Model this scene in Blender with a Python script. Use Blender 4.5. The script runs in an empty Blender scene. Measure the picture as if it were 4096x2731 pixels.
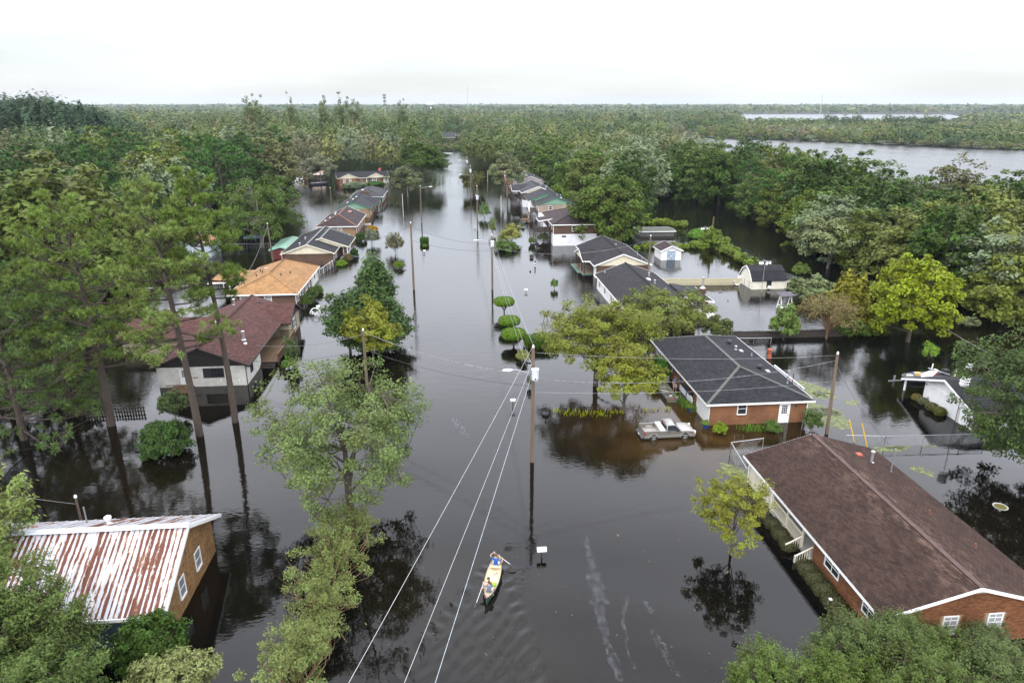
import bpy, bmesh, math, random
import numpy as np
from mathutils import Vector, Matrix
R = math.radians
SC = bpy.context.scene
COL = SC.collection

# ------------------------------------------------------------------ camera
cam = bpy.data.cameras.new('camera'); cam.sensor_width = 36; cam.lens = 24.02
cam.clip_start = 0.5; cam.clip_end = 30000
camo = bpy.data.objects.new('camera', cam); COL.objects.link(camo)
camo.location = (0, 0, 29.0); camo.rotation_euler = (R(90 - 19.09), 0, R(-5.025))
SC.camera = camo

# ------------------------------------------------------------------ overcast sky
SUN_EL, SUN_AZ = 42, 203           # azimuth clockwise from the road's direction
w = bpy.data.worlds.new('World'); SC.world = w; w.use_nodes = True
nt = w.node_tree; nt.nodes.clear()
def wn(t, **k):
    n = nt.nodes.new(t)
    for a, b in k.items(): setattr(n, a, b)
    return n
out = wn('ShaderNodeOutputWorld'); tc = wn('ShaderNodeTexCoord')
sky = wn('ShaderNodeTexSky', sky_type='NISHITA', sun_disc=False, sun_elevation=R(SUN_EL), sun_rotation=R(SUN_AZ))
bgs = wn('ShaderNodeBackground'); nt.links.new(sky.outputs[0], bgs.inputs[0]); bgs.inputs[1].default_value = 0.05
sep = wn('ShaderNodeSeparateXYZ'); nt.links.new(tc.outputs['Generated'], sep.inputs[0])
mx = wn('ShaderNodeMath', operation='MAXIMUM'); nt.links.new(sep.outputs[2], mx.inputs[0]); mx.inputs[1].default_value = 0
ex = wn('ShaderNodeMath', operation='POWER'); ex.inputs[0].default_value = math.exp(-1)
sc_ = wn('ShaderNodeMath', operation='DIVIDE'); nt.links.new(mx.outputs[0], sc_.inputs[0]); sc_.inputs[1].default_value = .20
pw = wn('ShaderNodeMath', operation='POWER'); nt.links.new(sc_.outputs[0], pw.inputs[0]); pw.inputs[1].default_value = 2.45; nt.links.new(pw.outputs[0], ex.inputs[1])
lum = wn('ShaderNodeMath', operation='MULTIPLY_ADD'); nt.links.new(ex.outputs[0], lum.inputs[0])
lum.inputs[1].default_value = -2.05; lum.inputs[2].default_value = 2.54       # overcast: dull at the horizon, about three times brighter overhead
mp = wn('ShaderNodeMapping'); nt.links.new(tc.outputs['Generated'], mp.inputs[0]); mp.inputs['Scale'].default_value = (1, 1, 7)
nz = wn('ShaderNodeTexNoise'); nt.links.new(mp.outputs[0], nz.inputs[0])
nz.inputs['Scale'].default_value = 2.6; nz.inputs['Detail'].default_value = 5; nz.inputs['Roughness'].default_value = .5
mr = wn('ShaderNodeMapRange'); nt.links.new(nz.outputs[0], mr.inputs[0])
mr.inputs[1].default_value = .3; mr.inputs[2].default_value = .7; mr.inputs[3].default_value = .74; mr.inputs[4].default_value = 1.06
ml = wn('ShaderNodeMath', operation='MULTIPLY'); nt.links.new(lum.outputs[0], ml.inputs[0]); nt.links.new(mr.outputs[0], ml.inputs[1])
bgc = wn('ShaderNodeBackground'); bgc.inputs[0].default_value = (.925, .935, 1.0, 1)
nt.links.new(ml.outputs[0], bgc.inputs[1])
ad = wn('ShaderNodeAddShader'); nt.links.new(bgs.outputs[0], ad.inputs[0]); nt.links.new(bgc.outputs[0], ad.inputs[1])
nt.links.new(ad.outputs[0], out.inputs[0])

sl = bpy.data.lights.new('sun', 'SUN'); sl.energy = 1.4; sl.angle = R(35); sl.color = (1, .97, .92)
so = bpy.data.objects.new('sun', sl); COL.objects.link(so)
d = Vector((math.sin(R(SUN_AZ)) * math.cos(R(SUN_EL)), math.cos(R(SUN_AZ)) * math.cos(R(SUN_EL)), math.sin(R(SUN_EL))))
so.rotation_euler = d.to_track_quat('Z', 'Y').to_euler(); so.location = d * 200
vs = SC.view_settings; vs.view_transform = 'Standard'; vs.look = 'None'; vs.exposure = 0.42; vs.gamma = 1; vs.use_curve_mapping = False
SC.cycles.max_bounces = 5; SC.cycles.diffuse_bounces = 2; SC.cycles.glossy_bounces = 3; SC.cycles.transmission_bounces = 2
SC.cycles.transparent_max_bounces = 6; SC.cycles.volume_bounces = 0
SC.cycles.volume_step_rate = 8; SC.cycles.volume_max_steps = 64

# ------------------------------------------------------------------ materials
class NT:
    def __init__(s, name):
        s.m = bpy.data.materials.new(name); s.m.use_nodes = True; s.t = s.m.node_tree
        s.b = s.t.nodes['Principled BSDF']; s.o = s.t.nodes['Material Output']
    def n(s, t, **k):
        x = s.t.nodes.new(t)
        for a, b in k.items(): setattr(x, a, b)
        return x
    def l(s, a, b): s.t.links.new(a, b)
    def math(s, op, a, b=None, c=None):
        x = s.n('ShaderNodeMath', operation=op)
        for i, v in enumerate((a, b, c)):
            if v is None: continue
            if isinstance(v, (int, float)): x.inputs[i].default_value = v
            else: s.l(v, x.inputs[i])
        return x.outputs[0]
    def noise(s, vec, scale, detail=3, rough=.5):
        x = s.n('ShaderNodeTexNoise'); x.inputs['Scale'].default_value = scale; x.inputs['Detail'].default_value = detail
        x.inputs['Roughness'].default_value = rough
        if vec is not None: s.l(vec, x.inputs[0])
        return x.outputs[0]
    def obj(s, scale=None):
        x = s.n('ShaderNodeTexCoord').outputs['Object']
        if scale:
            m = s.n('ShaderNodeMapping'); s.l(x, m.inputs[0]); m.inputs['Scale'].default_value = scale; x = m.outputs[0]
        return x
    def mix(s, f, a, b, blend='MIX'):
        x = s.n('ShaderNodeMix', data_type='RGBA', blend_type=blend)
        for i, v in ((0, f), (6, a), (7, b)):
            if isinstance(v, (int, float)): x.inputs[i].default_value = v
            elif isinstance(v, tuple): x.inputs[i].default_value = (*v[:3], 1)
            else: s.l(v, x.inputs[i])
        return x.outputs[2]
    def rng(s, v, a, b, c, d):
        x = s.n('ShaderNodeMapRange'); s.l(v, x.inputs[0])
        for i, q in enumerate((a, b, c, d)): x.inputs[i + 1].default_value = q
        return x.outputs[0]
    def bump(s, h, strength, dist=.02, to=None):
        x = s.n('ShaderNodeBump'); x.inputs['Strength'].default_value = strength; x.inputs['Distance'].default_value = dist
        s.l(h, x.inputs['Height']); s.l(x.outputs[0], (to or s.b).inputs['Normal']); return x
    def color(s, c): 
        if isinstance(c, tuple): s.b.inputs['Base Color'].default_value = (*c, 1)
        else: s.l(c, s.b.inputs['Base Color'])
    def rough(s, r): s.b.inputs['Roughness'].default_value = r

MATS = {}
def plain(name, col, rough=.7, var=.18, scale=2.5, bump=0, metal=0, stretch=None):
    """weathered paint, wood, metal: colour with broad and fine unevenness"""
    if name in MATS: return MATS[name]
    t = NT(name); o = t.obj(stretch)
    n1 = t.noise(o, scale, 4, .6); n2 = t.noise(o, scale * 9, 2)
    f = t.math('MULTIPLY_ADD', n1, .7, t.math('MULTIPLY', n2, .3))
    dk = tuple(c * (1 - var) for c in col); lt = tuple(min(1, c * (1 + var)) for c in col)
    t.color(t.mix(t.rng(f, .35, .65, 0, 1), dk, lt)); t.rough(rough); t.b.inputs['Metallic'].default_value = metal
    if bump: t.bump(n2, bump, .02)
    MATS[name] = t.m; return t.m

def wall_uv(t, zk=1.0):
    """vector (distance along the wall, height * zk) whichever way the wall or slope faces"""
    s = t.n('ShaderNodeSeparateXYZ'); t.l(t.n('ShaderNodeTexCoord').outputs['Object'], s.inputs[0])
    g = t.n('ShaderNodeSeparateXYZ'); t.l(t.n('ShaderNodeTexCoord').outputs['Normal'], g.inputs[0])
    f = t.math('GREATER_THAN', t.math('ABSOLUTE', g.outputs[0]), t.math('ABSOLUTE', g.outputs[1]))
    u = t.math('ADD', t.math('MULTIPLY', s.outputs[1], f), t.math('MULTIPLY', s.outputs[0], t.math('SUBTRACT', 1, f)))
    c = t.n('ShaderNodeCombineXYZ'); t.l(u, c.inputs[0]); t.l(t.math('MULTIPLY', s.outputs[2], zk), c.inputs[1])
    return c.outputs[0]

def brickwork(name, c1, c2, mortar, bw=.21, bh=.075, ms=.009, zk=1., bias=0, bump=.6, rough=.85, var=.25):
    if name in MATS: return MATS[name]
    t = NT(name); uv = wall_uv(t, zk)
    b = t.n('ShaderNodeTexBrick'); t.l(uv, b.inputs[0]); b.inputs['Scale'].default_value = 1
    for k, v in (('Color1', c1), ('Color2', c2), ('Mortar', mortar)): b.inputs[k].default_value = (*v, 1)
    b.inputs['Mortar Size'].default_value = ms; b.inputs['Bias'].default_value = bias
    b.inputs['Brick Width'].default_value = bw; b.inputs['Row Height'].default_value = bh
    n = t.noise(t.obj(), .6, 4, .6); n2 = t.noise(t.obj(), 14, 2)
    k = t.math('ADD', t.rng(n, .3, .7, 1 - var, 1 + var), t.rng(n2, .3, .7, -.15, .15))
    cb = t.n('ShaderNodeCombineXYZ')
    for i in range(3): t.l(k, cb.inputs[i])
    t.color(t.mix(1., b.outputs[0], cb.outputs[0], 'MULTIPLY')); t.rough(rough)
    t.bump(t.math('SUBTRACT', 1, b.outputs[1]), bump, .012); t.b.inputs['Specular IOR Level'].default_value = .2
    MATS[name] = t.m; return t.m
def shingles(name, c, d=.35):
    return brickwork(name, tuple(x * (1 - d) for x in c), tuple(x * (1 + d) for x in c), tuple(x * .45 for x in c), .33, .145, .008, 2.9, 0, .8, .9, .18)
def siding(name, col, pitch=.19, vert=False):
    if name in MATS: return MATS[name]
    t = NT(name); s = t.n('ShaderNodeSeparateXYZ'); t.l(wall_uv(t), s.inputs[0])
    f = t.math('FRACT', t.math('DIVIDE', s.outputs[0 if vert else 1], pitch))
    n = t.noise(t.obj(), 1.2, 4, .6)
    a = t.mix(t.rng(n, .35, .7, 0, 1), tuple(c * .86 for c in col), col)
    t.color(t.mix(t.rng(f, .0, .09, .45, 0), a, tuple(c * .45 for c in col))); t.rough(.6)
    t.bump(f, .5, .015); MATS[name] = t.m; return t.m
def piece(name, c1, c2, rough=.85, worn=None):
    """single bricks or shingles: every piece its own shade (an attribute where many are joined, the object's random number where each is alone)"""
    if name in MATS: return MATS[name]
    t = NT(name); at = t.n('ShaderNodeAttribute', attribute_name='shade'); oi = t.n('ShaderNodeObjectInfo')
    f = t.math('FRACT', t.math('ADD', at.outputs['Fac'], oi.outputs['Random']))
    n = t.noise(t.n('ShaderNodeNewGeometry').outputs['Position'], .7, 4, .6)
    col = t.mix(f, c1, c2)
    if worn:                      # granules scuffed off in ragged streaks along the ridge
        s = t.n('ShaderNodeSeparateXYZ'); t.l(t.n('ShaderNodeNewGeometry').outputs['Position'], s.inputs[0]); mp_ = t.n('ShaderNodeMapping'); mp_.inputs['Scale'].default_value = (1.6, .5, 1)
        t.l(t.n('ShaderNodeNewGeometry').outputs['Position'], mp_.inputs[0])
        k_ = t.math('MULTIPLY', t.rng(s.outputs[2], worn[0], worn[1], 0, 1), t.rng(t.noise(mp_.outputs[0], 1.5, 6, .75), .5, .66, 0, .75)); col = t.mix(k_, col, worn[2])
    k = t.rng(n, .3, .7, .78, 1.2); cb = t.n('ShaderNodeCombineXYZ')
    for i in range(3): t.l(k, cb.inputs[i])
    t.color(t.mix(1., col, cb.outputs[0], 'MULTIPLY')); t.rough(rough); t.b.inputs['Specular IOR Level'].default_value = .2; MATS[name] = t.m; return t.m

def glass(name='window_glass', col=(.02, .025, .03), rough=.08):
    if name in MATS: return MATS[name]
    t = NT(name); t.color(col); t.rough(rough); MATS[name] = t.m; return t.m

def leafmat(name='foliage'):
    """leaf colour = the plant's own colour (object colour) varied leaf by leaf; a little light passes through"""
    if name in MATS: return MATS[name]
    t = NT(name); oi = t.n('ShaderNodeObjectInfo'); at = t.n('ShaderNodeAttribute', attribute_name='shade')
    h = t.n('ShaderNodeHueSaturation'); t.l(oi.outputs['Color'], h.inputs['Color'])
    t.l(t.rng(at.outputs['Fac'], 0, 1, .48, .525), h.inputs['Hue']); t.l(t.rng(at.outputs['Fac'], 0, 1, .68, 1.85), h.inputs['Value'])
    t.l(t.rng(oi.outputs['Random'], 0, 1, 1.02, 1.2), h.inputs['Saturation'])
    h.inputs['Saturation'].default_value = 1.1
    t.l(h.outputs[0], t.b.inputs['Base Color']); t.rough(.55); t.b.inputs['Specular IOR Level'].default_value = .12
    tr = t.n('ShaderNodeBsdfTranslucent'); t.l(h.outputs[0], tr.inputs[0])
    m = t.n('ShaderNodeMixShader'); m.inputs[0].default_value = .22; t.l(t.b.outputs[0], m.inputs[1]); t.l(tr.outputs[0], m.inputs[2])
    t.l(m.outputs[0], t.o.inputs[0]); MATS[name] = t.m; return t.m
def masswood(name='woodland_leaves'):
    if name in MATS: return MATS[name]
    t = NT(name); at = t.n('ShaderNodeAttribute', attribute_name='tint'); t.color(at.outputs['Color']); t.rough(.6); t.b.inputs['Specular IOR Level'].default_value = .1
    tr = t.n('ShaderNodeBsdfTranslucent'); t.l(at.outputs['Color'], tr.inputs[0])
    m = t.n('ShaderNodeMixShader'); m.inputs[0].default_value = .2; t.l(t.b.outputs[0], m.inputs[1]); t.l(tr.outputs[0], m.inputs[2])
    t.l(m.outputs[0], t.o.inputs[0]); MATS[name] = t.m; return t.m
LEAF = leafmat(); MASS = masswood()
BARK = plain('bark', (.075, .06, .047), .9, .4, 6, .6); PALEBARK = plain('pale_bark', (.17, .155, .125), .9, .3, 6, .4)
PINEBARK = plain('pine_bark', (.065, .048, .037), .9, .45, 9, .8)
WHITE = plain('white_paint', (.75, .75, .73), .55, .06, 1.5); CREAM = plain('cream_paint', (.62, .58, .46), .6, .1, 1.5)
DKTRIM = plain('dark_brown_paint', (.02, .015, .014), .6, .2); GREENTRIM = plain('green_paint', (.05, .13, .095), .6, .15)
BLUEP = plain('blue_paint', (.012, .06, .14), .55, .15); GREY = plain('grey_metal', (.33, .34, .35), .4, .15, 4, 0, .6)
GALV = plain('galvanised_steel', (.45, .46, .47), .4, .12, 5, 0, .7); CONC = plain('concrete', (.3, .29, .27), .9, .2, 3)
BLACK = plain('black_rubber', (.012, .012, .013), .6, .2); POLEW = plain('pole_wood', (.13, .095, .065), .9, .3, 5, .5, 0, (1, 1, .12))
DECKW = plain('deck_wood', (.11, .065, .03), .85, .35, 3, .3); DARKW = plain('dark_wood', (.035, .023, .018), .85, .35, 3, .3)
GLASS = glass(); BLIND = glass('blind_behind_glass', (.30, .31, .31), .25)
WIRE = plain('bare_wire', (.5, .5, .5), .45, .1, 1, 0, .3); CABLE = plain('black_cable', (.04, .04, .042), .6, .2)

# ------------------------------------------------------------------ mesh helpers
class MB:
    """collects shapes for ONE mesh; org is subtracted so the mesh sits in its thing's frame"""
    def __init__(s, org=(0, 0, 0)): s.v = []; s.f = []; s.sh = []; s.org = org
    def add(s, vs, fs, shade=None):
        b = len(s.v); s.v += [tuple(p) for p in vs]; s.f += [tuple(i + b for i in f) for f in fs]
        if shade is not None: s.sh += [shade] * len(fs)
        return s
    def box(s, x0, x1, y0, y1, z0, z1, shade=None):
        return s.add([(x0,y0,z0),(x1,y0,z0),(x1,y1,z0),(x0,y1,z0),(x0,y0,z1),(x1,y0,z1),(x1,y1,z1),(x0,y1,z1)],
              [(3,2,1,0),(4,5,6,7),(0,1,5,4),(1,2,6,5),(2,3,7,6),(3,0,4,7)], shade)
    def prism(s, a, b):
        n = len(a); return s.add(list(a) + list(b), [tuple(range(n))[::-1], tuple(range(n, 2*n))] + [(i, (i+1) % n, n + (i+1) % n, n + i) for i in range(n)])
    def beam(s, p, q, w, h, up=(0, 0, 1)):
        p, q = Vector(p), Vector(q); d = (q - p).normalized(); sd = d.cross(Vector(up))
        if sd.length < 1e-4: sd = d.cross(Vector((1, 0, 0)))
        sd.normalize(); u = sd.cross(d); a = sd * w / 2; c = u * h / 2
        return s.prism([p-a-c, p+a-c, p+a+c, p-a+c], [q-a-c, q+a-c, q+a+c, q-a+c])
    def tube(s, pts, rs, n=6, cap=True):
        pts = [Vector(p) for p in pts]
        if isinstance(rs, (int, float)): rs = [rs] * len(pts)
        vs = []; k = len(pts); ref = Vector((.31, .17, .93))
        for i, p in enumerate(pts):
            d = (pts[min(i+1, k-1)] - pts[max(i-1, 0)]).normalized()
            if abs(d.dot(ref)) > .95: ref = Vector((1, 0, 0))
            a = d.cross(ref).normalized(); b = d.cross(a)
            vs += [p + (a * math.cos(t*2*math.pi/n) + b * math.sin(t*2*math.pi/n)) * rs[i] for t in range(n)]
        fs = [(i*n+j, i*n+(j+1) % n, (i+1)*n+(j+1) % n, (i+1)*n+j) for i in range(k-1) for j in range(n)]
        if cap: fs += [tuple(range(n))[::-1], tuple(range((k-1)*n, k*n))]
        return s.add(vs, fs)
    def lathe(s, prof, c=(0, 0, 0), n=14):
        vs = [(c[0] + r*math.cos(t*2*math.pi/n), c[1] + r*math.sin(t*2*math.pi/n), c[2] + z) for r, z in prof for t in range(n)]; k = len(prof)
        fs = [(i*n+j, i*n+(j+1) % n, (i+1)*n+(j+1) % n, (i+1)*n+j) for i in range(k-1) for j in range(n)] + [tuple(range(n))[::-1], tuple(range((k-1)*n, k*n))]
        return s.add(vs, fs)
    def ball(s, c, r, n=10, m=6):
        rx, ry, rz = r if isinstance(r, tuple) else (r, r, r); vs = []
        for i in range(m+1):
            a = math.pi * (i + .02) / (m + .04) 
            vs += [(c[0] + rx*math.sin(a)*math.cos(t*2*math.pi/n), c[1] + ry*math.sin(a)*math.sin(t*2*math.pi/n), c[2] - rz*math.cos(a)) for t in range(n)]
        return s.add(vs, [(i*n+j, i*n+(j+1) % n, (i+1)*n+(j+1) % n, (i+1)*n+j) for i in range(m) for j in range(n)] + [tuple(range(n))[::-1], tuple(range(m*n, (m+1)*n))])
    def build(s, name, mat, parent=None, smooth=False, **props):
        me = bpy.data.meshes.new(name); ox, oy, oz = s.org
        me.from_pydata([(p[0]-ox, p[1]-oy, p[2]-oz) for p in s.v], [], s.f)
        if len(s.sh) == len(s.f) and s.sh:
            me.attributes.new('shade', 'FLOAT', 'FACE').data.foreach_set('value', s.sh)
        if smooth: me.polygons.foreach_set('use_smooth', [True] * len(s.f))
        me.update(); return link(name, me, mat, parent, **props)
def link(name, me, mat=None, parent=None, **props):
    if mat and not me.materials: me.materials.append(mat)
    o = bpy.data.objects.new(name, me); COL.objects.link(o)
    if parent: o.parent = parent
    for k, v in props.items(): o[k] = v
    return o
def thing(name, label, cat, loc=(0, 0, 0), rz=0, group=None):
    o = bpy.data.objects.new(name, None); COL.objects.link(o); o.location = loc; o.rotation_euler = (0, 0, rz)
    o.empty_display_size = .3; o['label'] = label; o['category'] = cat
    if group: o['group'] = group
    return o
def tag(o, label, cat, group=None):
    o['label'] = label; o['category'] = cat
    if group: o['group'] = group
    return o
def nmesh(name, V, Q, shade=None, tint=None, mat=None):
    """quads from numpy arrays"""
    me = bpy.data.meshes.new(name); n = len(Q); k = Q.shape[1]
    me.vertices.add(len(V)); me.vertices.foreach_set('co', np.ascontiguousarray(V, dtype=np.float32).ravel())
    me.loops.add(n * k); me.loops.foreach_set('vertex_index', np.ascontiguousarray(Q, dtype=np.int32).ravel())
    me.polygons.add(n); me.polygons.foreach_set('loop_start', np.arange(0, n * k, k, dtype=np.int32))
    me.update(calc_edges=True)
    if shade is not None: me.attributes.new('shade', 'FLOAT', 'FACE').data.foreach_set('value', np.ascontiguousarray(shade, dtype=np.float32))
    if tint is not None:
        c = np.ones((n, 4), dtype=np.float32); c[:, :3] = tint
        me.attributes.new('tint', 'FLOAT_COLOR', 'FACE').data.foreach_set('color', c.ravel())
    if mat: me.materials.append(mat)
    return me
def leaftris(c, nrm, size, asp, rng):
    n = len(c); nrm = nrm / (np.linalg.norm(nrm, axis=1, keepdims=True) + 1e-9)
    t = rng.normal(size=(n, 3)); t -= nrm * (t * nrm).sum(1, keepdims=True); t /= np.linalg.norm(t, axis=1, keepdims=True) + 1e-9
    b = np.cross(nrm, t); s = size[:, None]*.62
    return np.stack([c - t*s*asp*.5 - b*s*.75, c - t*s*asp*.5 + b*s*.75, c + t*s*asp], 1).reshape(-1, 3), np.arange(3*n).reshape(n, 3)
def leafquads(c, nrm, size, asp, rng):
    """one leaf-shaped quad per centre"""
    n = len(c); nrm = nrm / (np.linalg.norm(nrm, axis=1, keepdims=True) + 1e-9)
    t = rng.normal(size=(n, 3)); t -= nrm * (t * nrm).sum(1, keepdims=True); t /= np.linalg.norm(t, axis=1, keepdims=True) + 1e-9
    b = np.cross(nrm, t); s = (size if np.ndim(size) else np.full(n, size))[:, None] / 2
    V = np.stack([c - t*s*asp, c + b*s*.8 - t*s*.1, c + t*s*asp, c - b*s*.8 - t*s*.1], 1).reshape(-1, 3)
    return V, np.arange(4 * n).reshape(n, 4)

# ------------------------------------------------------------------ ground, water
land = NT('mud'); o = land.obj(); land.color(land.mix(land.rng(land.noise(o, .08, 5, .6), .35, .65, 0, 1), (.035, .03, .018), (.06, .055, .03))); land.rough(.95)
FARX = 9000
MB().add([(-FARX,-200,-1.2),(FARX,-200,-1.2),(FARX,14000,-1.2),(-FARX,14000,-1.2)], [(0,1,2,3)]).build('ground', land.m, kind='structure')

def water_material():
    t = NT('flood_water'); t.rough(.03); t.b.inputs['IOR'].default_value = 1.333
    ob = t.obj(); s = t.n('ShaderNodeSeparateXYZ'); t.l(ob, s.inputs[0])
    silt = t.noise(ob, .05, 4, .6)
    t.color(t.mix(t.rng(silt, .4, .7, 0, 1), (.0022, .002, .0018), (.007, .005, .002)))
    # shallow water over the lawn and drive between the pickup and the orange brick house shows the brown bottom
    vd = t.n('ShaderNodeVectorMath', operation='DISTANCE'); t.l(ob, vd.inputs[0]); vd.inputs[1].default_value = (21.5, 58, 0)
    sh_ = t.math('MULTIPLY', t.rng(vd.outputs['Value'], 4, 13, 1, 0), t.rng(t.noise(ob, .35, 4, .6), .3, .6, .3, 1))
    t.color(t.mix(sh_, t.b.inputs['Base Color'].links[0].from_socket, (.040, .023, .007)))
    # ripples: sheltered and smooth near the viewer, wind-roughened further down the open street, in gusty patches
    gust = t.rng(t.noise(t.obj((1, .45, 1)), .045, 3, .5), .36, .62, .12, 1)
    open_ = t.rng(s.outputs[1], 34, 95, .16, 1)
    wv = t.obj((1, 1.9, 1))
    h = t.math('ADD', t.math('MULTIPLY', t.noise(wv, 2.2, 2, .5), .6), t.math('MULTIPLY', t.noise(wv, .55, 2, .45), .9))
    k = t.math('ADD', t.math('MULTIPLY', gust, open_), t.rng(s.outputs[0], 100, 160, 0, .5))
    t.bump(t.math('MULTIPLY', h, t.math('ADD', k, .05)), 1., .028)
    t.l(t.math('ADD', t.math('MULTIPLY', t.math('MULTIPLY', gust, open_), .11), t.rng(s.outputs[0], 100, 160, .025, .2)), t.b.inputs['Roughness'])
    return t.m
WATER = water_material()
def build_water():
    """one sheet: a fine grid round the canoe carries its real wake, big quads reach the horizon"""
    x0, x1, y0, y1, st = -15., 11., 19., 46., .13
    xs = np.arange(x0, x1 + st/2, st); ys = np.arange(y0, y1 + st/2, st); nx, ny = len(xs), len(ys)
    X, Y = np.meshgrid(xs, ys); bow = np.array([2.5, 38.9]); hd = np.array([.222, .975])
    s = -((X-bow[0])*hd[0] + (Y-bow[1])*hd[1]); l = (X-bow[0])*hd[1] - (Y-bow[1])*hd[0]; al = np.abs(l)
    rg = np.random.default_rng(5)
    env = np.exp(-((al - s*.34 - .25) / (.22 + .035*s))**2) * (s > 0) * np.clip(s*1.5, 0, 1)
    wv = np.sin(6.1*(s*.62 + al*.78) + .9*np.sin(1.1*X + .7*Y) + .7*np.sin(2.3*Y - 1.7*X) + np.where(l > 0, .8, 0)); Z = .085 / (1 + .05*np.clip(s, 0, 99)) * env * np.sign(wv)*np.abs(wv)**1.6 * (.35 + .65*np.sin(1.7*s + np.where(l > 0, 0, 2))**2)
    inn = (al < s*.3) * (s > 4.5) * np.exp(-np.clip(s - 4.5, 0, 99)/9)
    Z += inn * .012 * (np.sin(5*s + 2*np.sin(3*l)) + np.sin(7.3*l + 3*s))
    for px, py in ((1.0, 34.3), (3.9, 37.2), (3.6, 36.3)):             # rings from the paddles
        r = np.hypot(X-px, Y-py); Z += .011*np.exp(-(r/.75)**2)*np.sin(15*r)
    fall = np.clip(np.minimum(np.minimum(X-x0, x1-X), np.minimum(Y-y0, y1-Y)), 0, 2)/2; Z *= fall
    V = np.stack([X.ravel(), Y.ravel(), Z.ravel()], 1)
    i = np.arange(nx*ny).reshape(ny, nx)
    Q = np.stack([i[:-1,:-1], i[:-1,1:], i[1:,1:], i[1:,:-1]], -1).reshape(-1, 4)
    gx = [-FARX, xs[0], xs[-1], FARX]; gy = [-200, ys[0], ys[-1], 14000]; vs = []; qs = []
    for a in range(3):
        for b in range(3):
            if a == 1 and b == 1: continue
            k = len(V) + len(vs); vs += [(gx[a], gy[b], 0), (gx[a+1], gy[b], 0), (gx[a+1], gy[b+1], 0), (gx[a], gy[b+1], 0)]; qs.append((k, k+1, k+2, k+3))
    me = nmesh('flood_water', np.vstack([V, vs]), np.vstack([Q, qs]), mat=WATER)
    me.polygons.foreach_set('use_smooth', [True]*len(me.polygons)); link('flood_water', me, kind='structure')
build_water()

def blob_sheet(name, spots, mat, z, seed, **props):
    """thin irregular patches lying on the water"""
    rg = random.Random(seed); m = MB()
    for cx, cy, rx, ry, rot in spots:
        n = 40; ph = [rg.uniform(0, 6.3) for _ in range(6)]; pts = []
        for k in range(n):
            a = k*2*math.pi/n; r = 1 + sum(.5/(j+1.5)*math.sin((j+2)*a + ph[j]) for j in range(6))*.55 + rg.uniform(-.08, .08)
            u, v = rx*r*math.cos(a), ry*r*math.sin(a); pts.append((cx + u*math.cos(rot) - v*math.sin(rot), cy + u*math.sin(rot) + v*math.cos(rot), z))
        m.add(pts + [(cx, cy, z)], [(k, (k+1) % n, n) for k in range(n)])
    return m.build(name, mat, **props)
dw = NT('duckweed'); dn = dw.noise(dw.obj(), 3, 4, .7)
dw.color(dw.mix(dw.rng(dn, .4, .6, 0, 1), (.13, .16, .045), (.2, .24, .06))); dw.rough(.7)
trn = dw.n('ShaderNodeBsdfTransparent'); dmx = dw.n('ShaderNodeMixShader'); dw.l(dw.rng(dw.noise(dw.obj(), 2.6, 7, .8), .42, .56, 0, .85), dmx.inputs[0])
dw.l(trn.outputs[0], dmx.inputs[1]); dw.l(dw.b.outputs[0], dmx.inputs[2]); dw.l(dmx.outputs[0], dw.o.inputs[0])
SP = [(38.13, 65.02, 1.4, 2.6, .3), (35.94, 59.94, 1.5, 2.2, .2), (36.32, 57.87, 2.0, 2.2, .4), (38.67, 63.21, 1.0, 1.2, 0), (40.55, 61.14, .8, .6, 0), (37.82, 51.34, 2.6, .5, .0), (39.21, 51.47, .9, .35, 0), (38.72, 47.41, .65, .8, .5), (42.22, 51.53, .6, .25, 0), (23.03, 48.5, .9, 1.5, .2)]
blob_sheet('duckweed', SP, dw.m, .008, 3, kind='stuff', label='pale green duckweed floating beside the garage and chain fence', category='duckweed')
oil = NT('oil_film'); on = oil.noise(oil.obj((1.6, .8, 1)), 1.9, 6, .7)
oil.color((.13, .135, .15)); oil.rough(.16)
otr = oil.n('ShaderNodeBsdfTransparent'); omx = oil.n('ShaderNodeMixShader'); oil.l(oil.rng(on, .44, .68, 0, .36), omx.inputs[0])
oil.l(otr.outputs[0], omx.inputs[1]); oil.l(oil.b.outputs[0], omx.inputs[2]); oil.l(omx.outputs[0], oil.o.inputs[0])
def streak(pts, seed):
    rg = random.Random(seed); m = []; 
    L = []; Rr = []
    for i in range(len(pts) - 1):
        (xa, ya, wa), (xb, yb, wb) = pts[i], pts[i+1]
        for k in range(8):
            f = k/8; w_ = (wa + (wb-wa)*f) * rg.uniform(.55, 1.35); x = xa + (xb-xa)*f + rg.uniform(-.08, .08); y = ya + (yb-ya)*f
            L.append((x - w_/2, y + rg.uniform(-.1, .1), .006)); Rr.append((x + w_/2, y + rg.uniform(-.1, .1), .006))
    n = len(L); return L + Rr, [(i, i+n, i+n+1, i+1) for i in range(n-1)]
om = MB()
for k, pts in enumerate([[(8.86, 40.86, .3), (8.61, 37.01, .9), (8.43, 34.09, 1.0), (8.25, 32.22, .75), (8.13, 30.83, .35), (8.25, 29.19, .6), (8.22, 27.75, .4)],
        [(10.22, 34.33, .4), (9.54, 32.47, .2), (9.16, 30.07, .15), (9.24, 28.49, .15)], [(11.05, 31.43, .25), (11.16, 29.89, .55), (11.31, 28.92, .35), (11.44, 27.81, .2)],
        [(11.2, 33.85, .3), (11.41, 32.67, .35)], [(-0.45, 61.1, .8), (0.35, 58.64, .9), (1.11, 56.34, .3)]]):
    om.add(*streak(pts, k + 20))
om.build('oil_film', oil.m, kind='stuff', label='pale bluish oil streaks drifting on the dark flood water', category='oil film')
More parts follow.
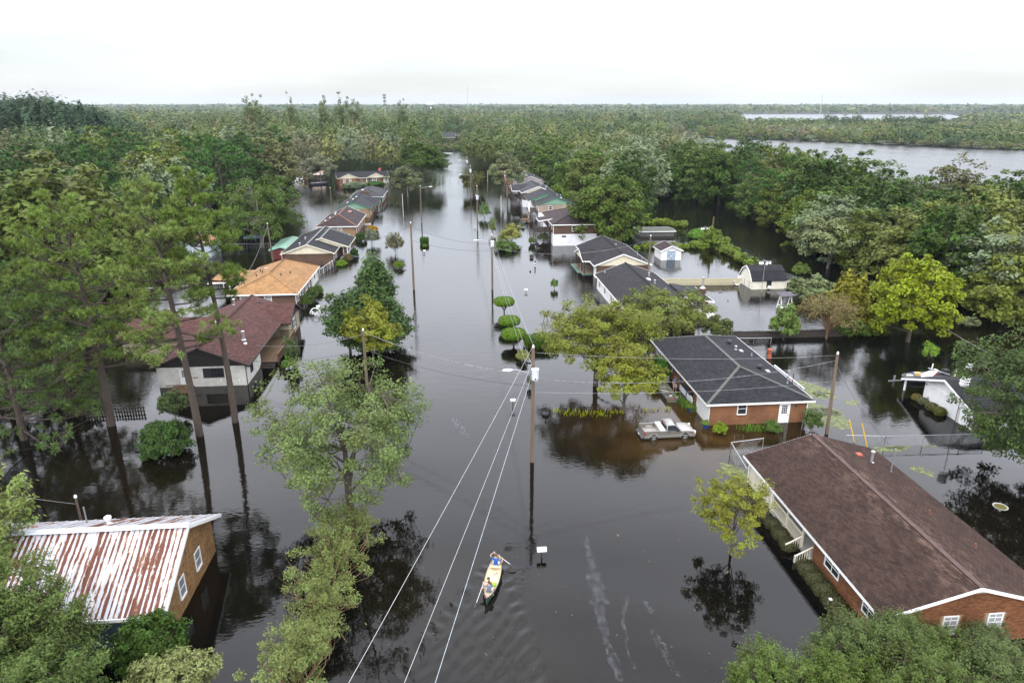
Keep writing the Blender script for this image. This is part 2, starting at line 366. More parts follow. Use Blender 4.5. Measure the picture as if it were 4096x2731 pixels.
def blades(name, rows, label, mat, n, h, seed):
    rg = random.Random(seed); m = MB()
    for (x0, y0, x1, y1, wd) in rows:
        L = math.hypot(x1-x0, y1-y0)
        for _ in range(int(n*L)):
            f = rg.random(); x = x0 + (x1-x0)*f + rg.uniform(-wd, wd); y = y0 + (y1-y0)*f + rg.uniform(-wd, wd); a = rg.uniform(0, 6.3); hh = h*rg.uniform(.5, 1.2); b = rg.uniform(.1, .5)*hh
            ex, ey = math.cos(a), math.sin(a); s_ = .03
            m.add([(x-ey*s_, y+ex*s_, -.05), (x+ey*s_, y-ex*s_, -.05), (x+ex*b*.5+ey*s_, y+ey*b*.5-ex*s_, hh*.7), (x+ex*b*.5-ey*s_, y+ey*b*.5+ex*s_, hh*.7), (x+ex*b, y+ey*b, hh*.85)], [(0,1,2,3), (3,2,4)], rg.random())
    o = m.build(name, mat, kind='stuff', label=label, category='plants'); return o
o = blades('iris_bed', [(9.44, 61.64, 16.5, 60.82, .25), (10.73, 60.92, 14.98, 60.34, .5), (18.6, 61.04, 20.4, 61.09, .2), (20.71, 61.07, 21.51, 61.21, .2)], 'row of yellow green iris leaves poking through the water by the pickup', LEAF, 14, .38, 4); o.color = (.2, .22, .03, 1)
o = blades('border_plants', [(22.8, 63.81, 23.09, 61.07, .4), (23.24, 62.33, 23.77, 60.18, .45), (26.54, 56.06, 30.14, 55.56, .3)], 'strappy green border plants along the dark roofed brick house', LEAF, 45, .75, 6); o.color = (.085, .14, .03, 1)

rg = random.Random(31); m = MB()
for _ in range(280):                                            # leaves and bits of twig adrift
    y = 20 + 70*rg.random()**1.6; x = rg.uniform(-.30*y - 2, .62*y - 2)
    if -9.5 < x < -6 and y < 47: continue
    a = rg.uniform(0, 6.3); l = rg.uniform(.03, .085) if rg.random() < .93 else rg.uniform(.15, .3); w_ = l*.35 if l < .2 else .02
    c, s = math.cos(a), math.sin(a); m.add([(x - c*l, y - s*l, .012), (x + s*w_, y - c*w_, .012), (x + c*l, y + s*l, .014), (x - s*w_, y + c*w_, .012)], [(0, 1, 2, 3)])
m.build('floating_leaves', plain('drifting_leaves', (.13, .105, .04), .7, .5, 3), kind='stuff', label='fallen leaves and twigs drifting on the flooded street', category='leaves')

# ------------------------------------------------------------------ plants: generators
def clump_leaves(C, per, cr, leaf, rng, center, flat=.7, asp=1.5, up=.6, stretch=0):
    n = len(C)*per; c = np.repeat(C, per, 0); off = rng.normal(size=(n, 3))
    off *= (rng.random((n, 1))**.4) / (np.linalg.norm(off, axis=1, keepdims=True) + 1e-9)
    crr = np.repeat(cr*rng.uniform(.65, 1.3, len(C)), per)[:, None]
    off = off*crr; off[:, 2] *= flat
    out = c - center; out /= np.linalg.norm(out, axis=1, keepdims=True) + 1e-9
    if stretch: off += out*(rng.normal(size=(n, 1))*cr*stretch)
    p = c + off
    nrm = out*.5 + off/(crr + 1e-9)*.5 + np.array([0, 0, up]) + rng.normal(size=(n, 3))*.55
    V, Q = leafquads(p, nrm, leaf*rng.uniform(.6, 1.4, n), asp, rng)
    sh = np.clip(np.repeat(rng.random(len(C)), per)*.5 + rng.random(n)*.5, 0, 1)
    return V, Q, sh
def limbs_mesh(m, base, top, C, rng, nl, r0, sides=5, twigs=True):
    """trunk, main limbs bending out to chosen clumps, twigs from limb to clump"""
    base, top = Vector(base), Vector(top); idx = [int(rng.integers(len(C)))]
    dm = np.linalg.norm(C - C[idx[0]], axis=1)
    for _ in range(min(nl, len(C)) - 1):
        k = int(dm.argmax()); idx.append(k); dm = np.minimum(dm, np.linalg.norm(C - C[k], axis=1))
    pts = [base, base.lerp(top, .5) + Vector((rng.normal()*.12*r0*4, rng.normal()*.12*r0*4, 0)), top]
    m.tube(pts, [r0*1.15, r0*.85, r0*.5], sides + 2); J = []
    for k in idx:
        e = Vector(C[k]); f = rng.uniform(.35, 1.); st = base.lerp(top, f); mid = st.lerp(e, .5) + Vector((rng.normal()*.3, rng.normal()*.3, abs((e-st).length)*rng.uniform(.02, .2)))
        q = [st*(1-t)**2 + mid*2*t*(1-t) + e*t*t for t in (0, .25, .5, .75, 1)]
        rr = r0*rng.uniform(.3, .5); m.tube(q, [rr, rr*.8, rr*.6, rr*.4, rr*.15], sides, False); J += q[1:]
    if twigs and J:
        Ja = np.array([tuple(j) for j in J])
        for c in C:
            k = int(np.linalg.norm(Ja - c, axis=1).argmin()); m.tube([Ja[k], (Ja[k]+c)/2 + rng.normal(size=3)*.12, c], [r0*.12, r0*.09, r0*.03], 3, False)
def ellipsoid_centres(rng, n, R, z0, z1, shell=.45, asym=.25, low=-.55, sx=1, sy=1):
    d = rng.normal(size=(n*3, 3)); d /= np.linalg.norm(d, axis=1, keepdims=True); d = d[d[:, 2] > low][:n]
    a = np.arctan2(d[:, 1], d[:, 0]); ph = rng.uniform(0, 6.3, 4)
    f = 1 + asym*(np.sin(2*a+ph[0])*.4 + np.sin(3*a+ph[1])*.4 + np.sin(5*a+ph[2]+3*d[:, 2])*.5 + np.sin(4*d[:, 2]+ph[3])*.3)
    r = (shell**3 + rng.random(len(d))*(1-shell**3))**(1/3)*f
    return d*r[:, None]*np.array([R*sx, R*sy, (z1-z0)/2]) + np.array([0, 0, (z0+z1)/2])
def broadleaf(seed, H, Rr, base, ncl, per, leaf, cr, shell=.45, asym=.25, flat=.7, nl=8, r0=.2, low=-.55, sx=1, sy=1, up=.6, asp=1.5, stretch=0, twigs=True, bark=None, lean=(0, 0), sides=5):
    rng = np.random.default_rng(seed); C = ellipsoid_centres(rng, ncl, Rr, base, H, shell, asym, low, sx, sy); C[:, 0] += lean[0]; C[:, 1] += lean[1]
    V, Q, sh = clump_leaves(C, per, cr, leaf, rng, np.array([lean[0], lean[1], base + (H-base)*.35]), flat, asp, up, stretch)
    lm = nmesh('crown', V, Q, sh, mat=LEAF); m = MB(); limbs_mesh(m, (0, 0, -1), (lean[0]*.6, lean[1]*.6, base + (H-base)*.45), C, rng, nl, r0, sides, twigs)
    wm = bpy.data.meshes.new('trunk'); wm.from_pydata(m.v, [], m.f); wm.materials.append(bark or BARK); return lm, wm
def conifer(seed, H, Rr, base, ncl, per, leaf, cr, power=.8, r0=.2, stretch=.8):
    rng = np.random.default_rng(seed); z = base + (H-base)*(1 - np.sqrt(rng.random(ncl)))
    rad = Rr*np.clip(1-(z-base)/(H-base), 0, 1)**power; a = rng.uniform(0, 6.283, ncl); ph = rng.uniform(0, 6.3)
    rad = (rad*(.55 + .45*rng.random(ncl)) + .15)*(1 + .2*np.sin(3*a + z + ph)); C = np.stack([rad*np.cos(a), rad*np.sin(a), z], 1)
    V, Q, sh = clump_leaves(C, per, cr, leaf, rng, np.array([0, 0, base*.5]), .9, 2., .4, stretch)
    m = MB(); m.tube([(0, 0, -1), (0, 0, H*.5), (0, 0, H*.95)], [r0, r0*.6, .03], 6)
    for c in C[::3]: m.tube([(0, 0, max(.3, c[2]-.25*math.hypot(c[0], c[1]))), c], [r0*.18, .015], 3, False)
    wm = bpy.data.meshes.new('trunk'); wm.from_pydata(m.v, [], m.f); wm.materials.append(BARK); return nmesh('crown', V, Q, sh, mat=LEAF), wm
def pine(seed, H, spread, start, nb, tufts, needles, nl, bend=(0, 0), r0=.26, nw=.032, sides=6, trunkpts=None):
    """long-needled pine: bare curved trunk, whorled limbs, needles in round tufts at the twig ends"""
    rng = np.random.default_rng(seed); m = MB(); ph = rng.uniform(0, 6.3)
    def tp(z):
        f = z/H; return Vector((bend[0]*f*f + .25*math.sin(3*f+ph), bend[1]*f*f + .25*math.cos(2.6*f+ph), z))
    zs = np.linspace(-1, H*.98, 12); m.tube([tp(max(z, 0)) + Vector((0, 0, min(z, 0))) for z in zs], [max(.03, r0*(1.12-.95*(z/H))) for z in zs], sides + 2)
    T = []; D = []
    for i in range(nb):
        f = (i + rng.random())/nb; z = H*(start + (1-start)*.97*f); st = tp(z); az = i*2.4 + rng.normal()*.4
        L = spread*(.35 + .65*math.sin(math.pi*min(1, .25 + f*.62)))*(1 - .62*max(0, f-.55)/.45)*rng.uniform(.6, 1.15)
        up = -.12 + .75*f + rng.normal()*.1; dr = Vector((math.cos(az), math.sin(az), up)).normalized()
        e = st + dr*L + Vector((0, 0, .1*L)); mid = st.lerp(e, .55) - Vector((0, 0, .06*L)); q = [st, mid, e]; rr = r0*.3*(1.1-.7*f)
        m.tube(q, [rr, rr*.6, rr*.2], 4, False)
        k = max(3, int(tufts*L/spread))
        for j in range(k):
            g = .35 + .65*(j + rng.random())/k; p = st.lerp(mid, g/.55) if g < .55 else mid.lerp(e, (g-.55)/.45)
            sd = Vector((-math.sin(az), math.cos(az), 0))*rng.normal()*.55 + dr*.35 + Vector((0, 0, .35 + .3*rng.random())); sl_ = L*(.30*(1.15-g) + .12)*rng.uniform(.5, 1.2)
            c = p + sd*sl_*1.4; m.tube([p, p.lerp(c, .5) - Vector((0, 0, .05)), c], [.035, .028, .012], 3, False); T.append(tuple(c)); D.append(tuple((sd + Vector((0, 0, .25))).normalized()))
    T = np.array(T); D = np.array(D); n = len(T)*needles; c = np.repeat(T, needles, 0); dd = np.repeat(D, needles, 0)
    v = rng.normal(size=(n, 3)); v /= np.linalg.norm(v, axis=1, keepdims=True); v = v + dd*.75; v /= np.linalg.norm(v, axis=1, keepdims=True)
    sd = np.cross(v, rng.normal(size=(n, 3))); sd /= np.linalg.norm(sd, axis=1, keepdims=True) + 1e-9
    ln = (nl*rng.uniform(.7, 1.25, n))[:, None]; w_ = nw
    V = np.stack([c - sd*w_*.4, c + v*ln*.6 - sd*w_, c + v*ln + sd*w_*.2, c + v*ln*.5 + sd*w_], 1).reshape(-1, 3)
    sh = np.clip(np.repeat(rng.random(len(T)), needles)*.55 + rng.random(n)*.45, 0, 1)
    wm = bpy.data.meshes.new('trunk'); wm.from_pydata(m.v, [], m.f); wm.materials.append(PINEBARK); return nmesh('crown', V, np.arange(4*n).reshape(n, 4), sh, mat=LEAF), wm
def plant(name, label, cat, meshes, x, y, col, s=1., rz=0., sz=None, group=None, parts=('crown', 'trunk')):
    t = thing(name, label, cat, (x, y, 0), rz, group); t.scale = (s, s, sz or s)
    for me, pn in zip(meshes, parts):
        o = link(pn, me, None, t); o.color = (*col, 1)
    return t
C_PINE = (.085, .145, .034); C_DARK = (.036, .058, .015); C_MID = (.062, .090, .022); C_OLIVE = (.078, .096, .026); C_YEL = (.17, .165, .03)
C_GREY = (.11, .135, .075); C_LIGHT = (.10, .125, .04); C_BROWN = (.095, .08, .035); C_BRIGHT = (.10, .16, .035); C_CEDAR = (.034, .065, .026)

# ------------------------------------------------------------------ houses
BR_RED = brickwork('red_brick', (.20, .072, .030), (.125, .045, .02), (.24, .18, .12))
BR_ORANGE = brickwork('orange_brick', (.21, .074, .029), (.145, .05, .021), (.23, .16, .10))
BR_TAN = brickwork('tan_brick', (.24, .15, .075), (.17, .095, .045), (.22, .18, .13), bias=-.2)
BR_BROWN = brickwork('brown_brick', (.105, .058, .036), (.07, .038, .025), (.12, .09, .07))
BR_WHITE = brickwork('white_brick', (.64, .63, .58), (.58, .57, .52), (.5, .49, .45), bump=.4)
BR_CREAM = brickwork('cream_brick', (.36, .32, .22), (.28, .25, .17), (.25, .22, .16), bump=.4)
BR_PINK = brickwork('pale_brick', (.36, .28, .22), (.28, .21, .16), (.3, .26, .22))
SH_BROWN = shingles('brown_shingles', (.052, .028, .020)); SH_RED = shingles('reddish_shingles', (.075, .034, .029))
SH_DARK = shingles('charcoal_shingles', (.021, .021, .024)); SH_TAN = shingles('tan_shingles', (.27, .15, .065), .25)
SH_GREY = shingles('grey_shingles', (.048, .048, .052)); SH_MID = shingles('dark_grey_shingles', (.03, .03, .034)); SH_BLK = shingles('black_shingles', (.024, .022, .024))
SH_PUR = shingles('purple_brown_shingles', (.042, .03, .031))
SD_CREAM = siding('cream_siding', (.66, .60, .45)); SD_WHITE = siding('white_siding', (.72, .72, .70)); SD_GREEN = siding('green_siding', (.17, .31, .215))
SD_DARK = siding('dark_gable_boards', (.018, .014, .014)); SD_PALE = siding('pale_pink_siding', (.50, .46, .44)); SD_VERT = siding('white_upright_boards', (.72, .72, .70), .4, True)
SD_CREAMV = siding('cream_upright_boards', (.60, .56, .44), .42, True); SD_ORANGE = siding('orange_wood_boards', (.25, .09, .035), .2)
WHITEBASE = plain('white_blockwork', (.62, .63, .66), .75, .08, 1.2)

class House:
    def __init__(s, name, label, cat, x0, x1, y0, y1, ze, zr, group=None, rot=None):
        s.cx, s.cy = (x0+x1)/2, (y0+y1)/2; s.t = thing(name, label, cat, (s.cx, s.cy, 0), 0, group)
        s.o = (s.cx, s.cy, 0); s.b = (x0, x1, y0, y1, ze, zr); s.w = {}
        if rot: s.t.rotation_euler = (0, 0, rot)
    def mb(s): return MB(s.o)
    def wall(s, x0, x1, y0, y1, z0, z1, mat, name='wall', **k): return s.mb().box(x0, x1, y0, y1, z0, z1).build(name, mat, s.t, **k)
    def roof(s, mat, box=None, axis='y', ends='gg', hl=(None, None), trim=WHITE, th=.13, um=None, og=.3, ov=.45, gable=None, cap=True, faces='', gz=None, name='roof'):
        x0, x1, y0, y1, ze, zr = box or s.b
        g = (lambda u, v, z: (u, v, z)) if axis == 'y' else (lambda u, v, z: (v, u, z))
        u0, u1, v0, v1 = (x0, x1, y0, y1) if axis == 'y' else (y0, y1, x0, x1)
        um = (u0+u1)/2 if um is None else um; half = (u1-u0)/2
        h0 = (hl[0] or half) if ends[0] == 'h' else 0; h1 = (hl[1] or half) if ends[1] == 'h' else 0
        T = [(u0, v0, ze), (u1, v0, ze), (u1, v1, ze), (u0, v1, ze), (um, v0+h0, zr), (um, v1-h1, zr)]
        V = [g(*p) for p in T] + [g(p[0], p[1], p[2]-th) for p in T]
        F = [(0, 4, 5, 3), (1, 2, 5, 4), (6, 9, 11, 10), (7, 10, 11, 8), (0, 3, 9, 6), (1, 7, 8, 2)]
        for k, (a, b, r) in enumerate(((0, 1, 4), (2, 3, 5))):
            if ends[k] == 'h': F += [(a, b, r), (a+6, r+6, b+6), (a, a+6, b+6, b)]
            else: F += [(a, a+6, r+6, r), (r, r+6, b+6, b)]
        rf = s.mb().add(V, F).build(name, mat, s.t)
        m = s.mb(); e = .02; zf = ze - .09
        for uu, sg in ((u0, -1), (u1, 1)): m.beam(g(uu + sg*e, v0-.03, zf), g(uu + sg*e, v1+.03, zf), .04, .2)
        for k, (v, r, sg) in enumerate(((v0, v0+h0, -1), (v1, v1-h1, 1))):
            if ends[k] == 'h': m.beam(g(u0, v + sg*e, zf), g(u1, v + sg*e, zf), .04, .2)
            else:
                for uu in (u0, u1): m.beam(g(uu, v + sg*e, zf), g(um, v + sg*e, zr-.09), .04, .21)
        m.build('fascia', trim, rf)
        if cap:
            c = s.mb(); up = .025; 
            c.beam(g(um, v0+h0, zr+up), g(um, v1-h1, zr+up), .3, .05)
            for k, (v, r) in enumerate(((v0, v0+h0), (v1, v1-h1))):
                if ends[k] == 'h':
                    for uu in (u0, u1): c.beam(g(uu, v, ze+up), g(um, r, zr+up), .28, .05)
            c.build('ridge_cap', mat if cap is True else cap, rf)
        if gable:
            zu = lambda u: ze - th + (zr-ze)*(1 - abs(u-um)/((um-u0) if u < um else (u1-um)))
            for k, v, sg in ((0, v0+og, 1), (1, v1-og, -1)):
                if ends[k] != 'g' or (gz and gz[k] is False): continue
                a, b = u0+ov-.04, u1-ov+.04
                tri = [(a, zu(a)-.12), (b, zu(b)-.12), (b, zu(b)), (um, zu(um)), (a, zu(a))]
                va, vb = v - sg*.035, v + sg*.12
                s.mb().prism([g(u, va, z) for u, z in tri], [g(u, vb, z) for u, z in tri]).build('gable', gable, s.t)
        s.zt = ze - th + (zr-ze)*ov/half*.98
        return rf
    def window(s, side, plane, pos, z, w, h, frame=WHITE, pane=GLASS, mull=(0, 1), shutter=None, fw=.08, sill=False, name='window'):
        """side '-x','+x','-y': the way it looks; plane: the wall's face; pos: centre along the wall; z: sill height"""
        sg = -1 if side[0] == '-' else 1
        def put(m, a0, a1, z0, z1, d0, d1):
            p, q = sorted((plane + sg*d0, plane + sg*d1))
            return m.box(p, q, a0, a1, z0, z1) if side[1] == 'x' else m.box(a0, a1, p, q, z0, z1)
        a0, a1 = pos-w/2, pos+w/2; m = s.mb()
        put(m, a0, a0+fw, z, z+h, -.02, .05); put(m, a1-fw, a1, z, z+h, -.02, .05); put(m, a0+fw, a1-fw, z+h-fw, z+h, -.02, .05); put(m, a0+fw, a1-fw, z, z+fw, -.02, .05 + .04*sill)
        for k in range(mull[0]): c = a0 + w*(k+1)/(mull[0]+1); put(m, c-.022, c+.022, z+fw, z+h-fw, .0, .035)
        for k in range(mull[1]): c = z + h*(k+1)/(mull[1]+1); put(m, a0+fw, a1-fw, c-.022, c+.022, .0, .03)
        f = m.build(name, frame, s.t); put(s.mb(), a0+fw, a1-fw, z+fw, z+h-fw, -.01, .012).build('pane', pane, f)
        if shutter:
            for c in (a0-.24, a1+.24): put(s.mb(), c-.2, c+.2, z-.02, z+h+.02, 0, .04).build('shutter', shutter, s.t)
        return f
    def door(s, side, plane, pos, z, w, h, mat=WHITE, lights=(3, 3), frame=WHITE, xpanel=False):
        f = s.window(side, plane, pos, z, w, h, frame, mat, (0, 0), fw=.09, name='door')
        sg = -1 if side[0] == '-' else 1
        def put(m, a0, a1, z0, z1, d0, d1):
            p, q = sorted((plane + sg*d0, plane + sg*d1))
            return m.box(p, q, a0, a1, z0, z1) if side[1] == 'x' else m.box(a0, a1, p, q, z0, z1)
        if lights:
            m = s.mb(); ww = w*.52; hh = h*.42; z0 = z + h*.5
            for i in range(lights[0]):
                for j in range(lights[1]):
                    a = pos - ww/2 + ww*i/lights[0]; b = z0 + hh*j/lights[1]; put(m, a+.02, a+ww/lights[0]-.02, b+.02, b+hh/lights[1]-.02, .013, .02)
            m.build('pane', GLASS, f)
        if xpanel:
            m = s.mb(); d = .025; P = (lambda a, zz: (plane + sg*d, a, zz)) if side[1] == 'x' else (lambda a, zz: (a, plane + sg*d, zz))
            a0, a1, z0, z1 = pos-w*.3, pos+w*.3, z+.18, z+h*.42
            for p, q in (((a0, z0), (a1, z1)), ((a0, z1), (a1, z0)), ((a0, z0), (a1, z0)), ((a0, z1), (a1, z1)), ((a0, z0), (a0, z1)), ((a1, z0), (a1, z1))): m.beam(P(*p), P(*q), .04, .04)
            m.build('cross_panel', frame, f)
        k = s.mb(); put(k, pos+w*.34, pos+w*.4, z+h*.45, z+h*.45+.06, .02, .08); k.build('handle', BLACK, f)
        return f
    def pipe(s, x, y, z, h=.6, r=.09, mat=GALV, cap=True, name='vent_pipe'):
        pr = [(r*1.9, 0), (r*1.9, .04), (r, .06), (r, h)] + ([(r*1.7, h), (r*1.7, h+r*1.1), (r*.8, h+r*1.7)] if cap else [])
        return s.mb().lathe(pr, (x, y, z), 10).build(name, mat, s.t)
    def vent(s, x, y, z, mat=WHITE, w=.4, l=.5, name='roof_vent'): return s.mb().box(x-w/2, x+w/2, y-l/2, y+l/2, z-.05, z+.12).build(name, mat, s.t)
    def slope_z(s, x):
        x0, x1, y0, y1, ze, zr = s.b; um = (x0+x1)/2; return ze + (zr-ze)*(1 - abs(x-um)/(um-x0))
    def downpipe(s, x, y, z1, mat=WHITE): return s.mb().box(x-.04, x+.04, y-.04, y+.04, -.6, z1).build('downpipe', mat, s.t)
    def railing(s, p, q, z0, z1, mat, sp=.14, cap=.09, bal=.035, zq=None, name='railing'):
        """top and bottom rail with every baluster a piece of its own"""
        dz = 0 if zq is None else zq; m = s.mb(); P0 = Vector((*p, 0)); Q0 = Vector((*q, 0)); L = (Q0-P0).length
        m.beam((*p, z1), (*q, z1+dz), cap, .06); m.beam((*p, z0+.1), (*q, z0+.1+dz), .05, .05); r = m.build(name, mat, s.t)
        n = max(2, int(L/sp)); bm_ = s.mb(); x, y = P0[0], P0[1]
        me = None
        for k in range(1, n):
            c = P0.lerp(Q0, k/n); 
            if me is None:
                o = MB().box(-bal/2, bal/2, -bal/2, bal/2, z0+.1, z1-.03).build('baluster', mat, r); me = o.data
            else: o = link('baluster', me, None, r)
            o.location = (c[0]-s.cx, c[1]-s.cy, dz*k/n)
        return r

def piece_mesh(name, w, h, d, mat, wedge=0):
    """one brick (or shingle): front lies at z=d, lower edge thicker when wedge"""
    a, b = w/2, h/2; z0, z1 = d, d - wedge
    me = bpy.data.meshes.new(name)
    me.from_pydata([(-a,-b,0), (a,-b,0), (a,b,0), (-a,b,0), (-a,-b,z0), (a,-b,z0), (a,b,z1), (-a,b,z1)], [], [(4,5,6,7), (0,1,5,4), (1,2,6,5), (2,3,7,6), (3,0,4,7)])
    me.materials.append(mat); return me
def field(house, part, name, org, u, v, nrm, U, Vv, w, h, d, mat, wedge=0, gap=.01, inside=None, near=None, limit=300, rowoff=.5, jit=0, seed=1):
    """courses of pieces on a plane; the `limit` pieces nearest to `near` are objects, the others one joined part"""
    org, u, v, nrm = map(Vector, (org, u, v, nrm)); rg = random.Random(seed); L = []
    rows = int(Vv/h); 
    for r in range(rows):
        off = (r % 2)*rowoff*w; k = -1
        while True:
            k += 1; c = k*w + w/2 - off
            if c - w/2 >= U: break
            a, b = max(0, c-w/2), min(U, c+w/2)
            if b-a < w*.25: continue
            vc = (r+.5)*h
            if inside and not inside((a+b)/2, vc, (b-a)/2): continue
            L.append(((a+b)/2, vc, b-a))
    oo = Vector(house.o); full = [p for p in L if p[2] > w*.99]; solo = set()
    if limit:
        nv = Vector(near); full.sort(key=lambda p: ((org + u*p[0] + v*p[1]) - nv).length); solo = set(full[:limit])
    me = piece_mesh(name, w-gap, h if wedge else h-gap, d, mat, wedge); rot = Matrix((u, v, nrm)).transposed().to_4x4()
    m = house.mb()
    for p in L:
        c = org + u*p[0] + v*p[1]; dd = d + rg.uniform(0, jit)
        if p in solo:
            o = link(name, me, None, part); o.matrix_local = Matrix.Translation(c - oo) @ rot
        else:
            a = (p[2]-gap)/2; b = h/2 if wedge else (h-gap)/2
            q = [c + u*x + v*y + nrm*z for x, y, z in ((-a,-b,0), (a,-b,0), (a,b,0), (-a,b,0), (-a,-b,dd), (a,-b,dd), (a,b,dd-wedge), (-a,b,dd-wedge))]
            m.add(q, [(4,5,6,7), (0,1,5,4), (1,2,6,5), (2,3,7,6), (3,0,4,7)], rg.random())
    if m.v: m.build(name + '_courses', mat, part, kind='stuff')

# --- right row, nearest first
def house_brown_long():
    H = House('brick_house', 'long brick house with brown shingle roof and railed porch, nearest on the right', 'house', 22.9, 33.9, 28.6, 47.2, 2.35, 4.0)
    rf = H.roof(SH_BROWN, gable=None, cap=plain('ridge_shingles', (.07, .042, .036), .9, .35, 2)); x0, x1, y0, y1, ze, zr = H.b
    mor = plain('mortar', (.30, .22, .13), .95, .2); bm_ = piece('brick_pieces', (.20, .086, .038), (.11, .045, .021))
    zt = 2.42
    wl = H.wall(23.4, 33.4, 28.9, 36.6, -1.3, zt, mor)
    H.wall(25.2, 33.4, 36.6, 42.6, -1.3, zt, BR_RED); cw = H.wall(23.4, 33.4, 42.6, 46.9, -1.3, zt, SD_CREAMV, label='cream boarded end wall beyond the porch')
    um = 28.4; zu = lambda x: ze-.13 + (zr-ze)*(1-abs(x-um)/5.5)
    gb = H.mb().prism([(23.4, 28.9, 2.2), (33.4, 28.9, 2.2), (33.4, 28.9, zu(33.4)), (um, 28.9, zu(um)), (23.4, 28.9, zu(23.4))], [(23.4, 29.1, 2.2), (33.4, 29.1, 2.2), (33.4, 29.1, zu(33.4)), (um, 29.1, zu(um)), (23.4, 29.1, zu(23.4))]).build('gable', mor, H.t)
    gbf = H.mb().prism([(23.4, 46.9, 2.2), (33.4, 46.9, 2.2), (33.4, 46.9, zu(33.4)), (um, 46.9, zu(um)), (23.4, 46.9, zu(23.4))], [(23.4, 46.7, 2.2), (33.4, 46.7, 2.2), (33.4, 46.7, zu(33.4)), (um, 46.7, zu(um)), (23.4, 46.7, zu(23.4))]).build('gable', SD_CREAM, H.t)
    H.mb().prism([(27.1, 28.87, 3.45), (29.7, 28.87, 3.45), (um, 28.87, 3.84)], [(27.1, 28.9, 3.45), (29.7, 28.9, 3.45), (um, 28.9, 3.84)]).build('gable_vent', WHITE, H.t)
    W = [(26.82, 27.74, .65, 1.95), (29.5, 30.42, .68, 1.98)]
    def ins(a, b, hw):
        x, z = 23.4+a, -.15+b
        if z > zu(x-hw*(1 if x < um else -1))-.06: return False
        if z > 3.4 and 26.9 < x < 29.9: return False
        return not any(p-.03 < x+hw and x-hw < q+.03 and r-.03 < z < t_+.03 for p, q, r, t_ in W)
    field(H, gb, 'brick', (23.4, 28.9, -.15), (1, 0, 0), (0, 0, 1), (0, -1, 0), 10.0, 4.1, .213, .0765, .022, bm_, inside=ins, near=(28.5, 28.9, 1.6), limit=230, jit=.006)
    WS = [(33.5, 35.2, .9, 1.9), (29.75, 30.95, .9, 1.9)]
    def ins2(a, b, hw):
        y, z = 28.9+a, -.15+b; return z < 2.05 and not any(p-.03 < y+hw and y-hw < q+.03 and r-.03 < z < t_+.03 for p, q, r, t_ in WS)
    field(H, wl, 'brick', (23.4, 28.9, -.15), (0, 1, 0), (0, 0, 1), (-1, 0, 0), 7.7, 2.4, .213, .0765, .022, bm_, inside=ins2, near=(23.4, 32.5, .7), limit=70, jit=.006, seed=2)
    for a, b, z0, z1 in W: H.window('-y', 28.9, (a+b)/2, z0, b-a, z1-z0, WHITE, BLIND, (1, 3), sill=True)
    for a, b, z0, z1 in WS: H.window('-x', 23.4, (a+b)/2, z0, b-a, z1-z0, WHITE, GLASS, (1, 1), plain('brown_shutter', (.12, .05, .03), .7, .2))
    H.window('-x', 25.2, 40.6, .5, 1.6, 1.4, WHITE, GLASS, (1, 1)); H.door('-x', 25.2, 38.2, .2, .95, 2.0, plain('brown_door', (.08, .05, .035), .6), None)
    sp = piece('shingle_pieces', (.050, .029, .022), (.024, .0145, .0115), .92, (3.3, 3.95, (.15, .095, .075)))
    sl = Vector((5.5, 0, zr-ze)); ln = sl.length; nv = sl.normalized()
    field(H, rf, 'shingle', (22.88, 28.58, ze), (0, 1, 0), tuple(nv), (-nv[2], 0, nv[0]), 18.64, ln-.05, .34, .155, .034, sp, wedge=.022, gap=.014, near=(24, 30, 2.5), limit=240, seed=3, jit=.006)
    field(H, rf, 'shingle', (33.92, 47.22, ze), (0, -1, 0), (-nv[0], 0, nv[2]), (nv[2], 0, nv[0]), 18.64, ln-.05, .34, .155, .034, sp, wedge=.022, gap=.014, near=(29.5, 29, 3.9), limit=50, seed=4, jit=.006)
    H.mb().box(23.3, 25.2, 36.6, 42.6, -1.2, .2).build('porch_floor', CONC, H.t)
    for k in range(3): H.mb().box(22.3 + .33*k, 23.3, 36.65, 37.95, -1.2, -.45 + .2*k).build('step', plain('step_brick', (.16, .07, .04), .9, .3), H.t)
    for y in (38.05, 40.3, 42.5): H.mb().box(23.33, 23.45, y-.06, y+.06, .2, 2.3).build('post', CREAM, H.t)
    H.railing((23.39, 38.1), (23.39, 40.25), .2, 1.16, CREAM); H.railing((23.39, 40.35), (23.39, 42.45), .2, 1.16, CREAM)
    for y in (36.7, 38.0):
        H.railing((23.4, y), (22.25, y), .2, 1.12, CREAM, .16, zq=-.62); H.mb().box(22.2, 22.3, y-.05, y+.05, -1.2, .55).build('stair_post', CREAM, H.t)
    H.mb().box(23.34, 23.4, 42.7, 42.85, -.5, 2.1).build('downpipe', WHITE, H.t); H.downpipe(23.3, 46.85, 2.1)
    H.pipe(31.6, 44.0, H.slope_z(31.6), .85, .1); H.pipe(32.6, 43.0, H.slope_z(32.6), 1.9, .04, GREY, name='service_mast')
    H.vent(31.1, 44.9, H.slope_z(31.1)+.02, plain('rust_red_paint', (.3, .07, .04), .7), .4, .45)
    for x, y in ((31.3, 36.9), (31.9, 33.4)): H.pipe(x, y, H.slope_z(x), .28, .05, plain('copper_pipe', (.18, .06, .03), .6), False)
house_brown_long()

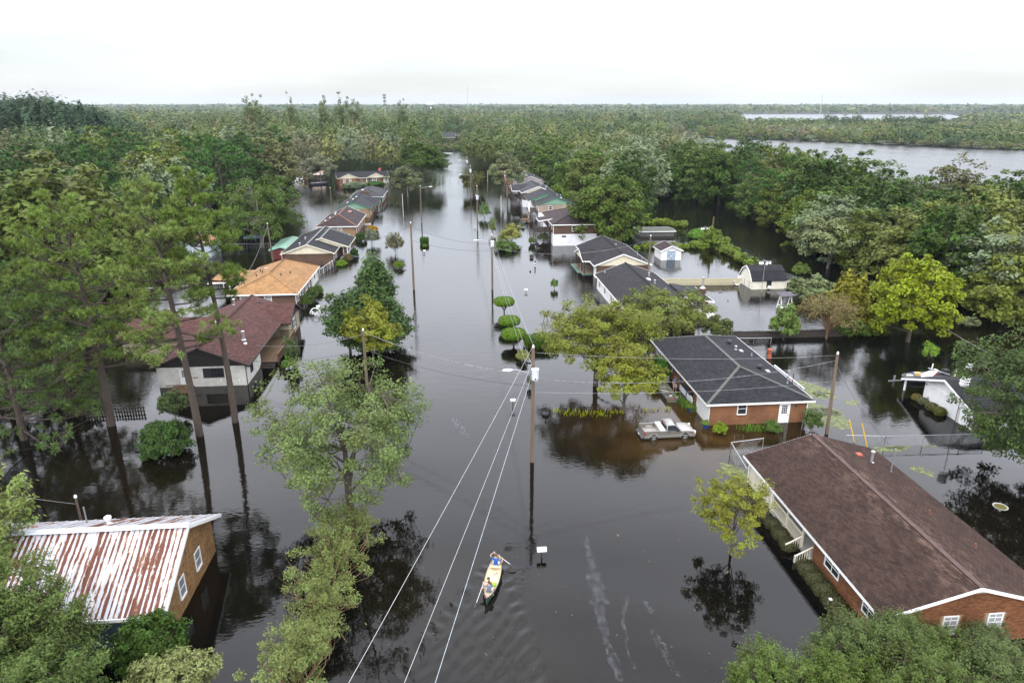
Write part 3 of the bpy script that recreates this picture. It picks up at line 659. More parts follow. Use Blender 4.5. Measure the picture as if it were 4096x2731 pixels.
def house_charcoal():
    H = House('brick_house', 'orange brick house with charcoal hipped roof and blue porch posts behind the pickup', 'house', 23.4, 34.0, 56.9, 76.0, 2.4, 3.9)
    rf = H.roof(SH_DARK, ends='hh', hl=(5.6, 3.6), cap=plain('grey_green_ridge', (.07, .075, .062), .9, .2)); x0, x1, y0, y1, ze, zr = H.b; zt = 2.33
    H.wall(23.9, 33.5, 57.3, 61.65, -1.3, zt, BR_ORANGE); H.wall(26.0, 33.5, 61.65, 66.2, -1.3, zt, BR_ORANGE); H.wall(23.9, 33.5, 66.2, 75.6, -1.3, zt, BR_ORANGE)
    H.wall(23.85, 23.9, 57.3, 60.75, -1.0, 2.3, SD_WHITE, 'garage_panel'); H.wall(23.9, 26, 61.65, 66.2, -1.3, .02, BR_ORANGE, 'porch_floor')
    for a, b in ((61.75, 63.8), (63.95, 66.1)):
        f = H.mb(); f.box(23.9, 23.98, a, b, .72, .8); f.box(23.9, 23.98, a, b, .0, .06); fr = f.build('porch_rail', BLUEP, H.t)
        n = 8; me = None
        for k in range(n):
            w_ = (b-a)/n; o = MB().box(-.015, .015, -w_/2+.01, w_/2-.01, .06, .72).build('rail_board', WHITE, fr) if me is None else link('rail_board', me, None, fr)
            me = o.data; o.location = (23.94-H.cx, a + w_*(k+.5) - H.cy, 0)
    for y in (61.7, 63.88, 66.15): H.mb().box(23.88, 24.0, y-.06, y+.06, 0, 2.3).build('post', BLUEP, H.t)
    H.mb().box(23.86, 23.93, 62.0, 62.6, .45, .85).build('hanging_towel', WHITE, H.t)
    H.window('-x', 23.9, 69.9, .95, 2.5, 1.25, WHITE, GLASS, (2, 1), fw=.12); H.window('-x', 23.9, 73.6, .95, 2.0, 1.25, WHITE, GLASS, (1, 1), fw=.12)
    for y in (68.4, 71.4, 75.0): H.mb().box(23.85, 23.9, y-.2, y+.2, .9, 2.2).build('shutter', BLUEP, H.t)
    H.door('-x', 26.0, 65.3, .05, .95, 2.05, WHITE, (2, 3))
    H.window('-y', 57.3, 27.05, 1.04, .95, 1.24, WHITE, GLASS, (0, 1), sill=True); H.mb().box(26.5, 27.6, 57.22, 57.32, .93, 1.02).build('window_sill', BR_RED, H.t)
    H.door('-y', 57.3, 31.28, -.12, 1.08, 2.16, WHITE, (3, 4), xpanel=True); H.mb().ball((32.35, 57.2, 1.75), .09).build('wall_lamp', BLACK, H.t)
    sp = piece('charcoal_shingle_pieces', (.030, .030, .034), (.014, .014, .016), .92)
    sl = Vector((5.3, 0, zr-ze)); ln = sl.length; nv = sl.normalized()
    def ins(a, b, hw):
        f = b/ln; return 5.6*f + hw*.6 < a < 19.1 - 3.6*f - hw*.6
    field(H, rf, 'shingle', (23.38, 56.9, ze), (0, 1, 0), tuple(nv), (-nv[2], 0, nv[0]), 19.1, ln-.05, .34, .16, .034, sp, wedge=.022, gap=.014, inside=ins, near=(24.5, 60, 2.6), limit=180, seed=5, jit=.006)
    sf = Vector((0, 5.6, zr-ze)); lf = sf.length; nf = sf.normalized()
    def ins3(a, b, hw): f = b/lf; return 5.3*f + hw*.6 < a < 10.6 - 5.3*f - hw*.6
    field(H, rf, 'shingle', (23.4, 56.88, ze), (1, 0, 0), tuple(nf), (0, -nf[2], nf[1]), 10.6, lf-.05, .34, .16, .034, sp, wedge=.022, gap=.014, inside=ins3, near=(28.7, 57, 2.4), limit=120, seed=6, jit=.006)
    for x, y in ((31.2, 71.3), (31.4, 63.6)): H.mb().lathe([(.14, 0), (.14, .2), (.3, .22), (.33, .35), (.2, .5)], (x, y, H.slope_z(x)-.05), 12).build('turbine_vent', BLACK, H.t)
    H.pipe(31.1, 69.2, H.slope_z(31.1), .35, .09); H.pipe(32.6, 68.3, H.slope_z(32.6), .3, .05, GALV, False)
    H.vent(31.7, 69.1, H.slope_z(31.7), GALV, .35, .6); H.vent(32.1, 63.2, H.slope_z(32.1), GALV, .35, .6)
    H.pipe(33.0, 60.6, H.slope_z(33), 1.3, .05, GALV); H.pipe(33.3, 60.2, H.slope_z(33.3), 1.3, .04, DKTRIM, False)
    H.downpipe(33.45, 57.2, 2.3)
house_charcoal()

def house_third():
    H = House('brick_house', 'brick house with black gabled roof and orange boarded rear wing with chimney', 'house', 23.4, 33.7, 87.3, 109.6, 2.35, 4.25)
    H.roof(SH_BLK, gable=SD_CREAM, cap=True); H.wall(23.85, 33.25, 87.6, 109.3, -1.3, 2.5, BR_BROWN)
    H.wall(23.81, 23.85, 96, 109.2, -1.2, 2.3, SD_WHITE, 'white_front_panel')
    for y in (98.5, 103, 107): H.window('-x', 23.81, y, .7, 1.4, 1.4, WHITE, GLASS, (1, 1))
    H.window('-y', 87.6, 30.6, .9, .9, 1.3, WHITE, GLASS, (0, 1)); H.window('-y', 87.6, 26.5, .9, .9, 1.3, WHITE, GLASS, (0, 1))
    r2 = H.mb().prism([(33.4, 93.4, 2.65), (37.6, 92.6, 2.05), (37.6, 92.6, 1.93), (33.4, 93.4, 2.5)], [(33.4, 101, 2.75), (37.6, 101, 2.1), (37.6, 101, 1.98), (33.4, 101, 2.6)]).build('wing_roof', SH_MID, H.t)
    m = H.mb(); m.beam((33.4, 93.36, 2.56), (37.62, 92.55, 1.97), .05, .2); m.beam((37.62, 92.6, 1.97), (37.62, 101, 2.02), .05, .2); m.build('fascia', WHITE, r2)
    H.wall(33.4, 37.2, 93.9, 100.6, -1.3, 2.0, SD_ORANGE, 'wing_wall'); H.window('-y', 93.9, 35.4, .5, 2.4, 1.2, WHITE, GLASS, (1, 2)); H.window('-y', 93.9, 34, 1.3, .6, .5, WHITE, GLASS, (0, 0)); 
    ch = H.wall(37.0, 37.8, 96.6, 97.6, -1.2, 2.9, BR_BROWN, 'chimney'); H.mb().lathe([(.45, 0), (.2, .25), (.13, .3), (.13, 1.4), (.2, 1.45), (.2, 1.65), (.05, 1.75)], (37.4, 97.1, 2.9), 10).build('flue', GALV, ch)
    H.wall(36.2, 37.6, 91.2, 93.0, -.8, .3, WHITE, 'white_hatch')
    for x, y in ((30.9, 103.5), (30.1, 97.6)): H.pipe(x, y, H.slope_z(x), .4, .1)
    H.vent(29.6, 99.3, H.slope_z(29.6), WHITE, .5, .9); H.pipe(31.3, 95.8, H.slope_z(31.3), .25, .06, GALV, False); H.pipe(33.2, 108.2, H.slope_z(33.2), 1.0, .04, GALV, False)
    H.vent(24.9, 108.4, H.slope_z(24.9), GALV, .25, .3)
house_third()

def house_porch():
    H = House('brick_house', 'brick house with black roof, cream gable end and flooded green edged front porch', 'house', 24.6, 35.0, 115.8, 134.0, 2.35, 4.35)
    H.roof(SH_BLK, gable=SD_CREAM); H.wall(25.1, 34.5, 116.1, 118.6, -1.3, 2.5, BR_BROWN); H.wall(26.6, 34.5, 118.6, 127.6, -1.3, 2.5, BR_BROWN); H.wall(25.1, 34.5, 127.6, 133.7, -1.3, 2.5, BR_BROWN)
    H.wall(25.06, 25.1, 116.1, 118.0, -1.2, 2.3, SD_WHITE, 'white_corner_panel')
    H.roof(SH_BLK, (23.3, 29.5, 119.6, 128.2, 2.35, 3.85), 'x', 'gh', (None, 3), WHITE, gable=SD_CREAM, cap=False, name='porch_roof', og=.25, gz=(True, False))
    H.mb().box(23.2, 26.6, 119.0, 128.0, -1, .12).build('porch_floor', plain('porch_boards', (.13, .09, .06), .9, .3), H.t)
    m = H.mb(); m.box(22.6, 23.2, 120.5, 128, -1, .02); m.box(22.2, 22.6, 124, 128, -1, -.06); m.box(23.15, 26.6, 118.7, 119.0, -1, .15); m.build('porch_edge', GREENTRIM, H.t)
    for y in (119.3, 121.6, 124.6, 127.5): H.mb().box(23.5, 23.68, y-.09, y+.09, .1, 2.3).build('post', DARKW, H.t)
    H.railing((22.7, 123.6), (23.5, 123.6), .0, 1.0, DARKW, .3); H.door('-x', 26.6, 123.2, .1, 1, 2.05, WHITE, (2, 3)); H.window('-x', 26.6, 120.6, .6, 1.6, 1.4, WHITE, GLASS, (1, 1)); H.window('-x', 26.6, 125.8, .6, 1.4, 1.4, WHITE, GLASS, (1, 1))
    H.vent(30.9, 126.5, H.slope_z(30.9), GALV, .35, .5); H.pipe(34.0, 122, H.slope_z(34), .9, .05, GALV, False); H.pipe(33.6, 117.5, H.slope_z(33.6), .5, .05, GALV, False)
house_porch()

def stairs(H, x0, x1, y0, y1, z0, z1, n, mat):
    m = H.mb()
    for k in range(n):
        f = (k+.5)/n; y = y0 + (y1-y0)*k/n; m.box(x0, x1, min(y, y+(y1-y0)/n), max(y, y+(y1-y0)/n), z0 + (z1-z0)*f - .05, z0 + (z1-z0)*f + .03)
    for x in (x0, x1): m.beam((x, y0, z0), (x, y1, z1), .06, .25); m.beam((x, y0, z0+.9), (x, y1, z1+.9), .07, .09); m.box(x-.05, x+.05, y0-.05, y0+.05, -1, z0+.95)
    return m.build('stairs', mat, H.t)
def raised(name, label, x0, x1, y0, y1, ze, zr, zw, roofm, upm, gab, trim, ends, wingx=None, wing=None):
    H = House(name, label, 'house', x0, x1, y0, y1, ze, zr)
    H.roof(roofm, ends=ends, gable=gab, trim=trim); H.wall(x0+.45, x1-.45, y0+.35, y1-.35, -1.3, zw, WHITEBASE, 'raised_base'); H.wall(x0+.43, x1-.43, y0+.33, y1-.33, zw, ze+.02, upm)
    return H
H = raised('raised_house', 'raised brick house on a white base with brown hipped roof and dark timber deck', 21.4, 31.8, 145.6, 163.5, 4.65, 6.4, 2.55, SH_PUR, BR_BROWN, None, WHITE, 'hh')
H.window('-y', 145.93, 26.3, 3.1, .95, 1.25, WHITE, GLASS, (0, 1)); H.window('-x', 21.83, 148.2, 3.2, .7, 1.2, WHITE, GLASS, (0, 1)); H.window('-x', 21.83, 152.3, 3.2, 1.2, 1.3, WHITE, GLASS, (1, 1))
H.wall(23.7, 24.6, 145.88, 145.96, 1.9, 2.2, BLACK, 'base_vent'); H.mb().box(21.75, 21.85, 145.85, 145.95, -.5, 4.6).build('downpipe', WHITE, H.t)
H.mb().box(18.6, 21.8, 148.8, 155.4, 2.45, 2.6).build('deck_floor', DARKW, H.t)
for a, b in (((18.6, 148.8), (21.7, 148.8)), ((18.6, 148.8), (18.6, 155.4))):
    m = H.mb()
    for z in (2.8, 3.0, 3.2, 3.4, 3.6): m.beam((*a, z), (*b, z), .04, .14)
    m.build('deck_railing', DARKW, H.t)
for x, y in ((18.6, 148.8), (20.2, 148.8), (18.6, 152), (18.6, 155.4), (21.6, 148.8)): H.mb().box(x-.08, x+.08, y-.08, y+.08, -1, 3.65).build('deck_post', DARKW, H.t)
m = H.mb()
for z in (.25, .55, .85, 1.15, 1.45, 1.75, 2.05): m.beam((18.7, 148.9, z), (21.7, 148.9, z), .04, .12)
m.build('deck_skirt', DARKW, H.t); stairs(H, 17.3, 18.5, 148.9, 153.5, -.2, 2.5, 9, DARKW)
H.mb().prism([(19.3, 151.5, 4.55), (19.3, 156.5, 4.55), (22.4, 156.5, 5.0), (22.4, 151.5, 5.0)], [(19.3, 151.5, 4.42), (19.3, 156.5, 4.42), (22.4, 156.5, 4.87), (22.4, 151.5, 4.87)]).build('porch_roof', SH_PUR, H.t)
m = H.mb(); m.beam((19.28, 151.5, 4.5), (19.28, 156.5, 4.5), .05, .2); m.beam((19.3, 151.48, 4.5), (22.4, 151.48, 4.95), .05, .2); m.build('porch_fascia', WHITE, H.t)
for y in (151.8, 156.2): H.mb().box(19.4, 19.55, y-.07, y+.07, 2.6, 4.5).build('porch_post', DARKW, H.t)

H = raised('raised_house', 'raised pale brick house with sea green gable and green trimmed dark roof', 22.6, 32.8, 181, 199, 4.1, 6.0, 2.0, SH_MID, BR_PINK, SD_GREEN, GREENTRIM, 'gg')
H.roof(SH_MID, (20.9, 31.2, 187.5, 199.4, 4.35, 6.2), 'y', 'gg', trim=GREENTRIM, gable=SD_GREEN, name='front_roof')
H.window('-y', 181.33, 26.2, 2.6, .9, 1.1, WHITE, GLASS, (0, 1)); H.window('-x', 23.03, 185, 2.7, 1.2, 1.1, WHITE, GLASS, (1, 1)); H.downpipe(22.95, 181.3, 4)
for x, y in ((20.7, 182), (20.7, 185), (21.0, 188)): H.mb().box(x-.07, x+.07, y-.07, y+.07, -1, 4.3).build('porch_post', WHITE, H.t)
H.mb().box(20.6, 23, 182, 190, 1.9, 2.05).build('deck_floor', DARKW, H.t); H.railing((20.6, 182), (20.6, 185), 2.0, 3.0, WHITE, .3); H.railing((20.6, 182), (23, 182), 2.0, 3.0, DARKW, .3)
H.railing((18.3, 178), (20.2, 178), .7, 1.7, DECKW, .3); H.mb().box(18.2, 20.4, 178, 180.5, .5, .65).build('landing', DECKW, H.t); stairs(H, 20.3, 21.2, 179, 182, .6, 2.0, 6, DARKW)
for x in (18.3, 20.2): H.mb().box(x-.07, x+.07, 177.9, 178.1, -1, 1.7).build('landing_post', DECKW, H.t)
for x, y in ((28.6, 186), (30, 189)): H.pipe(x, y, H.slope_z(x), .4, .1)
H.vent(29.4, 184, H.slope_z(29.4), WHITE, .4, .6)

H = raised('raised_house', 'raised brick house with cream gable, grey roof and steep dark front stairs', 20.9, 31.0, 205.5, 224, 4.2, 6.1, 2.1, SH_GREY, BR_BROWN, SD_CREAM, WHITE, 'gg')
H.roof(SH_MID, (18.6, 26, 212, 221, 4.1, 5.5), 'x', 'gg', trim=WHITE, gable=SD_CREAM, cap=False, name='porch_roof', gz=(True, False))
H.window('-y', 205.83, 25.8, 2.6, 1.0, 1.3, WHITE, BLIND, (0, 1)); H.mb().box(18.9, 21.4, 209, 221, 1.95, 2.1).build('deck_floor', DARKW, H.t)
stairs(H, 18.9, 20.6, 205.5, 209, -.3, 2.0, 9, DARKW); H.railing((18.9, 209), (18.9, 221), 2.0, 3.0, DARKW, .5)
for y in (209.2, 213, 217, 220.5): H.mb().box(18.9, 19.1, y-.09, y+.09, -1, 4.1).build('porch_post', DARKW, H.t)
for x, y in ((27.5, 212), (28.6, 209), (29.6, 214)): H.pipe(x, y, H.slope_z(x), .5, .12)

H = raised('raised_house', 'raised house with grey double gabled roof and raw timber stairs at its front', 22.4, 32.4, 238, 256, 4.0, 5.9, 2.0, SH_GREY, SD_PALE, SD_PALE, WHITE, 'gg')
H.roof(SH_GREY, (21.0, 30.6, 243.5, 256.5, 4.25, 6.1), 'y', 'gg', trim=WHITE, gable=SD_PALE, name='front_roof')
stairs(H, 19.2, 20.6, 238, 242.5, -.2, 2.0, 9, DECKW); H.mb().box(19.0, 23, 242.5, 246, 1.9, 2.05).build('deck_floor', DECKW, H.t); H.railing((19.0, 242.5), (19.0, 246), 2, 3, DECKW, .4)
for x, y in ((19.1, 242.6), (19.1, 245.9), (21.6, 242.6)): H.mb().box(x-.08, x+.08, y-.08, y+.08, -1, 3.0).build('deck_post', DECKW, H.t)
H.wall(26, 26.7, 256.2, 257, 4, 7.2, BR_BROWN, 'chimney'); H.pipe(29.5, 246, H.slope_z(29.5), .4, .1); H.window('-y', 238.33, 27, 2.5, 1, 1.2, WHITE, BLIND, (0, 1))
H = House('brick_house', 'brick house with light brown roof half hidden by a tree, farthest right along the street', 'house', 21, 32, 268, 284, 3.2, 5.4)
H.roof(shingles('sandy_shingles', (.2, .12, .07)), ends='gg', gable=SD_CREAM); H.wall(21.5, 31.5, 268.3, 283.7, -1.3, 3.2, BR_RED); H.window('-y', 268.3, 26, 1, 1.2, 1.2); H.window('-x', 21.5, 272, 1, 1.4, 1.2); H.window('-x', 21.5, 278, 1, 1.4, 1.2)

# --- left row, nearest first
def house_tin():
    H = House('brick_house', 'tan brick house with a rusty white metal roof at lower left', 'house', -34.5, -16.4, 32.2, 42.0, 2.42, 5.0)
    x0, x1, y0, y1, ze, zr = H.b; yr = 36.95
    tin = NT('rusty_tin'); s_ = tin.n('ShaderNodeSeparateXYZ'); ob = tin.obj(); tin.l(ob, s_.inputs[0]); oi = tin.n('ShaderNodeObjectInfo')
    cv = tin.n('ShaderNodeCombineXYZ'); tin.l(tin.math('MULTIPLY_ADD', oi.outputs['Random'], 40, s_.outputs[0]), cv.inputs[0]); tin.l(tin.math('MULTIPLY', s_.outputs[1], .10), cv.inputs[1])
    cw = tin.n('ShaderNodeCombineXYZ'); tin.l(tin.math('MULTIPLY_ADD', oi.outputs['Random'], 17, s_.outputs[0]), cw.inputs[0]); tin.l(s_.outputs[1], cw.inputs[1])
    f = tin.math('ADD', tin.math('MULTIPLY', tin.noise(cv.outputs[0], 4.6, 5, .65), .95), tin.math('MULTIPLY', tin.noise(cw.outputs[0], 3.0, 5, .7), .27))
    f = tin.math('ADD', f, tin.math('MULTIPLY', tin.math('SINE', tin.math('MULTIPLY_ADD', s_.outputs[0], 20.3, 3.6)), .11))
    f = tin.math('ADD', f, tin.math('MULTIPLY', tin.math('SUBTRACT', oi.outputs['Random'], .5), .22))
    e1 = tin.rng(f, .57, .595, 0, 1); e2 = tin.rng(f, .595, .64, 0, 1)
    tin.color(tin.mix(e2, tin.mix(e1, (.44, .455, .49), (.30, .17, .07)), (.10, .03, .017))); tin.l(tin.rng(f, .62, .7, .35, .8), tin.b.inputs['Roughness']); tin.bump(f, .2, .01)
    und = H.mb(); V = [(x0, y0, ze), (x1, y0, ze), (x1, y1, ze+.05), (x0, y1, ze+.05), (x0, yr, zr), (x1, yr, zr)]; V += [(a, b, c-.12) for a, b, c in V]
    rf = und.add(V, [(0, 1, 5, 4), (2, 3, 4, 5), (6, 10, 11, 7), (8, 11, 10, 9), (0, 6, 7, 1), (2, 8, 9, 3), (1, 7, 11, 5), (5, 11, 8, 2), (0, 4, 10, 6), (4, 3, 9, 10)]).build('roof', GREY, H.t)
    W = .62; n = int((x1-x0)/W)
    for k, (ya, za) in enumerate(((y0-.03, ze), (y1+.03, ze+.05))):
        L = math.hypot(yr-ya, zr-za); me = None
        for i in range(n):
            if me is None:
                m = MB(); xs = [0, .03, .05, .09, .11, W*.5-.03, W*.5-.015, W*.5+.015, W*.5+.03, W-.05, W-.02, W]; hs = [0, .045, .055, .055, .0, 0, .02, .02, 0, 0, .0, 0]
                P_ = [(a, 0, h+.012) for a, h in zip(xs, hs)]; Q_ = [(a, L, h+.012) for a, h in zip(xs, hs)]; c = len(xs)
                m.add(P_ + Q_, [(j, j+1, j+1+c, j+c) for j in range(c-1)]); o = m.build('roof_panel', tin.m, rf); me = o.data
            else: o = link('roof_panel', me, None, rf)
            u = Vector((1, 0, 0)) if k == 0 else Vector((-1, 0, 0)); v = Vector((0, yr-ya, zr-za)).normalized(); nn = u.cross(v)
            px = x0 + i*W if k == 0 else x1 - i*W
            o.matrix_local = Matrix.Translation(Vector((px, ya, za)) - Vector(H.o)) @ Matrix((u, v, nn)).transposed().to_4x4()
    m = H.mb(); m.beam((x0, yr-.12, zr+.05), (x1+.03, yr-.12, zr+.05), .26, .03); m.beam((x0, yr+.12, zr+.05), (x1+.03, yr+.12, zr+.05), .26, .03); m.build('ridge_cap', plain('pale_tin', (.55, .58, .63), .4, .15), rf)
    m = H.mb(); m.beam((x1+.03, y0-.05, ze-.08), (x1+.03, yr, zr-.08), .06, .22); m.beam((x1+.03, y1+.05, ze-.03), (x1+.03, yr, zr-.08), .06, .22)
    m.beam((x0, y0-.06, ze-.09), (x1, y0-.06, ze-.09), .08, .2); m.beam((x0, y1+.06, ze-.05), (x1, y1+.06, ze-.05), .06, .18); m.build('fascia', WHITE, rf)
    mor = plain('tan_mortar', (.24, .17, .10), .95, .2); zu = lambda y: (ze-.12 + (zr-ze)*(y-y0)/(yr-y0)) if y < yr else (ze-.08 + (zr-ze)*(y1-y)/(y1-yr))
    wx = -16.85; a, b = 32.75, 41.4
    H.wall(-34.2, wx-.2, a, b, -1.3, 2.45, BR_TAN)
    gb = H.mb().prism([(wx, a, -1.3), (wx, b, -1.3), (wx, b, zu(b)), (wx, yr, zu(yr)), (wx, a, zu(a))], [(wx-.2, a, -1.3), (wx-.2, b, -1.3), (wx-.2, b, zu(b)), (wx-.2, yr, zu(yr)), (wx-.2, a, zu(a))]).build('gable_wall', mor, H.t)
    WN = [(38.0, 38.95, .85, 2.2), (35.3, 36.2, .85, 2.2)]
    def ins(u_, v_, hw):
        y, z = a+u_, -.15+v_; return z < zu(y-hw*(1 if y < yr else -1))-.05 and not any(p-.03 < y+hw and y-hw < q+.03 and r-.03 < z < t_+.03 for p, q, r, t_ in WN)
    field(H, gb, 'brick', (wx, a, -.15), (0, 1, 0), (0, 0, 1), (1, 0, 0), b-a, 5.1, .213, .0765, .02, piece('tan_brick_pieces', (.29, .175, .075), (.15, .075, .034)), inside=ins, near=(wx, 38, 2), limit=300, jit=.006, seed=9)
    for p, q, r, t_ in WN: H.window('+x', wx, (p+q)/2, r, q-p, t_-r, WHITE, GREY, (0, 1), sill=True)
    H.window('-y', 32.75, -19.6, .4, 1.6, 1.6, WHITE, GLASS, (1, 1), fw=.1); H.wall(-22.5, -17.9, 32.7, 32.76, -1, 2.3, plain('blue_grey_porch', (.10, .14, .17), .7), 'porch_screen')
    H.wall(-17.85, -16.9, 32.72, 32.78, -1, 2.3, BR_RED, 'red_brick_pier')
    for x, y in ((-27.3, 38.1), (-22.4, 39.6)): H.pipe(x, y, zr - (y-yr)*.52, .45, .13, WHITE)
    H.mb().lathe([(.05, 0), (.05, 1.5)], (-24.3, 40.6, 2.9), 6).build('service_mast', GREY, H.t)
house_tin()

def house_white():
    H = House('brick_house', 'white painted brick house with reddish brown roof and a timber side deck', 'house', -32.6, -22.3, 71.2, 93.0, 2.4, 4.5)
    rf = H.roof(SH_RED, gable=SD_DARK, trim=DKTRIM); H.wall(-32.1, -22.8, 71.5, 77.4, -1.3, 2.55, BR_WHITE); H.wall(-32.1, -24.6, 77.4, 86.8, -1.3, 2.55, BR_CREAM); H.wall(-32.1, -22.8, 86.8, 92.7, -1.3, 2.55, BR_CREAM)
    H.roof(SH_RED, (-27, -21.1, 86.2, 93.4, 2.4, 4.1), 'x', 'gg', trim=DKTRIM, gable=SD_DARK, cap=False, name='wing_roof', og=.35, gz=(False, True)); H.wall(-24, -21.5, 86.6, 93.0, -1.3, 2.5, BR_CREAM, 'wing_wall')
    H.window('+x', -21.5, 89.8, .6, 1.3, 1.4, WHITE, GLASS, (1, 1), DKTRIM); H.window('+x', -22.8, 73.6, .75, 1.0, 1.2, DKTRIM, GLASS, (1, 2)); H.window('-y', 71.5, -26.2, 1.0, 2.2, 1.1, DKTRIM, GLASS, (2, 1), fw=.12)
    H.door('-y', 71.5, -29.3, .2, .95, 1.9, WHITE, (3, 3)); H.downpipe(-22.75, 71.45, 2.3, DKTRIM); H.mb().box(-28.4, -27.9, 71.44, 71.5, 1.0, 1.12).build('house_plate', plain('brass_plate', (.3, .18, .08), .5), H.t)
    n = 34; me = None; x0, x1 = -24.5, -20.8; fl = H.mb().box(x0, x1, 77.3, 86.5, .30, .44).build('deck_joists', DARKW, H.t)
    for k in range(n):
        w_ = 9.2/n; o = MB().box(x0, x1, -w_/2+.01, w_/2-.01, .44, .48).build('deck_board', DECKW, fl) if me is None else link('deck_board', me, None, fl); me = o.data
        if k == 0: me.transform(Matrix.Translation((-H.cx, 0, 0)))
        o.location = (0, 77.3 + w_*(k+.5) - H.cy, 0)
    H.railing((x1, 77.4), (x1, 86.4), .45, 1.4, DECKW, .16, .14); H.railing((x1, 86.45), (-22.7, 86.45), .45, 1.4, DECKW, .16, .14)
    for y in (77.4, 80.4, 83.4, 86.4): H.mb().box(x1-.06, x1+.06, y-.06, y+.06, -1, 1.45).build('deck_post', DECKW, H.t)
    m = H.mb(); m.box(x0, x1-.3, 76.9, 77.3, -.3, .24); m.box(x0, x1-.3, 76.5, 76.9, -.3, .04); m.build('deck_steps', DARKW, H.t)
    H.railing((-30.6, 69.6), (-28.5, 69.6), .2, 1.0, DECKW, .2); H.mb().box(-30.6, -28.4, 69.6, 71.5, .0, .15).build('landing', DECKW, H.t)
    H.roof(SH_RED, (-41, -29.6, 82, 90.5, 2.2, 3.55), 'x', 'gg', trim=DKTRIM, cap=False, name='rear_roof'); H.wall(-40.5, -32, 82.5, 90, -1.3, 2.2, BR_CREAM, 'rear_wall')
    H.mb().lathe([(.3, 0), (.3, .1), (.16, .2), (.16, .9), (.22, .92), (.22, 1.15), (.1, 1.2)], (-24.4, 77.3, H.slope_z(-24.4)-.05), 10).build('stove_pipe', GALV, H.t); H.pipe(-29.2, 90.6, H.slope_z(-29.2), .7, .12)
    for x, y in ((-29, 82.6), (-26.1, 91), (-24, 76.4)): H.vent(x, y, H.slope_z(x), WHITE if y < 90 else BLACK, .3, .4)
    for x, y in ((-23.6, 71.44), (-23.1, 71.44), (-25.5, 71.44), (-25.0, 71.44)): H.mb().box(x-.06, x+.06, y-.02, y+.06, .55, .75).build('wall_bracket', WHITE, H.t)
house_white()

def house_tan():
    H = House('brick_house', 'brown brick house with a bright tan hipped roof and side carport', 'house', -33.5, -23.2, 101, 119.6, 2.4, 4.4)
    H.roof(SH_TAN, ends='hh', hl=(5.5, 3.2)); H.wall(-33.05, -23.65, 101.4, 119.2, -1.3, 2.38, BR_BROWN)
    H.wall(-23.69, -23.62, 113.5, 119.1, -1, 2.3, BR_WHITE, 'white_end_panel')
    H.window('-y', 101.4, -27.7, .85, 1.1, 1.35, WHITE, BLIND, (0, 1)); H.window('-y', 101.4, -31.3, .85, .9, 1.35, WHITE, BLIND, (0, 1))
    for y in (102.9, 104.6, 106.6, 109.4, 111.7): H.window('+x', -23.65, y, .75 if y != 104.6 else 1.2, 1.2 if y != 104.6 else .7, 1.4 if y != 104.6 else .9, WHITE, GLASS, (1, 1), fw=.13)
    H.window('+x', -23.62, 116.3, 1.0, .5, 1.1, DKTRIM, GLASS, (0, 0)); H.downpipe(-23.6, 101.35, 2.3); H.downpipe(-23.55, 107.9, 2.3); H.downpipe(-23.55, 119.3, 2.3)
    rf = H.mb().prism([(-38.6, 108.5, 2.45), (-38.6, 115.2, 2.75), (-32.6, 115.2, 2.95), (-32.6, 108.5, 2.65)], [(-38.6, 108.5, 2.33), (-38.6, 115.2, 2.63), (-32.6, 115.2, 2.83), (-32.6, 108.5, 2.53)]).build('carport_roof', SH_TAN, H.t)
    m = H.mb(); m.beam((-38.6, 108.47, 2.39), (-32.6, 108.47, 2.59), .05, .2); m.build('fascia', WHITE, rf)
    H.wall(-37.8, -33.2, 113.5, 115, -1, 2.5, DARKW, 'carport_back'); 
    for x, y in ((-38.3, 108.8), (-38.3, 114.8), (-35.4, 108.8)): H.mb().box(x-.07, x+.07, y-.07, y+.07, -1, 2.5).build('carport_post', WHITE, H.t)
    for x, y in ((-31, 108.5), (-31.4, 112.5), (-30.4, 110), (-26.8, 107), (-26, 109.6)): H.pipe(x, y, H.slope_z(x), .3, .07, DKTRIM)
    H.vent(-30.7, 113.6, H.slope_z(-30.7), GALV, .6, .4); H.pipe(-32.3, 109.9, H.slope_z(-32.3), 1.5, .04, GREY, False, 'service_mast'); H.wall(-23.6, -22.6, 111, 113, -1, .35, BR_BROWN, 'stoop')
house_tan()

def house_cream():
    H = House('brick_house', 'brown brick house with dark stepped roof and a broad cream gable', 'house', -32.5, -22.4, 130.8, 151.5, 2.35, 4.1)
    H.roof(SH_DARK, gable=SD_CREAM, trim=CREAM, cap=plain('grey_ridge', (.16, .16, .16), .9, .2)); H.wall(-32.0, -22.9, 131.1, 151.2, -1.3, 2.45, BR_BROWN)
    H.roof(SH_DARK, (-31, -20.5, 136.5, 147, 2.45, 4.3), 'y', 'gg', trim=CREAM, gable=SD_CREAM, name='front_roof', cap=plain('grey_ridge', (.16, .16, .16), .9, .2))
    H.wall(-23, -22.2, 139, 146.8, -1.3, 2.3, BR_BROWN, 'front_wall'); H.mb().box(-22.4, -20.7, 136.6, 141.5, -1, .15).build('porch_floor', CONC, H.t)
    for y in (136.8, 141): H.mb().box(-20.95, -20.8, y-.07, y+.07, .1, 2.4).build('post', WHITE, H.t)
    H.railing((-20.9, 136.8), (-20.9, 141), .15, 1.0, WHITE, .3)
    H.window('+x', -22.9, 132.6, .6, .9, 1.3, WHITE, GLASS, (0, 1)); H.window('+x', -22.9, 135, .6, 1.6, 1.3, WHITE, GLASS, (1, 1)); H.window('+x', -22.9, 149, .6, 1.5, 1.3, WHITE, GLASS, (1, 1)); H.door('+x', -22.2, 140.3, .15, .9, 2, WHITE, (2, 3))
    for x, y in ((-29.3, 133.5), (-29.5, 140)): H.pipe(x, y, H.slope_z(x), .3, .12)
house_cream()
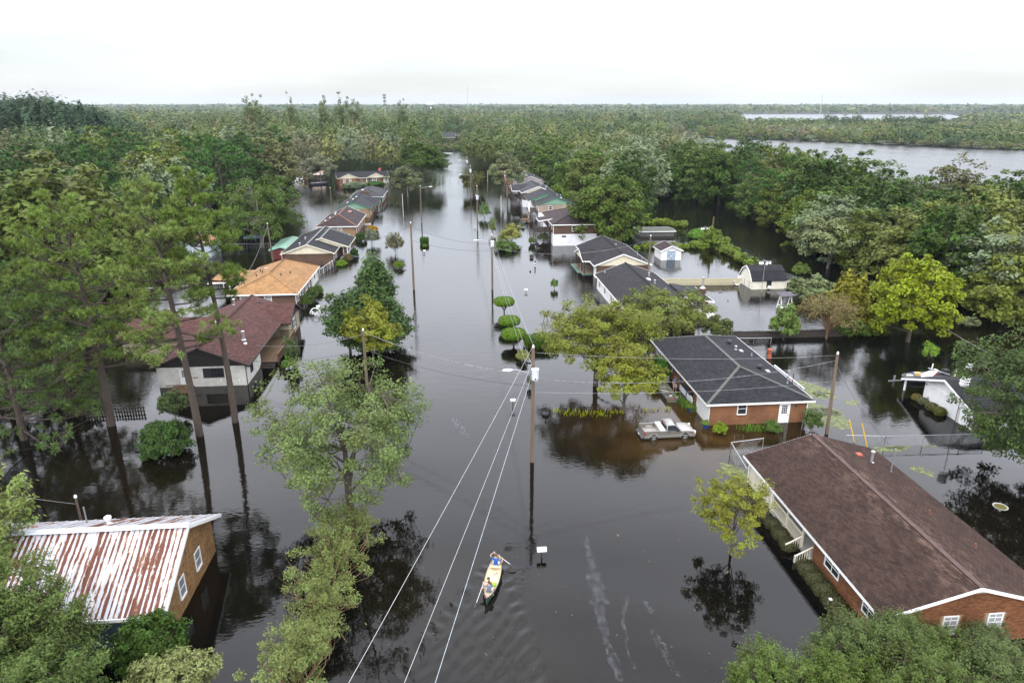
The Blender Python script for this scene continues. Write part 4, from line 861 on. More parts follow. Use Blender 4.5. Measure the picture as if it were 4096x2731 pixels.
H = House('brick_house', 'tan brick house with purple brown hipped roof and rust coloured hip line', 'house', -31.4, -21.9, 161, 180, 2.4, 4.5)
H.roof(SH_PUR, ends='hg', hl=(4.6, None), gable=BR_TAN, cap=plain('rusty_hip', (.16, .08, .045), .9, .3)); H.wall(-30.95, -22.35, 161.4, 179.6, -1.3, 2.4, BR_TAN)
H.window('-y', 161.4, -26, .75, 1.1, 1.35, WHITE, BLIND, (0, 1))
for y in (162.6, 166, 169, 173): H.window('+x', -22.35, y, .7, 1.3, 1.4, WHITE, GLASS, (1, 1), plain('red_shutter', (.25, .03, .03), .6))
for x, y in ((-29.7, 165), (-29, 167.5), (-28.3, 171), (-28.8, 175)): H.vent(x, y, H.slope_z(x), WHITE, .35, .5)
H.vent(-25.3, 174, H.slope_z(-25.3), plain('salmon_patch', (.35, .16, .13), .8), 1.0, 1.6, 'roof_patch'); H.wall(-22.3, -20.6, 176, 178, -1, .3, CONC, 'stoop')
H = House('brick_house', 'brick house with sage green gable, green posts and dark grey roof', 'house', -31.0, -21.6, 189, 208, 2.5, 4.4)
H.roof(SH_MID, gable=SD_GREEN, trim=GREENTRIM); H.wall(-30.5, -22.1, 189.3, 207.6, -1.3, 2.55, BR_TAN); H.roof(SH_MID, (-27, -20.2, 197, 206.5, 2.5, 4.0), 'x', 'gg', trim=GREENTRIM, gable=SD_GREEN, cap=False, name='porch_roof', gz=(False, True))
for y in (197.6, 201, 205.8): H.mb().box(-20.6, -20.45, y-.08, y+.08, -1, 2.5).build('post', plain('sage_paint', (.2, .33, .24), .6), H.t)
H.window('-y', 189.3, -25.5, 1.2, 1.2, .9, WHITE, BLIND, (0, 1)); H.window('+x', -22.1, 191.5, .6, 1.1, 1.3, WHITE, GLASS, (0, 1)); H.mb().box(-22.1, -20.3, 197.2, 206, -1, .2).build('porch_floor', DARKW, H.t); H.window('+x', -22.1, 203, .6, 1.4, 1.4, WHITE, GLASS, (1, 1))
for x, y in ((-28.5, 194), (-27.4, 197.5), (-26.9, 201)): H.vent(x, y, H.slope_z(x), WHITE, .4, .6)
H = House('brick_house', 'brick house with plain grey hipped roof and a broad brick chimney', 'house', -30.5, -20.6, 213.5, 231.5, 2.6, 4.5)
H.roof(SH_GREY, ends='hh', hl=(4.5, 4)); H.wall(-30, -21.05, 213.9, 231.1, -1.3, 2.6, BR_BROWN); H.wall(-27.2, -24.8, 213.2, 214.0, -1, 4.3, BR_BROWN, 'chimney')
for y in (215.6, 218.5, 222, 226): H.window('+x', -21.05, y, .7, 1.1, 1.4, WHITE, BLIND, (0, 1))
H.vent(-27.6, 222, H.slope_z(-27.6), WHITE, .6, 1.0); H.vent(-28.6, 219, H.slope_z(-28.6), BLACK, .4, .5)
for x, y, z in ((-20.2, 215, 1.2), (-20.2, 218.5, 1.2)): H.mb().box(x-.05, x+.05, y-.05, y+.05, -1, z).build('rail_post', plain('red_brown_paint', (.2, .06, .04), .7), H.t)
H.mb().beam((-20.2, 214.8, 1.1), (-20.2, 218.8, 1.1), .05, .06).build('stoop_rail', plain('red_brown_paint', (.2, .06, .04), .7), H.t)

def house_across():
    x0, x1, y0, y1, ze, zr = -44.5, -24.5, 271.5, 281.5, 2.6, 4.6
    H = House('brick_house', 'long red brick house facing the viewer with two cream front gables', 'house', x0, x1, y0, y1, ze, zr, rot=R(16))
    H.roof(SH_DARK, axis='x', ends='gg', gable=SD_CREAM, trim=CREAM); H.wall(x0+.5, x1-.5, y0+.45, y1-.45, -1.3, 2.65, BR_RED)
    H.roof(SH_DARK, (x0+.2, x0+8.2, y0-.8, y0+6, ze+.02, 4.3), 'y', 'gg', trim=CREAM, gable=SD_CREAM, cap=False, name='front_roof', gz=(True, False)); H.wall(x0+.7, x0+7.7, y0-.4, y0+2, -1.3, 2.6, BR_RED, 'front_wall')
    H.roof(SH_DARK, (x0+10.8, x0+18.4, y0-.8, y0+6, ze+.02, 4.3), 'y', 'gg', trim=CREAM, gable=SD_CREAM, cap=False, name='front_roof', gz=(True, False))
    for u in (2.6, 4.8): H.window('-y', y0-.4, x0+u, .8, .9, 1.4, WHITE, BLIND, (0, 1))
    for u in (11.8, 15.2): H.window('-y', y0+.45, x0+u, .6, 1.5, 1.4, WHITE, GLASS, (1, 1))
    H.door('-y', y0+.45, x0+13.6, .0, .95, 2.1, WHITE, (2, 3)); H.window('-y', y0+.45, x0+18.6, .3, 1.9, 1.6, WHITE, BLIND, (1, 1)); H.window('-y', y0+.45, x0+9.2, .5, .6, 1.6, WHITE, GLASS, (0, 0))
    for u in (11.0, 14.6, 17.6): H.mb().box(x0+u, x0+u+.15, y0-.5, y0-.35, -1, 2.5).build('post', WHITE, H.t)
    H.wall(x1-3.2, x1-2.4, y0+4.5, y0+5.4, 3.5, 5.6, plain('red_chimney', (.35, .08, .08), .8), 'chimney')
house_across()

def simple_house(name, label, cat, x0, x1, y0, y1, ze, zr, roofm, wallm, gab, axis='y', ends='gg', trim=WHITE, ov=.3):
    H = House(name, label, cat, x0, x1, y0, y1, ze, zr); H.roof(roofm, axis=axis, ends=ends, gable=gab, trim=trim, ov=ov, og=.15, cap=False, th=.09); H.wall(x0+ov, x1-ov, y0+.18 if axis == 'y' else y0+ov, y1-.18 if axis == 'y' else y1-ov, -1.2, ze, wallm); return H
H = simple_house('brick_house', 'small dark roofed house with a white front half hidden in trees at far left', 'house', -67, -57.5, 288, 298, 3.4, 5.2, SH_MID, BR_BROWN, None, 'x')
H.wall(-65.5, -59, 287.6, 288.4, -1, 1.8, WHITE, 'white_front'); H.window('-y', 288.3, -64, .4, 1, 1.2); H.window('-y', 288.3, -61, .4, 1, 1.2)
H = simple_house('open_shelter', 'little open shelter with a rust streaked white roof among the trees', 'shelter', -56.6, -51.5, 291, 296, 2.2, 3.6, plain('streaked_tin', (.38, .27, .22), .6, .6, 2), DARKW, None, 'x')
H = simple_house('distant_house', 'low grey roofed house at the far end of the flooded street', 'house', -5.5, 4.5, 552, 562, 5.2, 8.6, SH_GREY, BR_BROWN, None, 'x'); H.window('-y', 552.3, -2, 1.5, 2, 2); H.window('-y', 552.3, 2, 1.5, 2, 2)
H.wall(-5, 4, 551.6, 552.2, -1, 1.4, WHITE, 'white_porch')
H = simple_house('garden_shed', 'dark red shed with a pale green tin roof beside the cream gabled house', 'shed', -36.2, -31.6, 137, 149, 1.9, 2.5, plain('green_tin', (.15, .27, .20), .6, .3, 1.5), siding('dark_red_boards', (.13, .02, .022), .25), None, 'y', trim=plain('green_tin_edge', (.22, .38, .3), .6))
H.door('-y', 137.18, -33.4, -.3, .9, 1.9, plain('dark_red_door', (.1, .02, .02), .7), None)
H = simple_house('metal_shed', 'pale blue metal shed with a rusty roof seen between the pine trunks', 'shed', -54.5, -48.2, 140.5, 147, 2.7, 3.7, plain('rusty_roof', (.32, .14, .08), .7, .4, 2), siding('pale_blue_metal', (.45, .53, .6), .3, True), siding('pale_blue_metal', (.45, .53, .6), .3, True), 'y')
H.door('-y', 140.68, -51.3, -.3, 1.6, 2.2, siding('pale_blue_metal', (.45, .53, .6), .3, True), None)
H = simple_house('carport', 'white edged flat carport roof behind the big green tree', 'carport', 43.5, 52, 155, 161, 1.2, 1.35, plain('dull_felt', (.06, .065, .05), .9, .3), plain('dim_carport_wall', (.10, .10, .09), .8), None, 'x'); 
H = House('garden_shed', 'small white shed with brown roof and blue grey doors in the flooded yard', 'shed', 40.6, 45.2, 129.3, 134.5, 1.9, 2.95); H.roof(SH_PUR, gable=SD_WHITE, cap=False, ov=.3, og=.3); H.wall(40.9, 44.9, 129.6, 134.2, -1.2, 1.95, WHITE)
f = H.window('-y', 129.6, 42.9, -.4, 1.7, 2.2, plain('blue_grey_paint', (.25, .33, .42), .6), plain('blue_grey_paint', (.25, .33, .42), .6), (1, 0), name='double_door'); m = H.mb(); m.beam((42.2, 129.53, .1), (43.6, 129.53, 1.5), .04, .1, (0, 1, 0)); m.beam((42.2, 129.53, 1.5), (43.6, 129.53, .1), .04, .1, (0, 1, 0)); m.build('brace', WHITE, f)

def barn():
    H = House('barn_shed', 'cream sided barn shed with a black gambrel roof and lean-to', 'barn', 49.3, 54.9, 106.2, 111.0, 1.75, 3.6); x0, x1, y0, y1 = 49.3, 54.9, 106.2, 111.0
    SDB = siding('barn_siding', (.72, .69, .57)); H.wall(x0, x1, y0, y1, -1.2, 1.75, SDB); pr = [(y0-.25, 1.55), (y0+1.0, 2.95), ((y0+y1)/2, 3.6), (y1-1.0, 2.95), (y1+.25, 1.55)]
    gab = [(y0, 1.7), (y0+1.05, 2.88), ((y0+y1)/2, 3.52), (y1-1.05, 2.88), (y1, 1.7)]
    for xa, xb in ((x0-.03, x0+.1), (x1-.1, x1+.03)): H.mb().prism([(xa, y, z) for y, z in gab], [(xb, y, z) for y, z in gab]).build('gable', SDB, H.t)
    m = H.mb()
    for (ya, za), (yb, zb) in zip(pr, pr[1:]): m.add([(x0-.25, ya, za), (x1+.2, ya, za), (x1+.2, yb, zb), (x0-.25, yb, zb), (x0-.25, ya, za-.1), (x1+.2, ya, za-.1), (x1+.2, yb, zb-.1), (x0-.25, yb, zb-.1)], [(0,1,2,3), (4,7,6,5), (0,3,7,4), (1,5,6,2), (0,4,5,1), (3,2,6,7)])
    rf = m.build('roof', SH_DARK, H.t); m = H.mb()
    for (ya, za), (yb, zb) in zip(pr, pr[1:]): m.beam((x0-.28, ya, za-.07), (x0-.28, yb, zb-.07), .05, .18)
    m.build('fascia', WHITE, rf); w_ = H.window('-y', y0, 52.2, .35, .85, 1.1, DARKW, GLASS, (0, 1), fw=.1); H.mb().box(51.95, 52.45, y0-.4, y0-.05, .2, .6).build('air_conditioner', WHITE, w_)
    H.mb().lathe([(.1, 0), (.1, .15), (.28, .2), (.3, .35), (.15, .5)], (51.7, 108.6, 3.5), 12).build('roof_turbine', WHITE, H.t)
    H.wall(x1+.03, 58.0, 106.6, 110, -1.2, 1.4, SDB, 'lean_to_wall'); H.mb().prism([(x1, 106.3, 1.75), (58.3, 106.3, 1.35), (58.3, 110.3, 1.35), (x1, 110.3, 2.3)], [(x1, 106.3, 1.65), (58.3, 106.3, 1.25), (58.3, 110.3, 1.25), (x1, 110.3, 2.2)]).build('lean_to_roof', SH_MID, H.t)
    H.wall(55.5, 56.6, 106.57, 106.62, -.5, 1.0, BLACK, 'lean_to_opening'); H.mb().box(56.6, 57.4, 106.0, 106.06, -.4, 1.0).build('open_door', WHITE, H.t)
    for y in (107.4, 109.2): H.mb().box(x0-.05, x0-.02, y-.03, y+.03, -1, 1.2).build('batten', GREY, H.t)
    H.mb().box(x0-.7, x0-.03, 110.4, 110.6, .9, 1.3).build('gate_arm', WHITE, H.t)
barn()
def garage():
    H = House('garage', 'white boarded garage with dark roof and a side lean-to beside the moored boat', 'garage', 47.6, 57, 53.6, 64.2, 2.1, 3.5); x0 = 48.2; yr = 58.1; zr = 3.5
    zl = lambda y: zr - .10 - (y-yr)*.37 if y > yr else zr - .10 - (yr-y)*.36
    pts = [(54.0, -1.2), (61.2, -1.2), (61.2, zl(61.2)), (yr, zl(yr)), (54.0, zl(54.0))]
    H.mb().prism([(x0, y, z) for y, z in pts], [(56.6, y, z) for y, z in pts]).build('wall', SD_VERT, H.t)
    for a, b, za, zb in ((53.6, yr, zr-1.62, zr), (yr, 64.2, zr, zr-2.26)):
        m = H.mb(); m.prism([(47.7, a, za), (47.7, b, zb), (57, b, zb), (57, a, za)], [(47.7, a, za-.1), (47.7, b, zb-.1), (57, b, zb-.1), (57, a, za-.1)]); rf = m.build('roof', SH_DARK, H.t)
        m = H.mb(); m.beam((47.67, a, za-.06), (47.67, b, zb-.06), .05, .2); m.build('fascia', WHITE, rf)
    H.mb().box(47.9, 48.06, 63.75, 63.9, -1, 1.3).build('lean_to_post', WHITE, H.t); H.mb().beam((x0-.02, 54.0, 1.95), (x0-.02, 61.2, 2.05), .03, .1).build('trim_board', WHITE, H.t)
    d_ = H.mb().box(x0-.03, x0+.02, 54.15, 55.9, -1, 1.5).build('garage_door', WHITE, H.t)
    for k in range(5): H.mb().box(x0-.06, x0-.03, 54.2, 55.85, -.7+.42*k, -.33+.42*k).build('door_panel', WHITE, d_)
    H.mb().box(x0-.08, x0, 55.92, 56.12, -1, 1.55).build('door_frame', plain('grey_frame', (.5, .47, .44), .7), H.t)
    m = H.mb()
    for k in range(14):
        a = k*2*math.pi/14; m.prism([(x0-.05, 57.3+.16*math.cos(a-.2), 2.45+.16*math.sin(a-.2)), (x0-.05, 57.3+.34*math.cos(a), 2.45+.34*math.sin(a)), (x0-.05, 57.3+.16*math.cos(a+.2), 2.45+.16*math.sin(a+.2))], [(x0-.02, 57.3+.16*math.cos(a-.2), 2.45+.16*math.sin(a-.2)), (x0-.02, 57.3+.34*math.cos(a), 2.45+.34*math.sin(a)), (x0-.02, 57.3+.16*math.cos(a+.2), 2.45+.16*math.sin(a+.2))])
    m.tube([(x0-.06, 57.3, 2.45), (x0-.02, 57.3, 2.45)], .2, 12); m.build('sunburst_ornament', plain('grey_green_metal', (.33, .40, .33), .6, .3, 6), H.t)
    H.mb().ball((x0-.12, 57.2, 3.0), .1).build('wall_lamp', BLACK, H.t); H.mb().ball((x0-.12, 60.9, 1.9), .07).build('wall_lamp', BLACK, H.t)
    H.mb().box(x0-.1, x0-.04, 60.3, 60.42, .0, .75).build('meter_box', GREY, H.t)
garage()

# ------------------------------------------------------------------ trees that stand out
def setp(name, label, cat, meshes, x, y, h, r, H0, R0, col, rz=0, group=None):
    t = plant(name, label, cat, meshes, x, y, col, r/R0, rz, h/H0, group); return t
# long-needled pines in front of the white house
plant('pine_tree', 'tall pine with a bare trunk crossing the white house, right of the three pines', 'tree', pine(11, 23.6, 3.7, .52, 36, 15, 46, .52, (-.9, .6), .29), -21.64, 61.99, (.115, .155, .046))
plant('pine_tree', 'tall bright pine in the middle of the three, trunk left of the white house', 'tree', pine(12, 23.2, 4.8, .36, 46, 16, 46, .52, (-.8, .6), .32), -24.12, 59.43, (.14, .18, .05))
plant('pine_tree', 'thick leaning pine left of the three, behind the round glossy bush', 'tree', pine(13, 21.5, 6.2, .26, 52, 16, 44, .52, (-1.2, .5), .36), -32.9, 62.22, (.12, .16, .045))
plant('pine_tree', 'broad pine at the left edge with low sweeping boughs', 'tree', pine(14, 17.5, 8.0, .05, 60, 15, 40, .52, (-1.5, 0), .3), -39.44, 59.9, (.085, .125, .04))
plant('pine_tree', 'pine hanging over the water at the left edge', 'tree', pine(15, 12.5, 6.0, .05, 48, 14, 40, .52, (1.0, 0), .35), -38.98, 67.05, (.09, .13, .04))
plant('pine_tree', 'low dense pine filling the left edge behind the dark picket fence', 'tree', pine(16, 12.0, 6.5, .03, 50, 14, 40, .52, (.3, 0), .3), -44.93, 67.58, (.09, .13, .04))
plant('broadleaf_tree', 'dark leafy tree closing the yard behind the cream gabled house', 'tree', broadleaf(44, 12, 6.5, 0, 190, 60, .4, 1.1, .45, .3, .7, 8, .25), -47, 172, (.05, .075, .02))
plant('broadleaf_tree', 'mid green tree in the yard behind the sage green gable', 'tree', broadleaf(45, 11, 5.5, 0, 160, 60, .4, 1.1, .45, .3, .7, 8, .25), -49, 197, (.06, .085, .024))
# street trees
crown = broadleaf(21, 11.3, 6.1, 1.4, 330, 95, .135, .75, .3, .3, .7, 13, .3, -.75, up=.4)
plant('oak_tree', 'big loose grey green tree standing in the water left of the street', 'tree', crown, -8.24, 45.35, (.10, .128, .048))
plant('cedar_tree', 'dark pyramid shaped cedar left of the street', 'tree', conifer(22, 12.2, 4.0, 1.0, 420, 60, .24, .6, .75, .25), -9.74, 82.28, (.058, .094, .03))
plant('broadleaf_tree', 'dark green tree pressed against the left side of the cedar', 'tree', broadleaf(23, 8.0, 2.7, .9, 110, 80, .24, .75, .4, .3, .75, 7, .18), -13.01, 81.28, (.05, .085, .024))
plant('dogwood_tree', 'yellow green small tree in front of the cedar beside a pole', 'tree', broadleaf(24, 7.8, 3.0, 1.6, 150, 70, .19, .6, .3, .35, .6, 9, .14, up=1.0), -9.69, 76.45, (.15, .16, .034))
plant('cherry_tree', 'wide yellow green tree right of the street in front of the black roofed house', 'tree', broadleaf(25, 9.4, 5.5, 1.4, 340, 95, .165, .8, .4, .28, .55, 12, .3, -.5, up=1.0), 15.17, 68.01, (.118, .128, .034))
plant('cherry_tree', 'smaller yellow green tree in front of the wide one, by the iris row', 'tree', broadleaf(26, 6.7, 3.5, 1.4, 120, 75, .17, .65, .4, .28, .55, 8, .17, -.5, up=1.0), 16.5, 60.82, (.125, .132, .034))
plant('cherry_tree', 'green tree with yellow tips between the black roof and the charcoal roof', 'tree', broadleaf(27, 7.0, 5.4, .8, 180, 80, .2, .85, .4, .3, .6, 9, .22, -.5, up=.9), 27.0, 81.5, (.10, .118, .03))
plant('young_tree', 'small yellow green tree with a thin trunk in open water at the right', 'tree', broadleaf(28, 5.9, 2.4, 1.4, 130, 85, .105, .42, .3, .32, .65, 10, .09, -.7, up=.7), 18.33, 37.92, (.135, .14, .038))
plant('oak_tree', 'large dark green oak at the right edge beside the white garage', 'tree', broadleaf(29, 12.3, 6.4, .0, 440, 95, .165, .8, .35, .3, .65, 12, .3, -.8, sx=.95), 47.6, 45.5, (.05, .072, .024))
plant('maple_tree', 'round yellow green maple on the right bank', 'tree', broadleaf(30, 11.4, 4.4, .4, 300, 85, .27, .85, .45, .25, .7, 10, .25, -.7), 58.41, 78.81, (.155, .18, .028))
plant('big_tree', 'big rounded green tree behind the black porch house on the right', 'tree', broadleaf(31, 14.8, 7.3, .2, 260, 75, .42, 1.25, .5, .22, .7, 10, .35, -.8), 33.59, 146.31, (.065, .092, .018))
plant('big_tree', 'large dense dark tree on the left of the far end of the street', 'tree', broadleaf(32, 15.5, 8.2, 2.5, 220, 60, .55, 1.5, .5, .22, .7, 8, .35), -10.95, 281.5, (.045, .068, .016))
plant('round_tree', 'round brownish green tree standing in the middle of the far street', 'tree', broadleaf(33, 7.6, 4.2, .6, 110, 60, .4, .9, .5, .18, .8, 6, .2), 7.77, 238.74, (.075, .075, .024))
plant('broken_tree', 'storm broken tree with splintered limbs behind the cream gabled house', 'tree', broadleaf(34, 13.0, 9.2, .8, 240, 65, .32, 1.3, .35, .45, .6, 14, .45, -.5, bark=PALEBARK), -41, 150, (.055, .08, .022))
plant('willow_tree', 'loose grey green willow in front of the far street houses on the right', 'tree', broadleaf(35, 13.5, 5.5, 2.5, 110, 60, .42, 1.2, .4, .35, .7, 8, .25, bark=PALEBARK), 18.87, 232.99, (.115, .13, .06))
plant('willow_tree', 'thin grey leaved tree beside the big dark tree on the left bank', 'tree', broadleaf(36, 10.5, 5.0, 1.0, 90, 60, .42, 1.2, .4, .4, .7, 8, .22, bark=PALEBARK), -14.35, 233.59, (.09, .105, .05))
plant('willow_tree', 'pale grey leaved tree left of the brick house with two cream gables', 'tree', broadleaf(37, 11, 5.3, 1.5, 100, 60, .45, 1.2, .4, .3, .7, 8, .25, bark=PALEBARK), -49.66, 273.79, (.12, .13, .075))
plant('bare_tree', 'wide tree with pale bare limbs and thin olive leaves in the left woods', 'tree', broadleaf(38, 17, 12.5, 2, 300, 40, .38, 1.35, .25, .3, .6, 26, .55, -.6, bark=PALEBARK, up=.8), -75, 137, (.058, .078, .02))
plant('willow_tree', 'pale silvery willow leaning over the canal on the right', 'tree', broadleaf(39, 10.2, 5.6, 1.2, 170, 75, .32, 1.1, .5, .3, .7, 8, .22, bark=PALEBARK), 70.0, 120, (.145, .165, .085))
plant('poplar_tree', 'narrow olive yellow tree between the barn and the yellow maple', 'tree', conifer(40, 7.6, 2.6, .3, 130, 60, .32, .6, .6, .15), 55.74, 88.56, (.135, .13, .03))
plant('crape_myrtle', 'fan shaped brown twiggy crape myrtle by the dark board fence', 'shrub', broadleaf(41, 6.0, 4.0, 1.0, 160, 26, .16, .8, .3, .25, .8, 44, .13, -.2, bark=plain('cinnamon_bark', (.15, .085, .045), .8, .3, 6), up=.4), 48.48, 80.91, (.12, .10, .045))
plant('dead_tree', 'bare dead tree with pale forked branches in the right woods', 'tree', broadleaf(42, 13, 5, 3, 40, 2, .3, .8, .3, .4, .7, 16, .32, -.3, bark=PALEBARK), 33, 262, (.12, .1, .06))
plant('magnolia_bush', 'dark glossy round bush in the water before the pines', 'shrub', broadleaf(43, 2.9, 1.95, -.6, 170, 75, .15, .4, .7, .12, .8, 6, .12, -.5, up=.7), -25.67, 56.2, (.04, .066, .022))

# shrubs in the street and yards: label, base px, height, radius, colour, seed shape
SHA = broadleaf(50, 2.0, 1.2, -.2, 70, 50, .16, .34, .4, .3, .8, 10, .04, -.2)
SHB = broadleaf(51, 2.0, 1.2, -.3, 60, 34, .15, .34, .4, .4, .9, 16, .04, -.1, up=.3)
SHC = broadleaf(52, 1.4, 1.2, -.4, 80, 60, .14, .32, .65, .12, .8, 5, .04, -.4)
for k, (nm, lab, ms, x, y, h, r, H0, R0, c) in enumerate([
    ('leafy_shrub', 'light green shrub left of the far transformer pole', SHA, 8.92, 186.62, 3.75, 1.53, 2.0, 1.2, (.09, .13, .05)),
    ('small_tree', 'small yellow green tree leaning over the water left of the raised deck', SHA, 13.24, 150.62, 3.88, 2.13, 2.0, 1.2, (.17, .17, .045)),
    ('leafy_shrub', 'dark green low shrub below the small leaning tree', SHC, 11.24, 142.53, 2.04, 2.3, 1.4, 1.2, (.065, .10, .03)),
    ('leafy_shrub', 'yellow green bush between the near street pole and the small leaning tree', SHA, 11.25, 151.31, 1.76, 1.26, 2.0, 1.2, (.13, .14, .05)),
    ('leafy_shrub', 'thin sprouting bush around the foot of the street pole with the lamp', SHB, 9.52, 161.3, 3.4, 0.82, 2.0, 1.2, (.11, .13, .05)),
    ('leafy_shrub', 'bright green bush under the dark timber deck', SHA, 20.44, 151.02, 1.86, 1.46, 2.0, 1.2, (.10, .18, .03)),
    ('small_tree', 'tiny round topped tree on a thin stem before the dark deck', SHA, 17.31, 147.74, 1.63, 0.62, 2.0, 1.2, (.08, .11, .03)),
    ('leafy_shrub', 'drooping slim sapling beyond the dark deck', SHB, 17.72, 170.39, 1.09, 0.55, 2.0, 1.2, (.06, .09, .04)),
    ('leafy_shrub', 'small green sprout alone in the water right of mid street', SHA, 16.72, 109.66, 1.64, 0.58, 2.0, 1.2, (.085, .14, .03)),
    ('leafy_shrub', 'grey green sparse bush left of mid street in open water', SHB, -17.54, 150.81, 3.26, 1.43, 2.0, 1.2, (.11, .12, .075)),
    ('leafy_shrub', 'brown twiggy upright bush in open water left of mid street', SHB, -11.82, 140.96, 3.97, 1.61, 2.0, 1.2, (.10, .095, .05)),
    ('leafy_shrub', 'low bright bush just below the brown twiggy one', SHA, -10.09, 127.21, 1.33, 1.06, 2.0, 1.2, (.09, .13, .03)),
    ('leafy_shrub', 'dark round bush at the corner of the purple brown roofed house', SHC, -20.48, 155.66, 1.87, 1.18, 1.4, 1.2, (.03, .055, .015)),
    ('leafy_shrub', 'orange tinted bush by the stoop of the purple brown roofed house', SHC, -19.39, 168.61, 1.27, 1.27, 1.4, 1.2, (.24, .14, .03)),
    ('clipped_bush', 'dark clipped bush by the white porch posts of the cream gabled house', SHC, -19.8, 138.22, 1.78, 0.79, 1.4, 1.2, (.025, .05, .012)),
    ('leafy_shrub', 'brown clipped bush by the white porch posts of the cream gabled house', SHC, -20.57, 135, 1.31, 0.86, 1.4, 1.2, (.10, .075, .04)),
    ('clipped_bush', 'bright low mound near the chain fence of the cream gabled house', SHC, -21.23, 130.78, 1.02, 1, 1.4, 1.2, (.10, .16, .02)),
    ('leafy_shrub', 'shrub growing beside the timber deck of the white house', SHB, -19.27, 77.58, 3.16, 0.92, 2.0, 1.2, (.075, .10, .04)),
    ('leafy_shrub', 'low bright shrub at the foot of the timber deck', SHA, -19.37, 76.17, 1.3, 0.86, 2.0, 1.2, (.09, .15, .03)),
    ('leafy_shrub', 'first dark shrub along the tan roofed house', SHA, -22.27, 102.35, 1.92, 0.86, 2.0, 1.2, (.055, .08, .025)),
    ('leafy_shrub', 'second dark shrub along the tan roofed house', SHA, -22.15, 106.3, 1.91, 0.89, 2.0, 1.2, (.05, .075, .02)),
    ('clipped_bush', 'round green bush at the far end of the tan roofed house shrubs', SHC, -21.9, 110.25, 1.32, 0.64, 1.4, 1.2, (.06, .10, .02)),
    ('leafy_shrub', 'pale bush drifting at the foot of the near transformer pole', SHA, 8.09, 76.5, 1.17, 0.89, 2.0, 1.2, (.17, .18, .06)),
    ('leafy_shrub', 'small dark sapling clinging to the near transformer pole', SHB, 7.96, 68.28, 1.33, 0.24, 2.0, 1.2, (.07, .08, .04)),
    ('leafy_shrub', 'dark azalea against the wall of the charcoal roofed house near the boat', SHC, 22.77, 69.5, 2.51, 1.07, 1.4, 1.2, (.05, .10, .02)),
    ('leafy_shrub', 'light green round bush below the window of the orange brick house', SHA, 24.34, 55.62, 1.03, 0.65, 2.0, 1.2, (.13, .18, .03)),
    ('leafy_shrub', 'tall green bush beside the white door of the orange brick house', SHA, 29.32, 55.45, 1.17, 0.69, 2.0, 1.2, (.07, .11, .03)),
    ('leafy_shrub', 'green leafy bush before the dark board fence left of the twiggy myrtle', SHA, 42.63, 80.72, 4.54, 1.85, 2.0, 1.2, (.085, .12, .035)),
    ('leafy_shrub', 'grey green spreading bush beside the barn lean-to', SHA, 55.63, 98.95, 3.64, 3.06, 2.0, 1.2, (.115, .14, .065)),
    ('leafy_shrub', 'green bush behind the barn lean-to', SHA, 62.29, 115.26, 2.08, 1.56, 2.0, 1.2, (.085, .12, .03)),
    ('leafy_shrub', 'dark bush between the orange boarded wing and the board fence', SHA, 34.33, 82.69, 2.82, 1.77, 2.0, 1.2, (.07, .085, .03)),
    ('leafy_shrub', 'bright drooping willow shoots in the canal by the loose wire', SHB, 56.71, 72.37, 2, 0.89, 2.0, 1.2, (.13, .20, .03)),
    ('leafy_shrub', 'pale small bush at the wood edge at far right', SHB, 70.43, 83.82, 1.51, 1.2, 2.0, 1.2, (.13, .15, .08)),
    ('leafy_shrub', 'bright rounded vine bush in the flooded right yard', SHC, 56.06, 152.14, 2.11, 1.9, 1.4, 1.2, (.10, .19, .03)),
    ('leafy_shrub', 'pinkish green crape bush before the white raised base', SHA, 28.54, 147.75, 2.32, 1.73, 2.0, 1.2, (.08, .10, .04)),
    ('leafy_shrub', 'dark branch lying against the chain fence by the orange brick house', SHB, 33.17, 55.48, 1.89, 0.94, 2.0, 1.2, (.05, .075, .02)),
    ('leafy_shrub', 'grey green shrubs before the house with two cream gables', SHC, -35.29, 260.82, 2.2, 4.33, 1.4, 1.2, (.10, .125, .075)),
    ('clipped_bush', 'low green hedge before the house with two cream gables', SHC, -29.28, 271.99, 1.15, 3.69, 1.4, 1.2, (.06, .11, .03)),
    ('leafy_shrub', 'vine covered mound around the tall post in the right yard', SHA, 55.02, 141.5, 4.13, 1.59, 2.0, 1.2, (.10, .13, .025)),
    ('leafy_shrub', 'leafy palm like bush along the vine fence', SHA, 52.59, 141.71, 1.51, 1.4, 2.0, 1.2, (.11, .16, .03)),
    ('leafy_shrub', 'twiggy bush behind the round glossy bush under the pines', SHB, -27.77, 64, 2.57, 1.19, 2.0, 1.2, (.06, .08, .03)),
    ('leafy_shrub', 'dark holly bush against the corner of the tan brick house', broadleaf(53, 3.2, 1.9, -.5, 150, 75, .13, .4, .6, .15, .9, 5, .08, -.4), -17.0, 31.3, 3.0, 1.75, 3.2, 1.9, (.036, .062, .014)),
    ]):
    setp(nm, lab, 'bush' if 'tree' not in nm else 'tree', ms, x, y, max(.3, h), max(.3, r), H0, R0, c, k*1.7)
